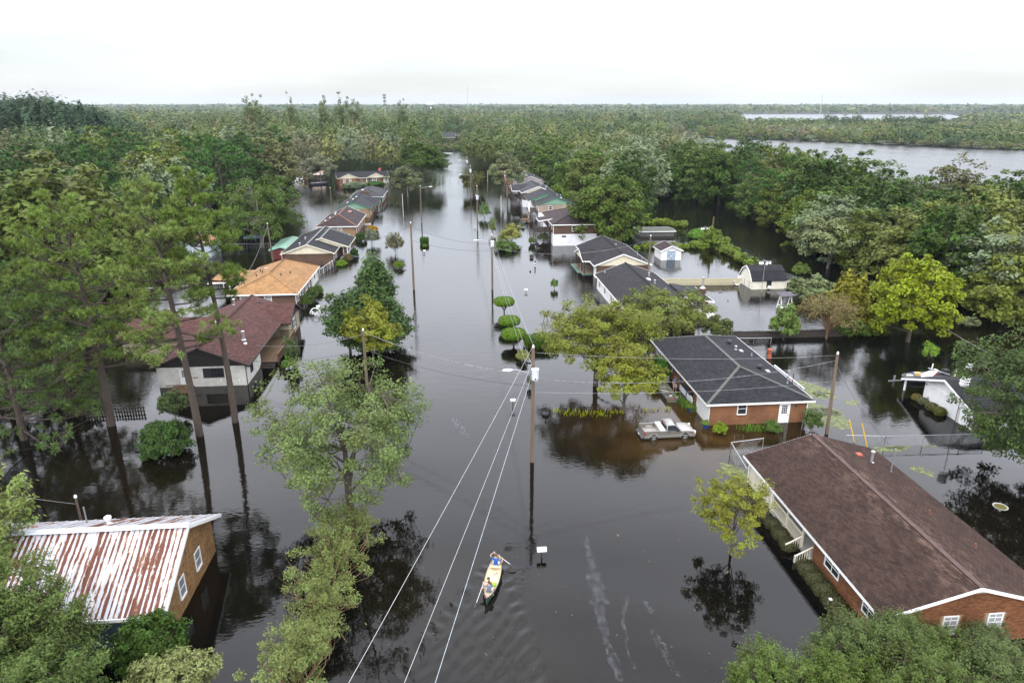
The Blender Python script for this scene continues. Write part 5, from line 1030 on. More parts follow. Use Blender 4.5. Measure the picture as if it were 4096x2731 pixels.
# clipped hedges
def clipped(seed, sx, sy, sz, n, leaf, power=4., z0=-.3):
    rng = np.random.default_rng(seed); d = rng.normal(size=(n, 3)); d /= np.linalg.norm(d, axis=1, keepdims=True)
    s = 1/((np.abs(d)**power).sum(1)**(1/power))[:, None]; p = d*s*(1 - .22*rng.random((n, 1))**2)*np.array([sx, sy, sz]) + np.array([0, 0, sz + z0])
    V, Q = leafquads(p, d + rng.normal(size=(n, 3))*.5, leaf*rng.uniform(.6, 1.3, n), 1.4, rng)
    m = MB(); k = 10; pr = [(.6, 0), (.86, .1), (.9, .5), (.86, .9), (.5, .97)]; m.lathe([(r, z) for r, z in pr], (0, 0, 0), 16)
    core = bpy.data.meshes.new('inner_twigs'); core.from_pydata([(v[0]*sx*.88, v[1]*sy*.88, v[2]*1.9*sz + z0) for v in m.v], [], m.f); core.materials.append(plain('hedge_twigs', (.03, .03, .014), .9))
    return nmesh('foliage', V, Q, rng.random(n), mat=LEAF), core
HP = ('foliage', 'inner_twigs')
HB = clipped(60, .62, .62, .45, 2600, .10, 5.)
for k, (x, y, s) in enumerate([(22.57, 40.92, .85), (22.47, 39.58, .9), (22.45, 38.35, .9), (22.69, 35.77, .95), (22.66, 34.8, .95), (22.61, 33.75, 1.), (22.59, 32.5, 1.), (22.58, 31.51, 1.), (22.58, 30.56, 1.)]):
    lab = ['clipped brown hedge block farthest along the railed porch', 'clipped brown hedge block in the middle under the porch rail', 'clipped hedge block nearest the porch steps on the far side',
        'clipped hedge block just this side of the porch steps', 'second clipped hedge block this side of the porch steps', 'third clipped hedge block this side of the steps, under the brick wall', 'clipped hedge block with a white scrap on its corner',
        'clipped hedge block next to last towards the viewer by the long brick house', 'clipped hedge block nearest the viewer by the long brick house'][k]
    plant('clipped_hedge', lab, 'hedge', HB, 22.62, y, (.055, .055, .026), s, 0, None, 'hedge blocks along the long brick house', HP)
tag(MB((22.25, 32.3, .62)).box(22.2, 22.36, 32.2, 32.4, .6, .66).build('paper_scrap', WHITE), 'crumpled white scrap caught on a hedge block', 'litter').location = (22.25, 32.3, .62)
TOP = clipped(61, 1.75, 1.75, .75, 5200, .17, 2.6, 0)
for x, y, z, s, lab in ((7.26, 95.62, 1.35, .9, 'flat topped topiary tree farthest up the street of the row of three'), (7.4, 88.21, .75, .88, 'flat topped topiary tree in the middle of the row of three'), (7.44, 82.1, .85, .95, 'flat topped topiary tree nearest the viewer of the row of three')):
    t = thing('topiary_tree', lab, 'topiary', (x, y, 0), 0, 'three flat topped topiary trees'); o = link('foliage', TOP[0], None, t); o.color = (.085, .135, .025, 1); o.location = (0, 0, z); o.scale = (s*.95, s*.95, s*.9)
    o = link('inner_twigs', TOP[1], None, t); o.location = (0, 0, z); o.scale = (s*.95, s*.95, s*.9)
    m = MB()
    for a in range(6): m.tube([(0, 0, -.8), (.05*math.cos(a), .05*math.sin(a), z*.5), (.9*s*math.cos(a*1.05), .9*s*math.sin(a*1.05), z + .35)], [.09, .06, .03], 5)
    m.build('trunk', BARK, t)
SQ = clipped(62, 1.0, 1.0, .75, 2600, .15, 6., 0)
plant('clipped_hedge', 'square clipped hedge with a small mound in front, in mid street water', 'hedge', SQ, -6.15, 150.8, (.035, .065, .012), .95, 0, None, None, HP)
plant('clipped_hedge', 'little round mound in front of the square hedge', 'hedge', clipped(63, .6, .5, .35, 900, .12, 2.5, 0), -5.93, 146.86, (.075, .12, .02), .95, 0, None, None, HP)
plant('clipped_hedge', 'dark squared hedge beside the near pole, behind the wide yellow green tree', 'hedge', clipped(64, 2.2, 1.2, .85, 4200, .15, 6., -.2), 10.87, 81.29, (.05, .085, .016), 1, 0, None, None, HP)
MUM = clipped(65, .55, .55, .4, 1200, .10, 2.3, -.1)
for k, (px, py, c) in enumerate([(47.8, 61.27, (.11, .09, .035)), (47.78, 60.28, (.10, .105, .05)), (47.68, 58.8, (.085, .085, .03)), (47.77, 57.76, (.085, .085, .022))]):
    plant('round_bush', ['bronze green round bush farthest along the white garage wall', 'grey green round bush second along the white garage wall', 'dark round bush third along the white garage wall', 'dark bronze round bush nearest the viewer along the white garage wall'][k], 'bush', MUM, px-.15, py, c, .95 if k < 2 else 1.1, k, None, 'round bushes along the white garage', HP)

# long vine masses
def vine_mass(name, label, path, h, wd, ncl, per, leaf, cr, col, seed, cat='vines', stems=60):
    rng = np.random.default_rng(seed); P_ = np.array(path, float); L = np.r_[0, np.cumsum(np.linalg.norm(np.diff(P_, axis=0), axis=1))]
    s = rng.random(ncl)*L[-1]; c = np.stack([np.interp(s, L, P_[:, 0]), np.interp(s, L, P_[:, 1])], 1) + rng.normal(size=(ncl, 2))*wd*.5
    hh = np.interp(s, L, np.linspace(0, 1, len(h)) * 0 + 1) * np.interp(s/L[-1], np.linspace(0, 1, len(h)), h); z = hh*(rng.random(ncl)**.7)*(.8 + .3*np.sin(s*1.3))
    C = np.stack([c[:, 0], c[:, 1], np.clip(z, .05, None)], 1); o0 = np.array([C[:, 0].mean(), C[:, 1].mean(), 0]); C = C - o0
    cen = np.stack([np.interp(s, L, P_[:, 0]) - o0[0], np.interp(s, L, P_[:, 1]) - o0[1], np.full(ncl, -.5)], 1)
    V, Q, sh = clump_leaves(C, per, cr, leaf, rng, np.repeat(cen, per, 0), .9, 1.7, .5)
    t = thing(name, label, cat, tuple(o0)); o = link('foliage', nmesh('foliage', V, Q, sh, mat=LEAF), None, t); o.color = (*col, 1)
    m = MB()
    for k in rng.choice(ncl, min(stems, ncl), False): m.tube([(cen[k][0] + rng.normal()*.3, cen[k][1] + rng.normal()*.3, -.5), C[k]*np.array([1, 1, .6]) + rng.normal(size=3)*.15, C[k] + rng.normal(size=3)*np.array([.5, .5, .25]) + np.array([0, 0, .2])], [.03, .022, .008], 3, False)
    m.build('stems', plain('vine_stems', (.19, .125, .06), .9, .3), t); return t
vine_mass('overgrown_hedge', 'tall tangled yellow green hedge running down the near left of the water', [(-8.0, 44.5), (-8.2, 40), (-8.3, 35), (-8.6, 30), (-9.2, 25), (-9.6, 21.5)], [1.6, 3.2, 3.3, 3.4, 3.3, 3.4], 1.9, 520, 95, .082, .38, (.115, .138, .046), 71, 'hedge', 420)
for lab, p, h, sd in (('vine covered fence line across the flooded right yard', [(40.93, 141.79), (45.44, 140.92), (51.15, 140.89), (56.15, 141.4)], [1.0, .8, 1.2, 1.6], 72), ('vine covered fence running diagonally to the barn', [(58.06, 145.16), (56.38, 135.84), (55.95, 129.08), (56.14, 122.85)], [3.2, 2.4, 2.0, 1.4], 73), ('vine covered fence beyond the white edged carport', [(48.98, 174.35), (51.37, 171.4), (54.5, 170.45), (58.51, 168.1)], [2.8, 1.6, 1.3, 1.0], 74)):
    vine_mass('vine_fence', lab, p, h, 1.1, 120, 60, .3, .6, (.115, .15, .03), sd, stems=20)
vine_mass('vine_fence', 'ivy on the dark board fence left of the yellow maple', [(51.13, 82.12), (53.73, 81.89), (57.71, 81.9)], [2.0, 2.4, 2.2], .8, 90, 60, .25, .55, (.06, .09, .02), 75, stems=15)

# the trees close below the viewer
FE = lambda seed, H, Rr, ncl, per, leaf, cr, **k: broadleaf(seed, H, Rr, k.pop('base', 1.0), ncl, per, leaf, cr, k.pop('shell', .45), .3, k.pop('flat', .5), k.pop('nl', 14), .16, k.pop('low', -.8), up=.5, asp=2.1, **k)
plant('feathery_tree', 'feathery green tree covering the left end of the rusty roof, lower left corner', 'tree', FE(81, 7.4, 3.4, 400, 165, .09, .48, stretch=.45, base=0), -22.8, 29.0, (.08, .105, .033))
plant('feathery_tree', 'slender feathery tree top at the left edge above the rusty roof', 'tree', FE(82, 10.6, 3.1, 170, 100, .14, .55, stretch=.6, lean=(.3, 0)), -28.9, 36.0, (.135, .165, .05))
plant('feathery_tree', 'dark feathery boughs at the bottom left corner of the view', 'tree', FE(83, 5.6, 3.4, 280, 140, .09, .46, stretch=.45, base=0), -19.9, 26.2, (.072, .098, .032))
plant('light_shrub', 'pale leaved shrub at the bottom edge left of the tangled hedge', 'bush', FE(84, 2.7, 2.0, 200, 70, .095, .38, base=.2, flat=.8, nl=20), -14.96, 28.27, (.165, .18, .075))
MYR = [FE(90 + k, 3.7, 2.0, 340, 100, .07, .28, base=.0, flat=1.15, nl=18, stretch=.6) for k in range(3)]
for k, (x, y, h, r, c, lab) in enumerate([(20.2, 26.6, 3.7, 2.0, (0.066, 0.086, 0.029), 'olive green bush in the middle of the bottom right corner'), (22.4, 26.7, 3.8, 2.0, (0.061, 0.081, 0.026), 'tall olive green bush hiding the near corner of the long brick house'),
    (24.6, 26.6, 2.9, 1.9, (0.066, 0.088, 0.027), 'olive green bush below the gable windows of the long brick house'), (14.8, 25.0, 3.9, 1.8, (0.076, 0.101, 0.032), 'lighter green bush leftmost at the bottom right'), (28.0, 27.0, 2.5, 1.6, (0.066, 0.083, 0.031), 'olive bush with pale stems at the right end of the brick gable'),
    (18.2, 24.3, 3.7, 2.1, (0.065, 0.086, 0.027), 'olive bush at the bottom edge between the lighter bush and the tall one'), (22.0, 23.6, 4.0, 2.4, (0.061, 0.081, 0.025), 'nearest olive green bush cut by the bottom edge'), (26.4, 24.6, 3.4, 2.2, (0.065, 0.083, 0.029), 'olive green bush in the bottom right corner of the view')]):
    plant('wax_myrtle', lab, 'bush', MYR[k % 3], x, y, c, r/2.0, k*2.1, h/3.7)

# ------------------------------------------------------------------ the woods
def inpoly(X, Y, poly):
    r = np.zeros(len(X), bool); n = len(poly)
    for i in range(n):
        (x0, y0), (x1, y1) = poly[i], poly[(i+1) % n]
        c = ((y0 > Y) != (y1 > Y)) & (X < (x1-x0)*(Y-y0)/((y1-y0) + 1e-12) + x0); r ^= c
    return r
RIGHTW = [(64, 234), (83, 197), (73, 148), (70, 116), (70, 98), (77, 84), (90, 77), (112, 72), (150, 95), (170, 140), (154, 152), (134, 158), (106, 166), (109, 242), (108, 291), (121, 400), (161, 520), (232, 655), (330, 800), (395, 960), (700, 1690), (760, 1900), (900, 2300), (900, 2600), (12, 2600), (12, 430), (10, 300), (36, 290), (36, 205), (48, 170), (58, 205), (50, 235)]
LEFTW = [(-5, 335), (-10, 312), (-20, 290), (-30, 288), (-46, 292), (-56, 304), (-68, 304), (-70, 270), (-58, 245), (-50, 215), (-52, 180), (-58, 160), (-62, 130), (-56, 100), (-66, 84), (-120, 84), (-2200, 2600), (12, 2600), (7, 475), (-4, 445), (-5, 420)]
FARBANK = [(232, 660), (312, 564), (361, 474), (389, 446), (460, 400), (560, 380), (1500, 1300), (2600, 2300), (1650, 2250), (1250, 1650), (930, 1230), (780, 1030), (640, 960), (500, 980), (430, 1020), (392, 960), (320, 840)]
def jgrid(poly, y0, y1, sp, seed):
    rng = np.random.default_rng(seed); xs = np.array(poly)[:, 0]; x0, x1 = xs.min(), xs.max()
    y1 = min(y1, np.array(poly)[:, 1].max()); gx = np.arange(x0, x1, sp); gy = np.arange(y0, y1, sp); X, Y = np.meshgrid(gx, gy); X = X.ravel() + rng.uniform(-.42, .42, X.size)*sp; Y = Y.ravel() + rng.uniform(-.42, .42, Y.size)*sp
    vis = (X > -.69*Y - 25) & (X < .93*Y + 40) & (Y >= y0)
    k = inpoly(X, Y, poly) & vis; return X[k], Y[k]
CLR = [(-30, 56), (-56, 70), (-40, 60)]
VB = [broadleaf(100 + i, 13, 5.6, -.5, 190, 42, .44, 1.1, .5, .32, .7, 6, .22, -.9, twigs=False, sides=3) for i in range(5)]
VG = [broadleaf(110 + i, 12, 5.3, -.5, 160, 42, .40, 1.05, .45, .35, .75, 8, .2, -.7, twigs=False, bark=PALEBARK, sides=3) for i in range(3)]
VP = [pine(120 + i, 17, 4.8, .32, 30, 11, 15, .85, (.6*i, .4), .24, .12, 4) for i in range(3)]
VO = [broadleaf(130 + i, 14, 5.2, 1.0, 130, 30, .42, 1.1, .35, .35, .65, 14, .22, -.6, bark=PALEBARK, twigs=False, sides=3) for i in range(2)]
DESC = {('B', 0): ('broadleaf_tree', 'deep green rounded tree', C_DARK), ('B', 1): ('broadleaf_tree', 'mid green leafy tree', C_MID), ('B', 2): ('broadleaf_tree', 'olive green tree', C_OLIVE), ('G', 0): ('willow_tree', 'grey green willowy tree', C_GREY), ('P', 0): ('pine_tree', 'dark tufted pine', (.05, .088, .03)), ('O', 0): ('thin_tree', 'storm thinned pale limbed tree', (.085, .085, .04)), ('Y', 0): ('broadleaf_tree', 'yellowing green tree', (.10, .115, .028))}
VT = [broadleaf(140 + i, 31, 5.0, 7, 130, 40, .55, 1.4, .3, .5, .9, 12, .25, -.8, twigs=False, sides=3) for i in range(2)]
TREES = []; WOODS = []
for poly, side, seed in ((RIGHTW, 'right', 201), (LEFTW, 'left', 202)):
    X, Y = jgrid(poly, 80, 600, 9.0 if side == 'right' else 10.5, seed); D = np.hypot(X, Y)
    for x, y, d_ in zip(X, Y, D): TREES.append((d_, x, y, side))
TREES.sort(); rg = random.Random(77); NEAR, MID = TREES[:255], TREES[255:]
LMK = {'left': [(40, 'at the left edge'), (200, 'above the leaning pine'), (350, 'above the middle pine'), (470, 'above the bare trunk pine'), (590, 'above the broken tree'), (690, 'above the small far house'), (770, 'above the open shelter'), (850, 'above the twin gabled house'), (960, 'by the dense dark tree')],
    'right': [(1090, 'behind the round street tree'), (1180, 'by the far willow'), (1260, 'above the raised houses'), (1340, 'left of the big tree'), (1400, 'behind the big tree'), (1480, 'above the carport'), (1560, 'above the vine fence'), (1640, 'above the vine pole'), (1740, 'above the barn'), (1830, 'right of the barn'), (1930, 'above the silvery willow'), (2070, 'above the yellow maple'), (2180, 'right of the yellow maple'), (2300, 'at the right edge')]}
def kind_at(x, y, side, r):
    if side == 'left': tab = [(.30, 'P', 0), (.48, 'B', 0), (.66, 'B', 1), (.80, 'B', 2), (.88, 'O', 0), (.95, 'G', 0), (1, 'Y', 0)]
    else: tab = [(.05, 'P', 0), (.34, 'B', 0), (.64, 'B', 1), (.78, 'B', 2), (.84, 'O', 0), (.96, 'G', 0), (1, 'Y', 0)]
    for p, a, b in tab:
        if r <= p: return a, b
VAR = {'B': VB, 'G': VG, 'P': VP, 'O': VO, 'Y': VB}; H0 = {'B': 13, 'G': 12, 'P': 17, 'O': 14, 'Y': 13}
for d_, x, y, side in NEAR:
    k = kind_at(x, y, side, rg.random()); nm, ds, c = DESC[k]; ms = rg.choice(VAR[k[0]])
    edge = side == 'right' and d_ < 190
    col_ = 1176 + 1569*math.tan(math.atan2(x, y) - R(5.03)); lm_ = min(LMK[side], key=lambda q: abs(q[0]-col_))[1]
    row = ('front row' if d_ < 165 else 'middle rows' if d_ < 235 else 'back rows') if side == 'right' else ('near rows' if d_ < 190 else 'middle rows' if d_ < 270 else 'back rows')
    where = f'{side} wood {row}, {lm_}'
    hgt = (rg.uniform(11, 17.5) if y > 150 else rg.uniform(9.5, 15)) if side == 'right' else rg.uniform(14, 21); s = hgt/H0[k[0]]*rg.uniform(.95, 1.1)
    f = rg.uniform(.8, 1.25); t = plant(nm, f'{ds}, {where}', 'tree', ms, x, y, tuple(v*f for v in c), s*rg.uniform(.95, 1.2), rg.uniform(0, 6.3), s, f'{ds}s of the {side} wood'); WOODS.append(t)

byl = {}
for t in WOODS: byl.setdefault(t['label'], []).append(t)
for lab, ts in byl.items():
    if len(ts) < 2: continue
    ts.sort(key=lambda t: math.atan2(t.location.x, t.location.y))
    for k, t in enumerate(ts): t['label'] = lab + ', ' + (['leftmost', 'rightmost'][k] if len(ts) == 2 else 'leftmost' if k == 0 else 'rightmost' if k == len(ts)-1 else ['second', 'third', 'fourth', 'fifth', 'sixth', 'seventh', 'eighth', 'ninth', 'tenth', 'eleventh', 'twelfth', 'thirteenth', 'fourteenth', 'fifteenth', 'sixteenth'][min(k-1, 14)] + ' from left')

def mass(name, label, X, Y, Hs, Rs, K, size, seed, palette, pal_p, low=.1):
    """many small crowns joined: leaf clumps over every crown's upper shell; kinds of tree come in stands"""
    rng = np.random.default_rng(seed); n = len(X); d = rng.normal(size=(n, K, 3)); d /= np.linalg.norm(d, axis=2, keepdims=True); d[:, :, 2] = np.where(d[:, :, 2] < -.3, -d[:, :, 2], d[:, :, 2])
    az = np.arctan2(d[:, :, 1], d[:, :, 0]); ph = rng.uniform(0, 6.3, (3, n, 1)); lob = 1 + .15*np.sin(3*az + ph[0]) + .13*np.sin(5*az + 5*d[:, :, 2] + ph[1]) + .10*np.sin(8*az - 7*d[:, :, 2] + ph[2])
    r = ((.8 + .22*rng.random((n, K)))*lob)[:, :, None]; Hh = np.asarray(Hs)[:, None]; Rr = np.asarray(Rs)[:, None]
    c = d*r; c[:, :, 0] *= Rr; c[:, :, 1] *= Rr; c[:, :, 2] = c[:, :, 2]*Hh*(1-low)/2 + Hh*(1+low)/2; c[:, :, 0] += X[:, None]; c[:, :, 1] += Y[:, None]
    c = c.reshape(-1, 3); nr = d.reshape(-1, 3)*1.25 + np.array([0, 0, .2]) + rng.normal(size=(n*K, 3))*.25
    V, Q = leaftris(c, nr, size*rng.uniform(.6, 1.4, n*K), 1.1, rng); pal = np.array(palette); cum = np.cumsum(pal_p)/np.sum(pal_p)
    st = .5 + .55*(np.sin(X*.021 + 1.3*np.sin(Y*.013)) * np.sin(Y*.017 + 1.7*np.sin(X*.011) + seed))
    u = np.clip(.55*st + .45*rng.random(n), 0, .999); u = np.argsort(np.argsort(u))/max(1, n); k = np.searchsorted(cum, u).clip(0, len(pal)-1)
    base = pal[k]*rng.uniform(.72, 1.3, (n, 1)); tint = np.repeat(base, K, 0)*rng.uniform(.9, 1.1, (n*K, 1))*(.9 + .2*lob.reshape(-1, 1))
    return link(name, nmesh(name, V, Q, tint=tint, mat=MASS), None, None, kind='stuff', label=label, category='woodland')
PAL = [(.042, .072, .028), C_DARK, C_MID, (.075, .11, .03), C_OLIVE, (.14, .145, .045), (.125, .115, .06), C_GREY]; PP = [.14, .13, .2, .12, .2, .07, .05, .09]
X = np.array([t[1] for t in MID]); Y = np.array([t[2] for t in MID]); rng = np.random.default_rng(9); L = np.array([t[3] == 'left' for t in MID])
mass('woodland', 'mixed green wood filling the land behind the street', X, Y, np.where(np.abs(X - .5) < 8, rng.uniform(2, 5, len(X)), np.where(L, rng.uniform(14, 22, len(X)), rng.uniform(12, 18, len(X))))*np.where(rng.random(len(X)) < .03, 1.25, 1), rng.uniform(5.0, 8, len(X)), 290, 1.0, 1, PAL, PP)
for nm, poly, seeds in (('left', LEFTW, 301), ('right', RIGHTW, 302)):
    lo, hi = ((13, 20) if nm == 'left' else (11, 17))
    X, Y = jgrid(poly, 600, 1150, 16, seeds); mass('woodland', f'distant {nm} wood of mixed greens', X, Y, rng.uniform(lo, hi, len(X))*np.where(rng.random(len(X)) < .02, 1.35, 1), rng.uniform(7, 11, len(X)), 150, 1.65, seeds+1, PAL, PP)
    X, Y = jgrid(poly, 1150, 2600, 24, seeds+2); mass('woodland', f'far {nm} wood fading in the haze', X, Y, rng.uniform(lo, hi, len(X)), rng.uniform(12, 18, len(X)), 26, 4.2, seeds+3, PAL, PP)
X, Y = jgrid(FARBANK, 380, 900, 8.5, 311); D = np.hypot(X-.0, Y); mass('woodland', 'scrubby wood along the far river bank', X, Y, rng.uniform(4.5, 11.5, len(X)), rng.uniform(3.5, 6.5, len(X)), 72, 1.55, 312, PAL, [.04, .1, .2, .12, .24, .1, .1, .1], .0)
rng = np.random.default_rng(320); sx = np.array([232, 312, 361, 389, 460, 560.]); sy = np.array([660, 564, 474, 446, 400, 380.]); f = rng.random(420)*5; i = np.floor(f).astype(int); g = f - i
mass('bank_scrub', 'low scrub along the waterline of the far river bank', sx[i] + (sx[i+1]-sx[i])*g + rng.uniform(-2, 12, 420), sy[i] + (sy[i+1]-sy[i])*g + rng.uniform(-1, 14, 420), rng.uniform(1.5, 6, 420), rng.uniform(2.5, 5, 420), 80, 1.0, 321, PAL, [.04, .1, .2, .12, .24, .1, .1, .1], .0)
X, Y = jgrid(FARBANK, 900, 1700, 15, 313); mass('woodland', 'wood on the far side of the river spit', X, Y, rng.uniform(6, 13, len(X)), rng.uniform(8, 11, len(X)), 20, 3.6, 314, PAL, PP, .0)
HORI = [(-4600, 2600), (900, 2400), (1000, 2230), (1700, 2080), (3300, 2400), (6500, 4200), (6500, 6500), (-4600, 6500)]
rng = np.random.default_rng(46); f = rng.uniform(-1, 1, 26); X = 520 + 62*f; Y = 815 - 20*f + rng.uniform(-15, 15, 26)
mass('woodland', 'clump of taller dark trees on the far river spit', X, Y, rng.uniform(13, 20, 26), rng.uniform(6, 9, 26), 170, 1.5, 47, PAL[:3], [.4, .3, .3], .0)
rng = np.random.default_rng(44); X = rng.uniform(-270, -140, 130); Y = rng.uniform(330, 430, 130); k = X < -.42*Y; X, Y = X[k], Y[k]; az = np.clip((-X/Y - .42)/.10, 0, 1)
mass('woodland', 'dark pine stand rising on the left skyline', X, Y, rng.uniform(18, 23, len(X)) + 11*az, rng.uniform(4, 6.5, len(X)), 560, 1.1, 45, [(.035, .065, .03), (.045, .075, .03)], [.5, .5], .3)
for k, (px, y, h) in enumerate([(-112, 420, 33.5), (-92, 430, 34), (-75, 440, 33), (-60, 410, 33.5), (-54, 420, 32), (-118, 460, 32.5), (-30, 470, 31.5)]):
    plant('poplar_tree', ['tall wispy poplar breaking the skyline, second from the left', 'tall thin poplar breaking the skyline, third from the left', 'wispy poplar breaking the skyline in the middle of its row', 'pale bare poplar breaking the skyline, third from the right', 'pale bare poplar breaking the skyline, second from the right', 'wispy poplar breaking the skyline, leftmost of its row', 'low wispy poplar breaking the skyline, rightmost of its row'][k], 'tree', VT[k % 2], px, y, (.10, .12, .05), [.8, .6, .75, 1.0, .9, 1.0, .6][k], k, h/31, 'poplars on the left skyline')
X, Y = jgrid(HORI, 2300, 3600, 34, 315); mass('woodland', 'blue green wood at the horizon', X, Y, rng.uniform(14, 26, len(X)), rng.uniform(18, 26, len(X)), 12, 10, 316, PAL, PP, .0)
print('tris', sum(len(o.data.polygons)*2 for o in {o.data.name: o for o in bpy.data.objects if o.type == 'MESH'}.values()))
X, Y = jgrid(HORI, 3600, 6300, 75, 317); mass('woodland', 'farthest wood on the skyline', X, Y, rng.uniform(16, 30, len(X)), rng.uniform(40, 55, len(X)), 10, 22, 318, PAL, PP, .0)
# dark floor under the distant woods
m = MB()
for poly in ([(290, 720), (350, 625), (400, 530), (425, 500), (500, 450)] + FARBANK[5:], HORI, [(232, 660), (395, 960), (700, 1690), (760, 1900), (900, 2600), (-2200, 2600), (-420, 520), (160, 520)]): m.add([(x, y, .05) for x, y in poly], [tuple(range(len(poly)))])
m.build('forest_floor', plain('leaf_litter', (.03, .028, .015), .95, .3, .05), kind='structure')

# ------------------------------------------------------------------ poles, lamps and wires
def pole(label, x, y, h, r=.15, arm=None, tank=None, lean=(0, 0), cat='utility pole', name='utility_pole', group=None):
    t = thing(name, label, cat, (x, y, 0), 0, group); MB().tube([(0, 0, -1.2), (lean[0], lean[1], h)], [r*1.15, r*.8], 10).build('pole', POLEW, t)
    if tank:
        tk = MB().lathe([(.0, 0), (.27, .02), (.29, .1), (.29, .85), (.33, .9), (.33, .97), (.1, 1.08)], (tank[1], tank[2], tank[0]), 14).build('transformer', plain('pale_grey_tank', (.55, .57, .60), .4, .08), t)
        MB().lathe([(.05, 0), (.09, .1), (.05, .2), (.08, .3), (.03, .38)], (tank[1]-.1, tank[2], tank[0]+1.05), 8).build('bushing', plain('brown_ceramic', (.12, .06, .04), .3), tk)
        MB().box(tank[1]-.06, tank[1]+.06, tank[2]-.31, tank[2]-.285, tank[0]+.12, tank[0]+.24).build('plate', BLACK, tk)
        MB().box(-.45, -.3, -.06, .06, tank[0]+.75, tank[0]+1.2).build('fuse_cutout', GREY, t); MB().beam((-.45, 0, tank[0]+1.15), (.0, 0, tank[0]+1.1), .05, .05).build('bracket', GALV, t)
    MB().lathe([(.05, 0), (.11, .08), (.06, .14), (.1, .2), (.03, .27)], (lean[0], lean[1], h-.02), 8).build('insulator', WHITE, t)
    if arm:
        ax, az = arm; a = MB().tube([(0, 0, az), (ax*.5, -.05, az+.25), (ax*.8, -.1, az+.42), (ax, -.1, az+.42)], .035, 6).build('lamp_arm', GALV, t)
        hd = MB(); s = 1 if ax > 0 else -1; hd.ball((ax + s*.35, -.1, az+.42), (.45, .17, .11), 12, 6); hd.build('lamp_head', plain('lamp_white', (.7, .72, .72), .35, .05), t)
    return t
pole('nearest wooden utility pole with grey transformer and street lamp in mid water', 6.29, 51.82, 10.4, .17, (-1.75, 8.15), (7.75, .12, -.42))
pole('utility pole with transformer and lamp behind the flat topped topiary trees', 6.4, 110.0, 9.0, .16, (-2.2, 7.9), (7.2, .05, -.4))
pole('plain bare utility pole left of centre in open water', -6.6, 111.1, 11, .17); pole('street lamp pole with a lamp reaching right, far left side of the street', -7.8, 179.3, 9.3, .15, (2.3, 8.8), name='street_lamp', cat='street lamp')
pole('utility pole with transformer beside the light green far shrub', 6.2, 166.4, 10.6, .16, None, (7.5, .05, -.4)); pole('utility pole with a lamp in front of the round brownish tree', 6.5, 228.4, 10.2, .16, (-3, 7.2), (8.2, 0, -.4)); pole('farthest utility pole with a lamp against the trees', 6.6, 275.1, 9.6, .16, (-2.5, 8.2), (7.6, 0, -.4))
pole('service pole standing in the yellow green tree before the cedar', -9.27, 66.8, 7.4, .15); pole('leaning service pole behind the tan roofed house', -35.1, 135.5, 7.3, .14, lean=(-.35, 0)); pole('thin service pole left of the sage green gable', -34.2, 201.7, 6.6, .12)
pole('service pole between the two black roofed houses on the right', 33.0, 111.0, 8.3, .15); pole('short pole at the canal behind the big green tree', 55.1, 202.7, 4.8, .13); pole('slim pole behind the raised houses', 36.4, 272.5, 6, .14)
pole('leaning service pole between the charcoal roof and the white garage', 34.35, 54.7, 7.9, .15, lean=(-.25, 0)); pole('short pale service pole behind the rusty roof', -26.7, 44.0, 3.1, .09)
for k, (px, py, ty, lab) in enumerate([(926.5, 497, 446, 'thin white marker rod in far left water'), (1151, 498, 450, 'thin white marker rod in mid far water'), (1120, 417, 394, 'thin pinkish marker rod by the far willow')]):
    x, y, h = [(-13.24, 190.88, 6.02), (13.51, 187.75, 5.65), (14.75, 279.24, 3.91)][k]; t = thing('marker_rod', lab, 'pole', (x, y, 0)); MB().tube([(0, 0, -.8), (0, 0, h)], [.05, .045], 6).build('rod', WHITE, t); MB().tube([(0, 0, h-.02), (0, 0, h+.15)], .07, 6).build('cap', plain('pink_cap', (.5, .2, .25), .6), t)
def wire(label, p, q, sag, mat=WIRE, r=.007, n=14, name='power_line'):
    p, q = Vector(p), Vector(q); pts = []
    for k in range(n+1):
        f = k/n; v = p.lerp(q, f); v.z -= 4*sag*f*(1-f); pts.append(v)
    o = MB(tuple(p)).tube(pts, r, 5).build(name, mat, smooth=True); o.location = p; tag(o, label, 'wire')
wire('uppermost bright wire from the near pole to the bottom edge', (6.29, 51.8, 10.6), (-12.3, -8, 10.6), .35, WIRE, .010); wire('middle bright wire from the near pole to the bottom edge', (6.2, 51.7, 9.2), (-9.6, -8, 9.4), .35, WIRE, .010); wire('lower twisted wire from the near pole to the bottom edge', (6.15, 51.7, 8.05), (-8.0, -8, 8.3), .35, plain('twisted_wire', (.4, .45, .5), .5, .35, 8), .012)
wire('upper wire between the near pole and the topiary pole', (6.29, 51.8, 10.6), (6.4, 110, 9.2), .5); wire('lower wire between the near pole and the topiary pole', (6.2, 51.8, 8.8), (6.3, 110, 7.6), .5); wire('lowest wire between the near pole and the topiary pole', (6.15, 51.8, 7.6), (6.3, 110, 7.0), .6)
wire('upper wire from the topiary pole up the street', (6.4, 110, 9.2), (6.2, 166.4, 10.7), .6); wire('lower wire from the topiary pole up the street', (6.4, 110, 7.4), (6.2, 166.4, 8.5), .6, CABLE, .02); wire('wire from the transformer pole to the round tree pole', (6.2, 166.4, 10.7), (6.5, 228.4, 10.3), .7); wire('sagging cable from the transformer pole to the round tree pole', (6.2, 166.4, 8.2), (6.5, 228.4, 8), 1.0, CABLE, .03); wire('cable between the two farthest poles', (6.5, 228.4, 9), (6.6, 275, 8.5), .8, CABLE, .03)
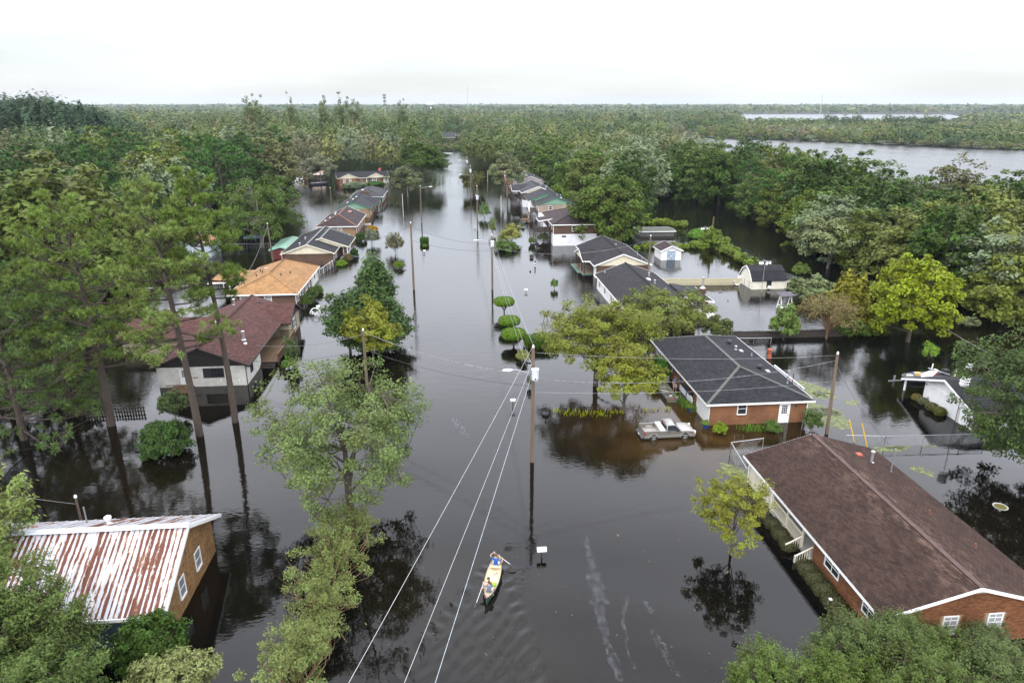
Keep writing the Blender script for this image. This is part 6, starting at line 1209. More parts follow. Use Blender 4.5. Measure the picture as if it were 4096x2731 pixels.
wire('high thin wire from the near pole across the wide yellow green tree', (6.4, 51.8, 10.0), (34.1, 54.7, 7.8), .45); wire('twisted service cable from the near pole over the charcoal roof', (6.4, 51.8, 7.7), (34.1, 54.7, 7.3), 1.1, plain('service_cable', (.2, .2, .2), .6, .8, 3), .018, 20); wire('lowest service wire from the near pole over the charcoal roof', (6.35, 51.8, 6.5), (34.2, 54.7, 5.3), .5)
wire('twisted cable from the near pole to the pole in the yellow green tree', (6.2, 51.9, 8.0), (-9.27, 66.8, 7.3), .7, plain('service_cable', (.2, .2, .2), .6, .8, 3), .025); wire('lower cable from the near pole to the pole in the yellow green tree', (6.2, 51.9, 7.0), (-9.27, 66.8, 5.4), .6, CABLE, .018)
wire('service cable from the tree pole to the white house', (-9.27, 66.8, 7.0), (-22.6, 75.5, 3.2), .6, plain('service_cable', (.2, .2, .2), .6, .8, 3), .022); wire('second service cable from the tree pole to the white house', (-9.27, 66.8, 5.4), (-22.5, 72.5, 2.4), .5, CABLE, .018)
wire('cable from the topiary pole to the bare pole', (6.3, 110, 7.7), (-6.6, 111.1, 10.5), .8, CABLE, .02); wire('lower cable from the topiary pole to the bare pole', (6.3, 110, 6.6), (-6.6, 111.1, 8.2), .6, CABLE, .02); wire('cable from the bare pole to the cream gabled house', (-6.6, 111.1, 10.5), (-22.5, 136.5, 3.2), .8, CABLE, .018)
wire('striped service cable from the topiary pole over the black porch roof', (6.5, 110, 7.0), (33.0, 111, 7.6), 1.6, plain('service_cable', (.2, .2, .2), .6, .8, 3), .022, 20); wire('cable from the leaning service pole to the tan roof mast', (-35.4, 135.5, 7.1), (-32.3, 109.9, 4.2), .5, plain('service_cable', (.2, .2, .2), .6, .8, 3), .02)
wire('wire from the garden service pole to the long brick house', (34.1, 54.7, 7.0), (32.6, 43.0, 4.5), .6, CABLE, .018); wire('wire from the short pale pole towards the left edge', (-26.7, 44, 2.6), (-44, 50, 2.9), .3); wire('long pale wire running from the canal to the white garage', (66, 88, 1.2), (60.5, 66.5, 2.2), .2, plain('rope', (.4, .37, .33), .8), .03)

# ------------------------------------------------------------------ fences
def picket_fence(label, path, z1, w, gap, mat, name='board_fence', d=.025, backing=None):
    (xa, ya), (xb, yb) = path[0], path[-1]; t = thing(name, label, 'fence', ((xa+xb)/2, (ya+yb)/2, 0)); o = t.location; rr = random.Random(len(label)); me = None
    for (x0, y0), (x1, y1) in zip(path, path[1:]):
        L = math.hypot(x1-x0, y1-y0); n = max(2, int(L/(w+gap))); a = math.atan2(y1-y0, x1-x0)
        for z in (z1*.3, z1*.8): MB((o[0], o[1], 0)).beam((x0, y0, z), (x1, y1, z), .05, .09).build('rail', mat, t)
        for k in range(n):
            f = (k+.5)/n
            if me is None: p = MB().box(-w/2, w/2, -d, d, -1.0, z1).build('picket', mat, t); me = p.data
            else: p = link('picket', me, None, t)
            p.location = (x0 + (x1-x0)*f - o[0], y0 + (y1-y0)*f - o[1], rr.uniform(-.05, .04)); p.rotation_euler = (0, 0, a)
    return t
picket_fence('pale mossy board fence left of the barn, reflected in still water', [(32.42, 110.32), (38.26, 110.11), (48.57, 109.5)], 1.15, .27, .015, plain('mossy_cream_boards', (.42, .38, .25), .85, .45, 1.6, 0, 0, (1, 1, .35)))
picket_fence('dark board fence behind the charcoal roofed house', [(34.7, 82.12), (40.75, 81.77), (51.22, 81.74)], 1.05, .16, .02, plain('dark_fence_boards', (.045, .037, .03), .9, .4, 2))
picket_fence('low dark picket fence in the water behind the left pines', [(-38.45, 64.74), (-36.42, 64.76), (-30.93, 64.99)], .75, .12, .14, DARKW)
def chain_fence(label, pts, h, sp=2.6, rail=GALV):
    c = pts[len(pts)//2]; t = thing('chain_link_fence', label, 'fence', (c[0], c[1], 0)); o = (c[0], c[1], 0); mesh = MB(o)
    for (x0, y0), (x1, y1) in zip(pts, pts[1:]):
        L = math.hypot(x1-x0, y1-y0); MB(o).tube([(x0, y0, h), (x1, y1, h)], .032, 6).build('top_rail', rail, t); n = max(1, round(L/sp))
        for k in range(n+1):
            f = k/n; MB(o).tube([(x0+(x1-x0)*f, y0+(y1-y0)*f, -1), (x0+(x1-x0)*f, y0+(y1-y0)*f, h+.04)], .035, 6).build('fence_post', rail, t)
        u = Vector((x1-x0, y1-y0, 0)).normalized(); q = .16; m = int(L/q)
        for k in range(m):
            a = Vector((x0, y0, 0)) + u*(k*q)
            for s in (1, -1):
                e = a + u*(s*h*.8); 
                if not 0 <= (e - Vector((x0, y0, 0))).dot(u) <= L: continue
                mesh.tube([(a[0], a[1], 0), (e[0], e[1], h)], .0045, 3, False)
    mesh.build('wire_mesh', GALV, t, kind='stuff')
chain_fence('chain link fence meeting at a corner beside the long brick house', [(26.84, 51.98), (23.68, 51.46), (23.17, 46.88)], 1.25, 2.4)
chain_fence('chain link fence crossing the water behind the long brick house', [(34.74, 52.36), (38.16, 51.89), (45.23, 51.61), (47.51, 51.57)], 1.0, 3.4)
chain_fence('short chain fence at the corner of the orange brick house', [(32.44, 55.82), (32.99, 54.32)], 1.0, 1.6)
chain_fence('chain fence gate beside the cream gabled house', [(-23.83, 122.17), (-23.18, 126.21), (-22.71, 129.79)], 1.2, 2.2, WHITE)
chain_fence('chain fence in the left back yards, nearer one', [(-46.98, 112.73), (-38.73, 113.96), (-32.7, 116.05)], 1.0, 3.2)
chain_fence('chain fence in the left back yards, farther one', [(-51.67, 148.99), (-43.55, 148.28), (-34.62, 148.91)], 1.1, 3.6)
chain_fence('low chain fence before the dark board fence', [(35.87, 79.94), (38.1, 79.74), (40.4, 79.71)], .8, 2.2)

# ------------------------------------------------------------------ pickup
def pickup():
    t = thing('pickup_truck', 'silver pickup truck standing hub deep in the driveway', 'truck', (19.35, 55.75, -.20), R(1.0)); S = 1.05
    paint = plain('champagne_paint', (.165, .152, .132), .3, .04, 1, 0, .2); paint2 = plain('silver_trim', (.30, .288, .268), .35, .04, 1, 0, .2)
    L0, L1, W = -2.42*S, 2.42*S, .86*S; wr = .34*S; xs = (-1.45*S, 1.38*S)
    def side(pts, y0, y1, name, mat): return MB().prism([(x*S, y0, z*S) for x, z in pts], [(x*S, y1, z*S) for x, z in pts]).build(name, mat, t)
    def arch(cx, r, n=9): return [(cx + r*math.cos(math.pi - math.pi*k/(n-1)), .36 + r*math.sin(math.pi*k/(n-1))) for k in range(n)]
    def skin(x0, x1, z0, z1, arches):                     # body side outline with wheel arches cut along its lower edge
        p = [(x0, z0)]
        for c in arches: p += arch(c, .42)
        return p + [(x1, z0), (x1, z1), (x0, z1)]
    ar, af = xs[0]/S, xs[1]/S
    for sg in (-1, 1):
        y0, y1 = sorted((sg*W, sg*(W-.07))); side(skin(-2.3, -.35, .36, 1.02, [ar]), y0, y1, 'bed_side', paint); side([(-.34, .36), (.92, .36), (.92, 1.0), (-.34, 1.0)], y0, y1, 'door', paint)
        side(skin(.93, 2.27, .36, .66, [af])[:-1] + [(2.2, .76), (1.95, .88), (1.5, .935), (.93, .945)], y0, y1, 'fender', paint)
        for c in (ar, af):
            m = MB(); a = arch(c, .44, 11); m.tube([(x*S, sg*(W+.01), z*S) for x, z in a], .035, 5); m.build('wheel_arch_trim', paint2, t)
        MB().box(-2.25*S, 2.2*S, *sorted((sg*W, sg*(W+.025))), .52*S, .58*S).build('side_moulding', paint2, t)
        MB().box(-2.3*S, -.36*S, *sorted((sg*(W-.10), sg*(W+.01))), 1.02*S, 1.06*S).build('bed_rail', paint2, t)
        m = MB(); m.prism([(-.22*S, sg*(W-.03), 1.0*S), (.78*S, sg*(W-.03), 1.0*S), (.42*S, sg*(W-.15), 1.42*S), (-.16*S, sg*(W-.15), 1.42*S)], [(-.22*S, sg*(W-.05), 1.0*S), (.78*S, sg*(W-.05), 1.0*S), (.42*S, sg*(W-.17), 1.42*S), (-.16*S, sg*(W-.17), 1.42*S)]).build('side_window', GLASS, t)
        m = MB(); m.beam((-.30*S, sg*(W-.04), 1.0*S), (-.24*S, sg*(W-.16), 1.46*S), .09, .07); m.beam((.95*S, sg*(W-.05), 1.0*S), (.46*S, sg*(W-.16), 1.46*S), .07, .07); m.build('roof_pillar', paint2, t)
        MB().box(.55*S, .72*S, *sorted((sg*(W+.02), sg*(W+.2))), 1.0*S, 1.14*S).build('mirror', BLACK, t); MB().box(-.2*S, -.02*S, *sorted((sg*W, sg*(W+.03))), .86*S, .91*S).build('door_handle', BLACK, t)
        MB().box(-2.33*S, -2.2*S, *sorted((sg*(W-.14), sg*(W+.006))), .72*S, .95*S).build('tail_light', plain('tail_red', (.35, .01, .015), .25, .1), t)
        hl = MB().box(2.17*S, 2.30*S, *sorted((sg*(W-.3), sg*(W+.004))), .70*S, .86*S).build('headlight', plain('lamp_glass', (.6, .62, .62), .15, .05), t); MB().box(2.16*S, 2.31*S, *sorted((sg*(W-.08), sg*(W+.008))), .62*S, .70*S).build('indicator', plain('amber', (.5, .2, .02), .3, .1), hl)
        for x in xs:
            w_ = MB().tube([(x, sg*(W-.22), wr), (x, sg*(W-.005), wr)], wr, 20).build('wheel', BLACK, t); r = MB(); yy = sg*(W+.0)
            r.tube([(x, yy-sg*.02, wr), (x, yy+sg*.012, wr)], .215*S, 16); r.build('rim', plain('dark_hub', (.05, .05, .05), .4), w_); sp = MB()
            for k in range(5): a = k*2*math.pi/5; sp.beam((x, yy+sg*.02, wr), (x + .2*S*math.cos(a), yy+sg*.02, wr + .2*S*math.sin(a)), .02, .07, (0, 1, 0))
            sp.tube([(x, yy, wr), (x, yy+sg*.03, wr)], .06, 10); sp.build('spokes', plain('alloy', (.6, .6, .6), .25, .05, 1, 0, .7), w_)
    MB().box(-2.3*S, -.35*S, -W+.07, W-.07, .52*S, .60*S).build('bed_floor', plain('bed_liner', (.42, .40, .37), .55, .15, 4), t)
    m = MB(); [m.box(-2.2*S, -.4*S, y-.03, y+.03, .60*S, .615*S) for y in (-.45, -.25, 0, .25, .45)]; m.build('bed_ribs', paint2, t)
    for sg in (-1, 1): MB().prism([(-1.85*S, sg*(W-.07), .6*S), (-1.7*S, sg*(W-.07), .84*S), (-1.15*S, sg*(W-.07), .84*S), (-1.0*S, sg*(W-.07), .6*S)], [(-1.85*S, sg*(W-.3), .6*S), (-1.7*S, sg*(W-.3), .84*S), (-1.15*S, sg*(W-.3), .84*S), (-1.0*S, sg*(W-.3), .6*S)]).build('wheel_well', paint2, t)
    MB().box(-2.36*S, -2.3*S, -W+.02, W-.02, .5*S, 1.04*S).build('tailgate', paint, t); bp = MB().box(-2.56*S, -2.36*S, -W+.02, W-.02, .38*S, .55*S).build('rear_bumper', plain('bumper_grey', (.09, .095, .1), .5), t); MB().box(-2.58*S, -2.56*S, -.15, .15, .42*S, .54*S).build('number_plate', WHITE, bp)
    MB().box(-.38*S, -.33*S, -W+.05, W-.05, .5*S, 1.02*S).build('cab_back', paint, t)
    tb = MB().box(-.92*S, -.44*S, -W-.02, W+.02, 1.0*S, 1.13*S).build('toolbox', plain('toolbox_white', (.48, .47, .45), .35, .05), t); MB().box(-.90*S, -.46*S, -W+.1, W-.1, .62*S, 1.0*S).build('toolbox_body', paint2, tb)
    cabp = [(-.30, 1.40), (-.2, 1.50), (.30, 1.52), (.46, 1.45)]; m = MB()      # rounded cab roof
    ring = []
    for x, z in cabp:
        ring.append([(x*S, -W+.17, (z-.04)*S), (x*S, -W+.30, z*S), (x*S, 0, (z+.03)*S), (x*S, W-.30, z*S), (x*S, W-.17, (z-.04)*S)])
    v = [p for r in ring for p in r]; m.add(v, [(i*5+j, i*5+j+1, (i+1)*5+j+1, (i+1)*5+j) for i in range(3) for j in range(4)]); m.add([(p[0], p[1], p[2]-.05) for p in v], [(i*5+j, (i+1)*5+j, (i+1)*5+j+1, i*5+j+1) for i in range(3) for j in range(4)]); m.build('cab_roof', paint2, t, True)
    MB().prism([(.98*S, -W+.09, .99*S), (.98*S, W-.09, .99*S), (.46*S, W-.2, 1.44*S), (.46*S, -W+.2, 1.44*S)], [(.96*S, -W+.09, .97*S), (.96*S, W-.09, .97*S), (.44*S, W-.2, 1.42*S), (.44*S, -W+.2, 1.42*S)]).build('windscreen', GLASS, t)
    MB().prism([(-.33*S, -W+.1, 1.02*S), (-.33*S, W-.1, 1.02*S), (-.29*S, W-.2, 1.42*S), (-.29*S, -W+.2, 1.42*S)], [(-.31*S, -W+.1, 1.02*S), (-.31*S, W-.1, 1.02*S), (-.27*S, W-.2, 1.42*S), (-.27*S, -W+.2, 1.42*S)]).build('rear_window', GLASS, t)
    MB().box(-.32*S, -.27*S, -.12, .12, 1.43*S, 1.49*S).build('brake_light', plain('tail_red', (.35, .01, .015), .25, .1), t)
    v = []; 
    for x, z, w_ in ((.94, 1.0, .865), (1.5, 1.0, .865), (1.95, .95, .86), (2.2, .84, .83), (2.29, .70, .78)): v += [(x*S, -w_*S, (z-.06)*S), (x*S, -w_*S*.80, (z-.005)*S), (x*S, 0, (z+.03)*S), (x*S, w_*S*.80, (z-.005)*S), (x*S, w_*S, (z-.06)*S)]
    m = MB(); m.add(v, [(i*5+j, i*5+j+1, (i+1)*5+j+1, (i+1)*5+j) for i in range(4) for j in range(4)]); m.build('bonnet', paint2, t, True)
    MB().box(2.2*S, 2.29*S, -W+.3, W-.3, .62*S, .8*S).build('grille', BLACK, t); MB().prism([(2.15*S, -W-.01, .36*S), (2.38*S, -W+.2, .36*S), (2.38*S, W-.2, .36*S), (2.15*S, W+.01, .36*S)], [(2.15*S, -W-.01, .62*S), (2.36*S, -W+.2, .6*S), (2.36*S, W-.2, .6*S), (2.15*S, W+.01, .62*S)]).build('front_bumper', paint2, t)
    MB().box(-2.2*S, 2.1*S, -W+.12, W-.12, .3*S, .5*S).build('chassis', BLACK, t); MB().box(-.28*S, .9*S, -W+.1, W-.1, .5*S, .96*S).build('cab_interior', plain('grey_seats', (.08, .08, .085), .9), t)
pickup()

# ------------------------------------------------------------------ people
SKINM = plain('skin', (.42, .22, .15), .55, .08, 3)
def limb_graph(J, E, name, t, mats, matfn, lv=1):
    """skin modifier over a jointed skeleton, turned into one continuous mesh"""
    names = list(J); me = bpy.data.meshes.new(name + '_frame'); me.from_pydata([J[k][0] for k in names], [(names.index(a), names.index(b)) for a, b in E], [])
    o = bpy.data.objects.new(name, me); COL.objects.link(o); md = o.modifiers.new('skin', 'SKIN')
    for k, sv in zip(names, me.skin_vertices[0].data): r = J[k][1]; sv.radius = r if isinstance(r, tuple) else (r, r)
    me.skin_vertices[0].data[0].use_root = True; md.use_smooth_shade = True
    sb = o.modifiers.new('smooth', 'SUBSURF'); sb.levels = lv; sb.render_levels = lv
    dg = bpy.context.evaluated_depsgraph_get(); nm = bpy.data.meshes.new_from_object(o.evaluated_get(dg)); o.modifiers.clear(); o.data = nm; nm.name = name; nm.materials.clear()
    for m in mats: nm.materials.append(m)
    for p in nm.polygons: p.material_index = matfn(p.center); p.use_smooth = True
    o.parent = t; return o
def arm_bones(J, E, tag_, sh, el, wr, hand, palm_n):
    """upper arm, forearm, palm and five separate bent fingers closing on a grip"""
    sh, el, wr, hd, pn = map(Vector, (sh, el, wr, hand, palm_n)); d = (hd-wr).normalized(); sd = d.cross(pn).normalized(); pn = sd.cross(d)
    J[tag_+'sh'] = (sh, .062); J[tag_+'um'] = (sh.lerp(el, .5), .052); J[tag_+'el'] = (el, .042); J[tag_+'fm'] = (el.lerp(wr, .4), .04); J[tag_+'wr'] = (wr, .027); J[tag_+'pa'] = (hd, (.040, .02))
    E += [(tag_+a, tag_+b) for a, b in (('sh', 'um'), ('um', 'el'), ('el', 'fm'), ('fm', 'wr'), ('wr', 'pa'))]
    for k, (off, ln) in enumerate(((-.030, .075), (-.010, .088), (.010, .082), (.029, .064))):
        a = hd + sd*off + d*.02; b = a + d*ln*.45 + pn*ln*.12; c = b + d*ln*.15 + pn*ln*.45
        for nm, p, r in (('a', a, .010), ('b', b, .0095), ('c', c, .0085)): J[f'{tag_}f{k}{nm}'] = (p, r)
        E += [(tag_+'pa', f'{tag_}f{k}a'), (f'{tag_}f{k}a', f'{tag_}f{k}b'), (f'{tag_}f{k}b', f'{tag_}f{k}c')]
    a = wr.lerp(hd, .55) + sd*(-.035) + pn*.01; b = a + d*.03 - sd*.02 + pn*.03; c = b + d*.02 + pn*.025
    for nm, p, r in (('ta', a, .012), ('tb', b, .0105), ('tc', c, .009)): J[tag_+nm] = (p, r)
    E += [(tag_+'wr', tag_+'ta'), (tag_+'ta', tag_+'tb'), (tag_+'tb', tag_+'tc')]
def head_parts(t, c, face, hairm, beard=None):
    f = Vector((*face[:2], 0)).normalized(); s = Vector((f.y, -f.x, 0)); c = Vector(c); up = Vector((0, 0, 1)); m = MB()
    m.ball(c + up*.025 - f*.018, (.101, .101, .118), 14, 9); h = m.build('hair', hairm, t, True)
    for v in h.data.vertices:
        q = v.co - c
        if q.dot(f) > .045 and q.z < .07: v.co -= f*(q.dot(f) - .03)
    for sg in (-1, 1):
        MB().ball(c + f*.088 + s*sg*.034 + up*.005, .013, 8, 5).build('eye', plain('eye_dark', (.04, .03, .025), .2), t); MB().ball(c + s*sg*.092 - up*.01, (.014, .022, .032), 8, 5).build('ear', SKINM, t)
    MB().tube([c + f*.085 + up*.0, c + f*.118 - up*.03], [.012, .019], 8).build('nose', SKINM, t); MB().beam(c + f*.096 - s*.024 - up*.062, c + f*.096 + s*.024 - up*.062, .012, .01).build('mouth', plain('lips', (.3, .11, .09), .5), t)
    if beard: MB().ball(c + f*.055 - up*.095, (.075, .06, .085), 12, 7).build('beard', beard, t, True)
BROWNHAIR = plain('brown_hair', (.10, .055, .03), .75, .3, 30); DARKHAIR = plain('dark_hair', (.03, .022, .018), .8, .3, 30)
def seated(label, loc, rz, shirt, shorts, hl, hr, el_l, el_r, hands, bend=.12, knees=.22):
    t = thing('person', label, 'person', loc, rz); J = {}; E = []          # looks along +y; seat at z=.30
    z = .36; J['pel'] = (Vector((0, 0, z)), (.165, .125)); J['bel'] = (Vector((0, .03, z+.17)), (.155, .118)); J['che'] = (Vector((0, bend*.7, z+.36)), (.17, .115)); J['nec'] = (Vector((0, bend*1.15, z+.53)), .058)
    hc = Vector((0, bend*1.5, z+.70)); J['hd0'] = (hc - Vector((0, .012, .06)), .072); J['hd1'] = (hc + Vector((0, 0, .045)), .088); E += [('pel', 'bel'), ('bel', 'che'), ('che', 'nec'), ('nec', 'hd0'), ('hd0', 'hd1')]
    for sg, n in ((-1, 'l'), (1, 'r')):
        J[n+'hip'] = (Vector((sg*.10, .05, z-.02)), .088); J[n+'th'] = (Vector((sg*(.12 + knees*.2), .25, z+.06)), .08); J[n+'kn'] = (Vector((sg*(.13 + knees*.4), .46, z+.09)), .06); J[n+'ca'] = (Vector((sg*(.14 + knees*.35), .58, z-.09)), .05); J[n+'an'] = (Vector((sg*(.14+knees*.3), .70, z-.26)), .036); J[n+'ft'] = (Vector((sg*(.15+knees*.3), .84, z-.29)), (.045, .03))
        E += [('pel', n+'hip'), (n+'hip', n+'th'), (n+'th', n+'kn'), (n+'kn', n+'ca'), (n+'ca', n+'an'), (n+'an', n+'ft')]
        sh = Vector((sg*.185, bend*.85, z+.44)); J[n+'cl'] = (sh*.55 + J['che'][0]*.45 + Vector((0, 0, .05)), .075); E.append(('che', n+'cl'))
        e_ = Vector(el_l if n == 'l' else el_r); h_ = Vector(hl if n == 'l' else hr); dd = (h_-e_).normalized(); arm_bones(J, E, n, sh, e_, h_ - dd*.05, h_ + dd*.03, hands[n]); E.append((n+'cl', n+'sh'))
    def mf(c):
        for n in 'lr':
            s_, e_ = J[n+'sh'][0], J[n+'el'][0]; ax = (e_-s_); k = (c-s_).dot(ax)/ax.length_squared
            if (c - (s_ + ax*k)).length < .09 and k > .05 and (c-s_).length > .10: return 1 if k < .62 else 0
            w_ = J[n+'wr'][0]
            if (c-e_).length < .12 or (c-w_).length < .2: return 0
        if c.z > z+.535: return 0
        if c.y > .12 and c.z < z+.2: return 2 if c.y < .40 else 0
        return 1 if c.z > z+.03 else 2
    limb_graph(J, E, 'body', t, [SKINM, shirt, shorts], mf); head_parts(t, hc, (0, 1), BROWNHAIR); return t

# ------------------------------------------------------------------ canoe with its crew
def canoe():
    hd = math.atan2(.222, .975); t = thing('canoe', 'green canoe with tan inside and two paddlers in the near water', 'canoe', (1.98, 36.6, 0), -hd); L = 4.9; n = 25
    green = plain('canoe_green', (.008, .075, .06), .35, .15); tan = plain('canoe_tan', (.55, .45, .29), .6, .12, 2)
    def sec(f, inset=0):
        y = (f-.5)*L; k = max(0, 1 - abs(2*f-1)**2.3); hw = max(.012, .50*k - inset); sh = .36 + .22*abs(2*f-1)**3; b = -.10 + .16*abs(2*f-1)**6 if not inset else max(.035, -.07 + .16*abs(2*f-1)**6)
        return [(hw*math.sin(a), y, b + (sh-b)*(1 - math.cos(a)**1) if False else b + (sh-b)*(1-math.cos(a))**.9) for a in [math.pi/2*q/6 for q in range(-6, 7)]]
    for inset, nm, mt in ((0, 'hull', green), (.025, 'lining', tan)):
        m = MB(); v = [p for i in range(n) for p in sec(i/(n-1), inset)]; m.add(v, [(i*13+j, i*13+j+1, (i+1)*13+j+1, (i+1)*13+j) for i in range(n-1) for j in range(12)]); m.build(nm, mt, t, True)
    for s in (0, 12): MB().tube([Vector(sec(i/(n-1))[s]) + Vector((0, 0, .01)) for i in range(n)], .024, 6).build('gunwale', BLACK, t, True)
    for y, w_ in ((1.12, .74), (-1.55, .62)):
        MB().prism([(-w_/2, y-.14, .24), (w_/2, y-.14, .24), (w_/2, y+.14, .24), (-w_/2, y+.14, .24)], [(-w_/2, y-.14, .275), (w_/2, y-.14, .275), (w_/2, y+.14, .275), (-w_/2, y+.14, .275)]).build('seat', tan, t)
    m = MB(); m.box(-.42, .42, -.32, .28, .12, .16); m.build('centre_bench', tan, t)
    MB().lathe([(.13, 0), (.13, .012)], (-.3, -.02, .165), 12).build('cup_recess', BLACK, t)
    for sg, col, nm in ((-1, plain('red_plate', (.55, .015, .015), .45), 'stern_plate'), (1, BLACK, 'bow_plate')):
        ye = sg*L/2*.985; yi = sg*L/2*.885; w_ = .12; MB().prism([(0, ye, .575), (-w_, yi, .50), (w_, yi, .50)], [(0, ye, .55), (-w_, yi, .47), (w_, yi, .47)]).build(nm, col, t)
    MB().box(-.19, .19, -2.05, -1.78, .36, .38).build('stern_deck', plain('worn_tan', (.33, .27, .19), .8, .3, 4), t)
    def W(x, y, z=0): c, s = math.cos(-hd), math.sin(-hd); return (1.98 + x*c - y*s, 36.6 + x*s + y*c, z)
    blue = plain('blue_tshirt', (.008, .065, .27), .85, .15, 4); grey = plain('grey_tshirt', (.12, .125, .15), .9, .15, 4); wh = plain('white_shorts', (.62, .60, .60), .85, .1); grs = plain('pale_grey_shorts', (.5, .49, .52), .85, .1)
    seated('paddler in a blue t-shirt kneeling at the front of the canoe', W(0, 1.10, -.05), -hd, blue, wh, (-.20, .52, 1.02), (.40, .36, .72), (-.40, .30, .92), (.42, .12, .58), {'l': (0, 0, -1), 'r': (-1, .2, 0)}, .14)
    seated('paddler in a grey t-shirt leaning at the back of the canoe', W(0, -1.55, -.05), -hd, grey, grs, (-.46, -.06, .62), (-.36, .34, .86), (-.36, .02, .70), (.16, .42, .80), {'l': (1, 0, 0), 'r': (0, -.3, -1)}, .10)
    def paddle(label, a, b):
        a, b = Vector(a), Vector(b); d = (b-a).normalized(); t2 = thing('paddle', label, 'paddle', tuple(a)); MB(tuple(a)).tube([a, b], .016, 8).build('shaft', plain('paddle_white', (.65, .65, .65), .4, .05), t2)
        sd = d.cross(Vector((0, 0, 1))).normalized(); nn = sd.cross(d); pts = [(0, .03), (.12, .085), (.34, .10), (.44, .07), (.47, 0)]
        o = [b + d*u + sd*v for u, v in pts] + [b + d*u - sd*v for u, v in pts[-2::-1]]; MB(tuple(a)).prism([p + nn*.008 for p in o], [p - nn*.008 for p in o]).build('blade', BLACK, t2)
        MB(tuple(a)).beam(a - sd*.06, a + sd*.06, .03, .03).build('grip', BLACK, t2)
    pa = Vector(W(-.20, 1.10+.52, .99)); pb = Vector(W(.40, 1.10+.36, .67)); dd = (pb-pa).normalized()
    paddle('paddle of the front paddler held out to the right over the water', pa - dd*.02, pb + dd*.62)
    pa = Vector(W(-.36, -1.55+.34, .83)); pb = Vector(W(-.46, -1.55-.06, .58)); dd = (pb-pa).normalized()
    paddle('paddle of the rear paddler dipping behind on the left', pa - dd*.02, pb + dd*.85)
    m = MB(); m.ball((0, 0, .14), (.17, .13, .14), 10, 6); m.ball((-.10, .1, .22), (.1, .08, .08), 8, 5); o = m.build('bag', plain('lime_fabric', (.28, .62, .02), .7, .2, 8), None, True); o.location = W(.17, -.62, .06); tag(o, 'lime green bag in the middle of the canoe', 'bag')
    m = MB(); m.ball((0, 0, .13), (.26, .17, .15), 10, 6); o = m.build('bag', BLACK, None, True); o.location = W(.0, -.55, .02); tag(o, 'black bag behind the lime bag in the canoe', 'bag')
    m = MB(); m.ball((0, 0, .05), (.13, .05, .05), 8, 5); m.ball((.16, .06, .05), (.06, .13, .05), 8, 5); m.ball((.14, .12, .08), (.05, .06, .05), 8, 5); o = m.build('shoes', plain('grey_canvas', (.25, .25, .28), .8, .2), None, True); o.location = W(.05, .55, .0); tag(o, 'pair of grey shoes on the canoe floor behind the front paddler', 'shoes')
canoe()
def standing_man():
    t = thing('person', 'bearded man in blue t-shirt and pale shorts leaning a hand on the porch post', 'person', (23.2, 65.55, .02), R(196)); J = {}; E = []
    J['pel'] = (Vector((0, 0, .95)), (.17, .13)); J['bel'] = (Vector((0, .04, 1.12)), (.185, .15)); J['che'] = (Vector((0, 0, 1.34)), (.19, .125)); J['nec'] = (Vector((0, .01, 1.52)), .062)
    hc = Vector((0, .03, 1.69)); J['hd0'] = (hc - Vector((0, .012, .06)), .074); J['hd1'] = (hc + Vector((0, 0, .045)), .09); E += [('pel', 'bel'), ('bel', 'che'), ('che', 'nec'), ('nec', 'hd0'), ('hd0', 'hd1')]
    for sg, n, yo in ((-1, 'l', .06), (1, 'r', -.04)):
        for k, p, r in (('hip', (sg*.10, 0, .88), .098), ('th', (sg*.115, .02+yo*.5, .66), .088), ('kn', (sg*.12, .03+yo, .47), .06), ('ca', (sg*.12, yo, .30), .055), ('an', (sg*.12, -.02+yo, .07), .037), ('ft', (sg*.14, .14+yo, .035), (.045, .03))): J[n+k] = (Vector(p), r)
        E += [('pel', n+'hip'), (n+'hip', n+'th'), (n+'th', n+'kn'), (n+'kn', n+'ca'), (n+'ca', n+'an'), (n+'an', n+'ft')]
        sh = Vector((sg*.205, 0, 1.44)); J[n+'cl'] = (sh*.55 + J['che'][0]*.45 + Vector((0, 0, .03)), .075); E += [('che', n+'cl'), (n+'cl', n+'sh')]
    arm_bones(J, E, 'r', (.205, 0, 1.44), (.27, -.04, 1.15), (.29, .04, .93), (.285, .06, .86), (-1, 0, 0)); arm_bones(J, E, 'l', (-.205, 0, 1.44), (-.38, .02, 1.20), (-.58, .06, 1.26), (-.65, .07, 1.28), (0, -1, 0))
    def mf(c):
        for n in 'lr':
            s_, e_ = J[n+'sh'][0], J[n+'el'][0]; ax = e_-s_; k = (c-s_).dot(ax)/ax.length_squared
            if (c - (s_ + ax*k)).length < .085 and (c-s_).length > .12 and k > .1: return 1 if k < .75 else 0
            if (c-J[n+'wr'][0]).length < .2 or (c-e_).length < .1: return 0
        if c.z > 1.535: return 0
        return 1 if c.z > .93 else 2 if c.z > .52 else 0
    limb_graph(J, E, 'body', t, [SKINM, plain('blue_grey_tshirt', (.085, .11, .17), .9, .12, 4), plain('pale_shorts', (.5, .43, .42), .85, .1)], mf); head_parts(t, hc, (0, 1), DARKHAIR, DARKHAIR)
standing_man()

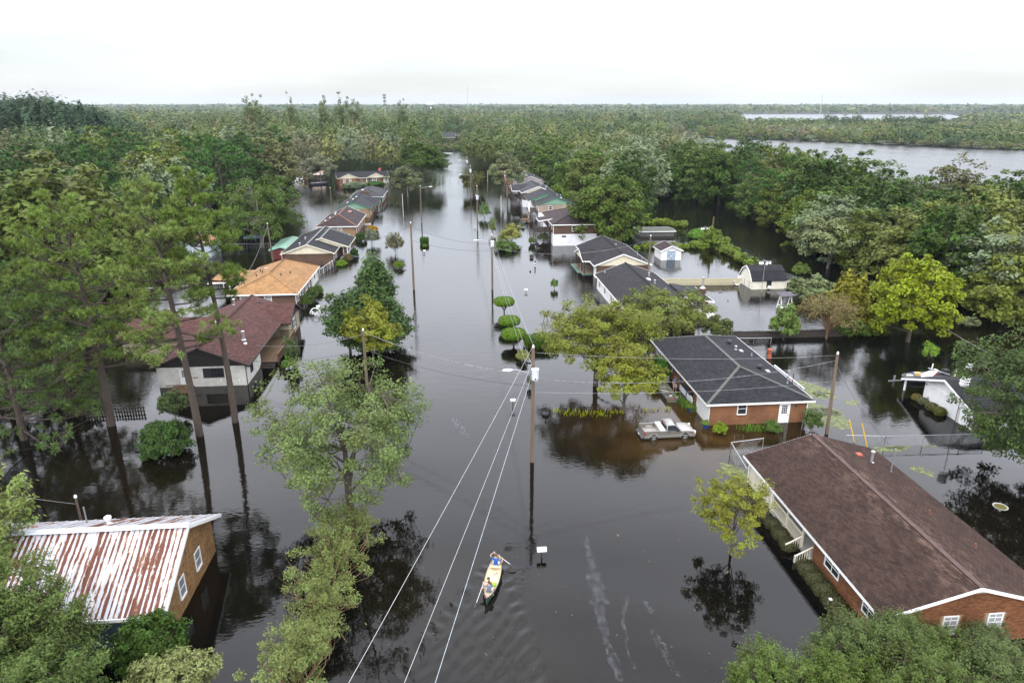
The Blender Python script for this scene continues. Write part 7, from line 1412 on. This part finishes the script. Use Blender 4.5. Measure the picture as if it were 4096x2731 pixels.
# ------------------------------------------------------------------ boats
def jon_boat():
    t = thing('jon_boat', 'flat olive aluminium boat tied at the porch with gear inside', 'boat', (22.15, 64.8, 0), R(-1)); ol = plain('olive_aluminium', (.13, .13, .085), .5, .15, 3); inn = plain('boat_inside', (.16, .15, .11), .7, .2, 3)
    L = 1.95
    def hull(y, k): return [(-.62*k, y, .42), (-.48*k, y, -.10), (.48*k, y, -.10), (.62*k, y, .42)]
    st = [(-L, .95, 0), (-L*.3, 1, 0), (L*.5, 1, 0), (L*.85, .95, .12), (L, .9, .3)]; v = []; w_ = []
    for y, k, r in st:
        h = hull(y, k); h = [(x, yy, z if z > 0 else z + r) for x, yy, z in h]; v += h; w_ += [(x*.93, yy*.98, max(.03, z + .04) if z < .4 else z - .004) for x, yy, z in h]
    F = [(i*4+j, i*4+j+1, (i+1)*4+j+1, (i+1)*4+j) for i in range(4) for j in range(3)] + [(0, 1, 2, 3), (16, 19, 18, 17)]
    MB().add(v, F).build('hull', ol, t); MB().add(w_, F).build('lining', inn, t)
    for s in (0, 3): MB().tube([v[i*4+s] for i in range(5)], .03, 5).build('gunwale', ol, t)
    MB().beam(v[0], v[3], .05, .06).build('transom', ol, t); MB().beam(v[16], v[19], .06, .05).build('bow_rail', ol, t)
    for y in (-1.05, .15, 1.25): MB().box(-.55, .55, y-.14, y+.14, .22, .28).build('bench', ol, t)
    mo = MB().box(.32, .52, -L-.22, -L+.02, .40, .68).build('trolling_motor', GREY, t); MB().tube([(.42, -L-.1, .45), (.42, -L-.15, -.4)], .03, 6).build('motor_shaft', GREY, mo); MB().beam((.4, -L, .62), (.15, -L+.45, .72), .03, .03).build('tiller', GREY, mo)
    def item(nm, lab, cat, m, mat, loc, rz=0): o = m.build(nm, mat, None, True); o.location = loc; o.rotation_euler = (0, 0, rz); tag(o, lab, cat)
    item('cooler', 'red and black cooler in the stern of the olive boat', 'cooler', MB().box(-.3, .3, -.16, .16, 0, .22), plain('red_cooler', (.5, .015, .03), .5), (22.25, 63.15, .12)); item('blue_bag', 'dark blue bag lying in the olive boat', 'bag', MB().box(-.28, .28, -.12, .12, 0, .15), plain('navy_cloth', (.015, .03, .12), .8), (22.0, 64.3, .02), .2)
    item('oar', 'white oar lying across the olive boat', 'oar', MB().beam((-.5, 0, 0), (.45, .05, .02), .06, .04), WHITE, (21.95, 65.2, .34), -.6); item('rope_bundle', 'white bundle of rope in the olive boat', 'rope', MB().ball((0, 0, .08), (.2, .16, .08)), WHITE, (22.4, 64.2, .05))
    t2 = thing('garden_chair', 'weathered grey garden chair by the wall beyond the olive boat', 'chair', (23.0, 68.3, -.35), R(200)); gw = plain('weathered_wood', (.22, .21, .19), .85, .3, 5)
    MB().box(-.35, .35, -.3, .3, .38, .43).build('seat', gw, t2)
    for k in range(5): MB().box(-.33+.14*k, -.22+.14*k, .28, .33, .43, 1.15).build('back_slat', gw, t2)
    for x in (-.33, .33):
        MB().box(x-.04, x+.04, -.32, .3, .62, .66).build('armrest', gw, t2)
        for y in (-.28, .28): MB().box(x-.04, x+.04, y-.04, y+.04, -.3, .64).build('leg', gw, t2)
jon_boat()
def bass_boat():
    t = thing('fishing_boat', 'dark fishing boat full of clutter moored beyond the white garage', 'boat', (52.0, 66.6, .1), R(2)); dk = plain('dark_hull', (.035, .04, .05), .4, .2)
    pts = [(-2.6, 0), (-2.1, .55), (-.8, .85), (1.9, .88), (2.3, .8), (2.3, -.8), (1.9, -.88), (-.8, -.85), (-2.1, -.55)]
    MB().prism([(x*.9, y*.8, -.3) for x, y in pts], [(x, y, .38) for x, y in pts]).build('hull', dk, t); m = MB(); m.tube([(x, y, .4) for x, y in pts] + [(*pts[0], .4)], .04, 5); m.build('gunwale', plain('grey_gunwale', (.16, .18, .2), .4), t)
    MB().prism([(x*.9, y*.86, .39) for x, y in pts], [(x*.9, y*.86, .41) for x, y in pts]).build('deck', plain('deck_carpet', (.05, .055, .06), .95), t); mo = MB().box(2.25, 2.9, -.28, .28, .35, .95).build('outboard_motor', BLACK, t); MB().box(2.5, 2.75, -.1, .1, -.6, .35).build('motor_leg', BLACK, mo)
    for y in (-.9, .95): MB().tube([(1.6 if y > 0 else 3.0, y, -.5), (1.7 if y > 0 else 3.1, y, 1.3)], .07, 8).build('trailer_guide', WHITE, t)
    MB().beam((-4.2, -.1, -.05), (-2.4, 0, -.1), .12, .08).build('trailer_tongue', GREY, t); MB().box(-3.6, -3.45, -.15, -.02, -.1, .55).build('winch_post', GREY, t)
    c = lambda x, y, z: (52.0 + x, 66.6 + y, .1 + z)
    def item(nm, lab, cat, m, mat, loc, rz=0): o = m.build(nm, mat, None); o.location = loc; o.rotation_euler = (0, 0, rz); tag(o, lab, cat)
    item('lattice_sheet', 'white lattice sheet draped over the fishing boat', 'panel', MB().prism([(-1, -.4, 0), (.3, -.45, .05), (1.3, .1, .5), (1.2, .6, .5), (-.6, .3, .02)], [(-1, -.4, .03), (.3, -.45, .08), (1.3, .1, .53), (1.2, .6, .53), (-.6, .3, .05)]), WHITE, c(.3, -.2, .43)); item('red_tarp', 'red cloth under the white lattice in the fishing boat', 'cloth', MB().ball((0, 0, .1), (.5, .3, .25)), plain('red_cloth', (.45, .02, .02), .7), c(1.2, .1, .4))
    item('wooden_crate', 'tan wooden box on the bow of the fishing boat', 'crate', MB().box(-.35, .35, -.25, .25, 0, .3), plain('tan_wood', (.42, .31, .14), .7), c(-.8, 0, .42)); item('cushion', 'pale cushion on the bow tip of the fishing boat', 'cushion', MB().box(-.35, .35, -.13, .13, 0, .12), CREAM, c(-1.7, -.1, .42)); item('ladder', 'grey ladder propped at the stern of the fishing boat', 'ladder', MB().beam((-.9, .4, .55), (1.1, -.5, .05), .4, .05), GREY, c(1.6, 0, .5)); item('blue_bucket', 'small blue tub on the fishing boat', 'bucket', MB().lathe([(.13, 0), (.17, .25)], (0, 0, 0), 10), plain('blue_tub', (.02, .06, .3), .5), c(-1.2, .2, .42))
bass_boat()

# ------------------------------------------------------------------ small things in the water
def mailbox(label, x, y, h, mat, rz=0, box=(.26, .5, .24), text=None, z=0, name='mailbox'):
    t = thing(name, label, 'mailbox', (x, y, 0), rz); MB().box(-.045, .045, -.045, .045, -1, h).build('post', DARKW, t); a, b, c = box
    pr = [(-a/2, h), (a/2, h), (a/2, h+c*.55), (a*.3, h+c*.9), (0, h+c), (-a*.3, h+c*.9), (-a/2, h+c*.55)]; bx = MB().prism([(x_, -b/2, z_) for x_, z_ in pr], [(x_, b/2, z_) for x_, z_ in pr]).build('box', mat, t); return t, bx
mailbox('white mailbox left of the near pole, half way up', 5.63, 63.02, .75, WHITE, R(90)); mailbox('white mailbox by the small green sprout in mid street', 11.75, 107.56, .4, WHITE, R(90), (.26, .55, .2)); mailbox('tiny white mailbox below the square hedge', -5.81, 140.43, .45, WHITE, R(90)); mailbox('small yellow mailbox beside the far transformer pole', 5.66, 168.89, .35, plain('pale_yellow', (.5, .5, .25), .6))
t, bx = mailbox('white newspaper box with faint lettering on a post near the canoe', 5.42, 38.68, .55, WHITE, R(90), (.32, .64, .28))
fc = bpy.data.curves.new('lettering', 'FONT'); fc.body = 'Star  Pendant'; fc.size = .095; fc.align_x = 'CENTER'; fc.shear = .25; fo = bpy.data.objects.new('lettering', fc); COL.objects.link(fo); fo.parent = bx; fo.location = (-.165, 0, .58); fo.rotation_euler = (R(90), 0, R(-90)); fm = bpy.data.meshes.new_from_object(fo.evaluated_get(bpy.context.evaluated_depsgraph_get())); bpy.data.objects.remove(fo); link('lettering', fm, plain('blue_grey_ink', (.12, .16, .22), .6), bx); fo = bpy.data.objects['lettering']; fo.location = (-.165, 0, .58); fo.rotation_euler = (R(90), 0, R(-90))
t = thing('lighthouse_ornament', 'small black and white lighthouse ornament in mid water', 'ornament', (15.47, 126.06, 0))
for k in range(5): MB().lathe([(.17-.012*k, 0), (.16-.012*k, .22)], (0, 0, -.1+.22*k), 10).build('band', BLACK if k % 2 == 0 else WHITE, t)
MB().lathe([(.15, 0), (.15, .06), (.08, .08), (.08, .2), (.02, .32)], (0, 0, 1.0), 10).build('lantern', BLACK, t)
t = thing('barrel', 'dark wooden barrel planter floating above the lighthouse ornament', 'barrel', (15.76, 134.26, 0)); MB().lathe([(.36, -.3), (.42, .1), (.42, .35), (.36, .65), (.3, .65)], (0, 0, 0), 14).build('staves', DARKW, t); MB().lathe([(.425, .1), (.425, .16)], (0, 0, 0), 14).build('hoop', GREY, t)
t = thing('buoy', 'small dark floating ball below the lighthouse ornament', 'float', (14.13, 122.23, 0)); MB().ball((0, 0, .1), .16).build('ball', BLACK, t)
t = thing('planter', 'black tyre planter with a pump in the water right of the near pole', 'planter', (8.7, 61, 0)); MB().lathe([(.25, 0), (.36, .08), (.38, .25), (.28, .36), (.2, .36)], (0, 0, -.05), 16).build('tyre', BLACK, t); MB().tube([(0, 0, 0), (.02, 0, .75)], .05, 6).build('pump', DARKW, t); MB().ball((.02, 0, .8), .1).build('knob', BLACK, t)
t = thing('wishing_well', 'half sunk round garden swing with white lattice off the tan roofed house', 'garden ornament', (-20.18, 97.59, 0)); MB().tube([(.75*math.cos(a), 0, .25+.85*math.sin(a)) for a in [math.pi*k/12 for k in range(13)]], .07, 6).build('hoop', WHITE, t); MB().lathe([(.8, 0), (.82, .3), (.75, .34)], (0, .15, -.35), 16).build('tub', DARKW, t)
m = MB()
for sg in (-1, 1): m.beam((sg*.45, -.1, .75), (sg*.45, -.1, .15), .08, .12); m.beam((sg*.45, -.1, .65), (0, -.1, .3), .05, .1); m.beam((sg*.4, -.1, .35), (0, -.1, .12), .05, .08)
m.build('lattice', WHITE, t)
t = thing('bucket', 'white lidded bucket beside the round garden swing', 'bucket', (-20.45, 101.25, 0)); MB().lathe([(.25, -.1), (.3, .42)], (0, 0, 0), 12).build('pail', WHITE, t); MB().ball((-.1, 0, .45), (.12, .12, .06)).build('lid', plain('teal', (.05, .3, .26), .5), t)
t = thing('bird_bath', 'concrete bird bath bowl standing in rippled water at the right', 'bird bath', (40.66, 41.29, 0)); MB().lathe([(.12, -1), (.1, .1), (.16, .2), (.50, .32), (.52, .38), (.44, .36), (.1, .30)], (0, 0, 0), 20).build('bowl', CONC, t); MB().lathe([(.42, 0), (.42, .004)], (0, 0, .355), 18).build('algae_water', plain('algae_green', (.10, .09, .02), .3), t)
for k, (x, y) in enumerate([(35.96, 52.76), (36.62, 51.86)]): o = MB().tube([(0, 0, -.2), (-.6, .5, 2.1)], .05, 6).build('wire_guard', plain('guard_yellow', (.6, .36, .02), .5), None); o.location = (x, y, 0); tag(o, ['left yellow guy wire guard by the chain fence', 'right yellow guy wire guard by the chain fence'][k], 'pole guard')
def gourds(label, x, y, h):
    t = thing('gourd_rack', label, 'bird house', (x, y, 0)); MB().tube([(0, 0, -1), (0, 0, h)], [.06, .04], 6).build('pole', GALV, t); MB().beam((-1.1, 0, h-.05), (1.1, 0, h-.05), .05, .05).build('cross_arm', GALV, t); MB().beam((0, -.8, h), (0, .8, h), .05, .05).build('cross_arm', GALV, t)
    for a, b in ((-.85, 0), (-.4, 0), (.4, 0), (.85, 0), (0, -.6)): MB().lathe([(.02, 0), (.17, -.2), (.19, -.34), (.1, -.48)], (a, b, h-.12), 9).build('gourd', WHITE, t)
gourds('white gourd bird houses on a tall pole in front of the barn', 50.3, 104.6, 5.2); gourds('white gourd bird houses on a pole by the canal vines', 54.33, 142.52, 4.2)
t = thing('vine_pole', 'tall old pole wrapped in vines behind the vine fence', 'pole', (55.75, 142.4, 0)); MB().tube([(0, 0, -1), (.1, 0, 6.4)], [.2, .17], 8).build('pole', plain('viny_brown', (.1, .065, .035), .95, .4, 4), t)
t = thing('martin_house', 'white three tier bird house on a pole before the white garage', 'bird house', (46.4, 54.2, 0)); MB().tube([(0, 0, -1), (.1, 0, 4.6)], .03, 6).build('pole', BLACK, t)
for k in range(3): f = MB().lathe([(.36, 0), (.36, .2), (.44, .21), (.40, .26)], (.1, 0, 4.6+.27*k), 8).build('tier', WHITE, t); MB().box(.05, .15, -.37, -.34, 4.66+.27*k, 4.75+.27*k).build('entrance', BLACK, f)
MB().lathe([(.42, 0), (.02, .22)], (.1, 0, 5.42), 8).build('roof', WHITE, t)
t = thing('bird_house', 'plain white box bird house on a slim pole at the right', 'bird house', (56.68, 66, 0)); MB().tube([(0, 0, -1), (.05, 0, 1.3)], .05, 6).build('pole', GALV, t); MB().box(-.22, .28, -.2, .2, 1.2, 1.9).build('box', WHITE, t)
t = thing('porch_swing', 'white A-frame garden swing with a dark canopy near the barn', 'swing', (49.59, 95.09, 0), R(10))
for x in (-.9, .9):
    MB().beam((x, -.75, -.6), (x, -.1, 2.0), .1, .1).build('frame_leg', WHITE, t); MB().beam((x, .75, -.6), (x, .1, 2.0), .1, .1).build('frame_leg', WHITE, t); MB().beam((x, -.45, .6), (x, .45, .6), .07, .07).build('brace', WHITE, t)
MB().beam((-1, 0, 2.0), (1, 0, 2.0), .1, .1).build('top_beam', WHITE, t); MB().prism([(-1.2, -.8, 2.05), (1.2, -.8, 2.05), (1.2, .8, 2.3), (-1.2, .8, 2.3)], [(-1.2, -.8, 2.11), (1.2, -.8, 2.11), (1.2, .8, 2.36), (-1.2, .8, 2.36)]).build('canopy', plain('purple_grey_canopy', (.07, .06, .075), .8), t); MB().box(-.75, .75, -.2, .25, .1, .16).build('seat', WHITE, t)
t = thing('cloth_fence', 'low blue and white panel hung with cloths behind the charcoal roofed house', 'panel', (36.4, 66.8, 0))
MB().box(-.04, .04, -3.4, 3.4, -.5, .75).build('panel', plain('pale_blue_panel', (.25, .40, .60), .5, .3), t); MB().box(-.07, .07, -3.45, 3.45, .75, .85).build('rail', WHITE, t)
for k in range(7): MB().box(.0 if k % 2 else -.12, -.05, -3.1+.5*k, -2.8+.5*k, .1, .8).build('cloth', [BLACK, plain('red_cloth', (.45, .02, .02), .7), plain('navy_cloth', (.015, .03, .12), .8)][k % 3], t)
t = thing('chimney_pot', 'orange clay pot standing behind the charcoal roofed house', 'pot', (37.85, 74.63, 0)); MB().lathe([(.25, -.4), (.28, .3), (.2, .4), (.2, .9), (.3, .95), (.3, 1.15), (.2, 1.15)], (0, 0, 0), 12).build('pot', plain('terracotta', (.3, .075, .03), .8), t)
for k, (x, y) in enumerate([(23.35, 60.75), (23.55, 57.0)]): t = thing('flower_pot', ['blue glazed pot by the brick pier next to the white garage panel', 'blue glazed pot at the corner of the white garage panel'][k], 'pot', (x, y, 0)); MB().lathe([(.24, -.3), (.3, .22), (.32, .26), (.26, .26)], (0, 0, 0), 14).build('pot', plain('cobalt_glaze', (.012, .035, .16), .25), t); o = link('plant', SHA[0], None, t); o.scale = (.34, .34, .22); o.location = (0, 0, .25); o.color = (.12, .17, .04, 1)
t = thing('trampoline', 'round blue edged trampoline in the dark left yard', 'trampoline', (-45.2, 159.43, 0)); MB().lathe([(1.9, .5), (2.2, .5), (2.2, .58), (1.9, .58)], (0, 0, 0), 24).build('pad', plain('blue_pad', (.012, .045, .13), .6), t); MB().lathe([(1.9, 0), (1.9, .01)], (0, 0, .52), 24).build('mat', BLACK, t)
for k in range(6): a = k*math.pi/3; MB().tube([(2*math.cos(a), 2*math.sin(a), -.6), (2*math.cos(a), 2*math.sin(a), .5)], .05, 6).build('leg', GALV, t)
def rowboat(label, x, y, rz, mat, s=1):
    t = thing('small_boat', label, 'boat', (x, y, 0), rz); pts = [(-1.9, -.5), (.6, -.65), (1.5, -.45), (2.1, 0), (1.5, .45), (.6, .65), (-1.9, .5)]
    MB().prism([(a*s*.85, b*s*.8, -.2) for a, b in pts], [(a*s, b*s, .4*s) for a, b in pts]).build('hull', mat, t); MB().prism([(a*s*.86, b*s*.82, .4*s) for a, b in pts], [(a*s*.86, b*s*.82, .415*s) for a, b in pts]).build('inside', plain('pale_inside', (.45, .45, .44), .7), t); MB().box(-.2*s, .1*s, -.5*s, .5*s, .40*s, .46*s).build('seat', WHITE, t)
rowboat('white boat glimpsed between the left pine trunks', -44.43, 93.92, R(20), WHITE); rowboat('white skiff behind the leaning left pine boughs', -62.72, 113.02, R(60), WHITE, .9); rowboat('dark skiff by the near chain fence in the left yards', -50.99, 114.19, R(10), plain('dark_hull', (.035, .04, .05), .4, .2)); rowboat('white motorboat at the far end of the street', -1.15, 442.66, R(0), WHITE, 1.7); rowboat('dark round boat by the little open shelter', -50.49, 273.86, R(30), plain('dark_hull', (.035, .04, .05), .4, .2), 1.8)
t = thing('swan_float', 'white swan shaped float in the left yard', 'float', (-37.29, 125.37, 0)); MB().ball((0, 0, .15), (.4, .25, .22)).build('float_body', WHITE, t); MB().tube([(.3, 0, .2), (.4, 0, .5), (.5, 0, .5)], .07, 6).build('neck', WHITE, t)
t = thing('overturned_chair', 'white plastic chair washed up at the corner of the barn', 'chair', (48, 109.25, 0)); MB().box(-.3, .3, -.3, .3, .1, .16).build('seat', WHITE, t); MB().beam((-.3, 0, .12), (-.55, 0, .75), .5, .05).build('backrest', WHITE, t)
for y in (-.25, .25): MB().beam((.25, y, .1), (.6, y, .55), .05, .05).build('leg', WHITE, t)
# drifting planks near the barn
for k, (px, py) in enumerate([(42.58, 105.96), (43.45, 104.78), (45.23, 106.86), (42.73, 99.83), (44.79, 106.9), (49.92, 111.82)]):
    o = MB().box(-.55, .55, -.07, .07, 0, .05).build('drift_plank', DARKW, None); o.location = (px, py, 0); o.rotation_euler = (0, 0, .4*k); o.scale = (.6 + .13*k, 1, 1); tag(o, ['longish dark plank drifting leftmost before the mossy fence', 'dark plank drifting just right of the leftmost one', 'short dark plank drifting nearest the mossy fence, right of centre', 'dark plank drifting nearest the viewer in the barn yard', 'dark plank beside the one nearest the mossy fence', 'dark plank drifting close to the barn corner'][k], 'plank', 'drifting planks before the barn')
# masts and far buildings on the horizon
t = thing('cell_tower', 'cell phone mast dressed with antennas above the far trees', 'mast', (-78, 900, 0)); MB().tube([(0, 0, 0), (0, 0, 41)], [.8, .5], 8).build('mast', GREY, t)
for z in (29, 33, 37, 40):
    m = MB()
    for k in range(6): a = k*math.pi/3; m.beam((1.6*math.cos(a), 1.6*math.sin(a), z-1), (1.6*math.cos(a), 1.6*math.sin(a), z+1.2), .7, .4, (1, 0, 0)); m.beam((0, 0, z), (1.6*math.cos(a), 1.6*math.sin(a), z), .2, .2)
    m.build('antenna', plain('mast_dark', (.04, .05, .055), .8), t)
def lattice(label, x, y, h, w0):
    t = thing('lattice_mast', label, 'mast', (x, y, 0)); m = MB()
    for sx, sy in ((-1, -1), (1, -1), (0, 1)): m.tube([(sx*w0, sy*w0, 0), (sx*w0*.25, sy*w0*.25, h)], w0*.14, 4)
    for k in range(14): f, g = k/14, (k+1)/14; a, b = w0*(1-.75*f), w0*(1-.75*g); m.tube([(-a, -a, h*f), (b, -b, h*g)], w0*.07, 3); m.tube([(a, -a, h*f), (0, b, h*g)], w0*.07, 3)
    m.build('lattice', plain('pale_steel', (.35, .36, .38), .6), t)
lattice('faint lattice mast on the right horizon', 1050, 1960, 55, 2.2); lattice('faint mast at the left edge of the horizon', -640, 1030, 55, 2.0); lattice('thin mast behind the cell phone tower', 40, 1500, 70, .8)
t = thing('water_tower', 'white water tower tank just above the far trees', 'water tower', (-50, 2050, 0)); MB().lathe([(2, 0), (2, 24), (8, 27), (11, 30), (9, 34), (3, 36)], (0, 0, 0), 18).build('tank', WHITE, t)
x, y = 591.41, 851.26; H = simple_house('river_house', 'low white building among trees on the far river bank', 'building', x-14, x+14, y, y+10, 8.5, 11, SH_GREY, WHITE, None, 'x')
t = thing('small_trailer', 'small white trailer half hidden by trees behind the raised houses', 'trailer', (42.17, 288.86, 0)); MB().box(-2.2, 2.2, -1, 1, -.3, 2.0).build('body', WHITE, t); MB().box(-1.6, .4, -1.02, -.99, .9, 1.5).build('window', GLASS, t)

# ------------------------------------------------------------------ haze
air = bpy.data.materials.new('air'); air.use_nodes = True; nt = air.node_tree; nt.nodes.clear(); o_ = nt.nodes.new('ShaderNodeOutputMaterial'); pv = nt.nodes.new('ShaderNodeVolumePrincipled'); nt.links.new(pv.outputs[0], o_.inputs['Volume'])
pv.inputs['Color'].default_value = (.76, .88, 1, 1); pv.inputs['Density'].default_value = .00006; pv.inputs['Anisotropy'].default_value = .2
MB().box(-5000, 7000, -150, 6700, -3, 75).build('haze', air, kind='stuff', label='thin pale haze over the far woods and river', category='haze')
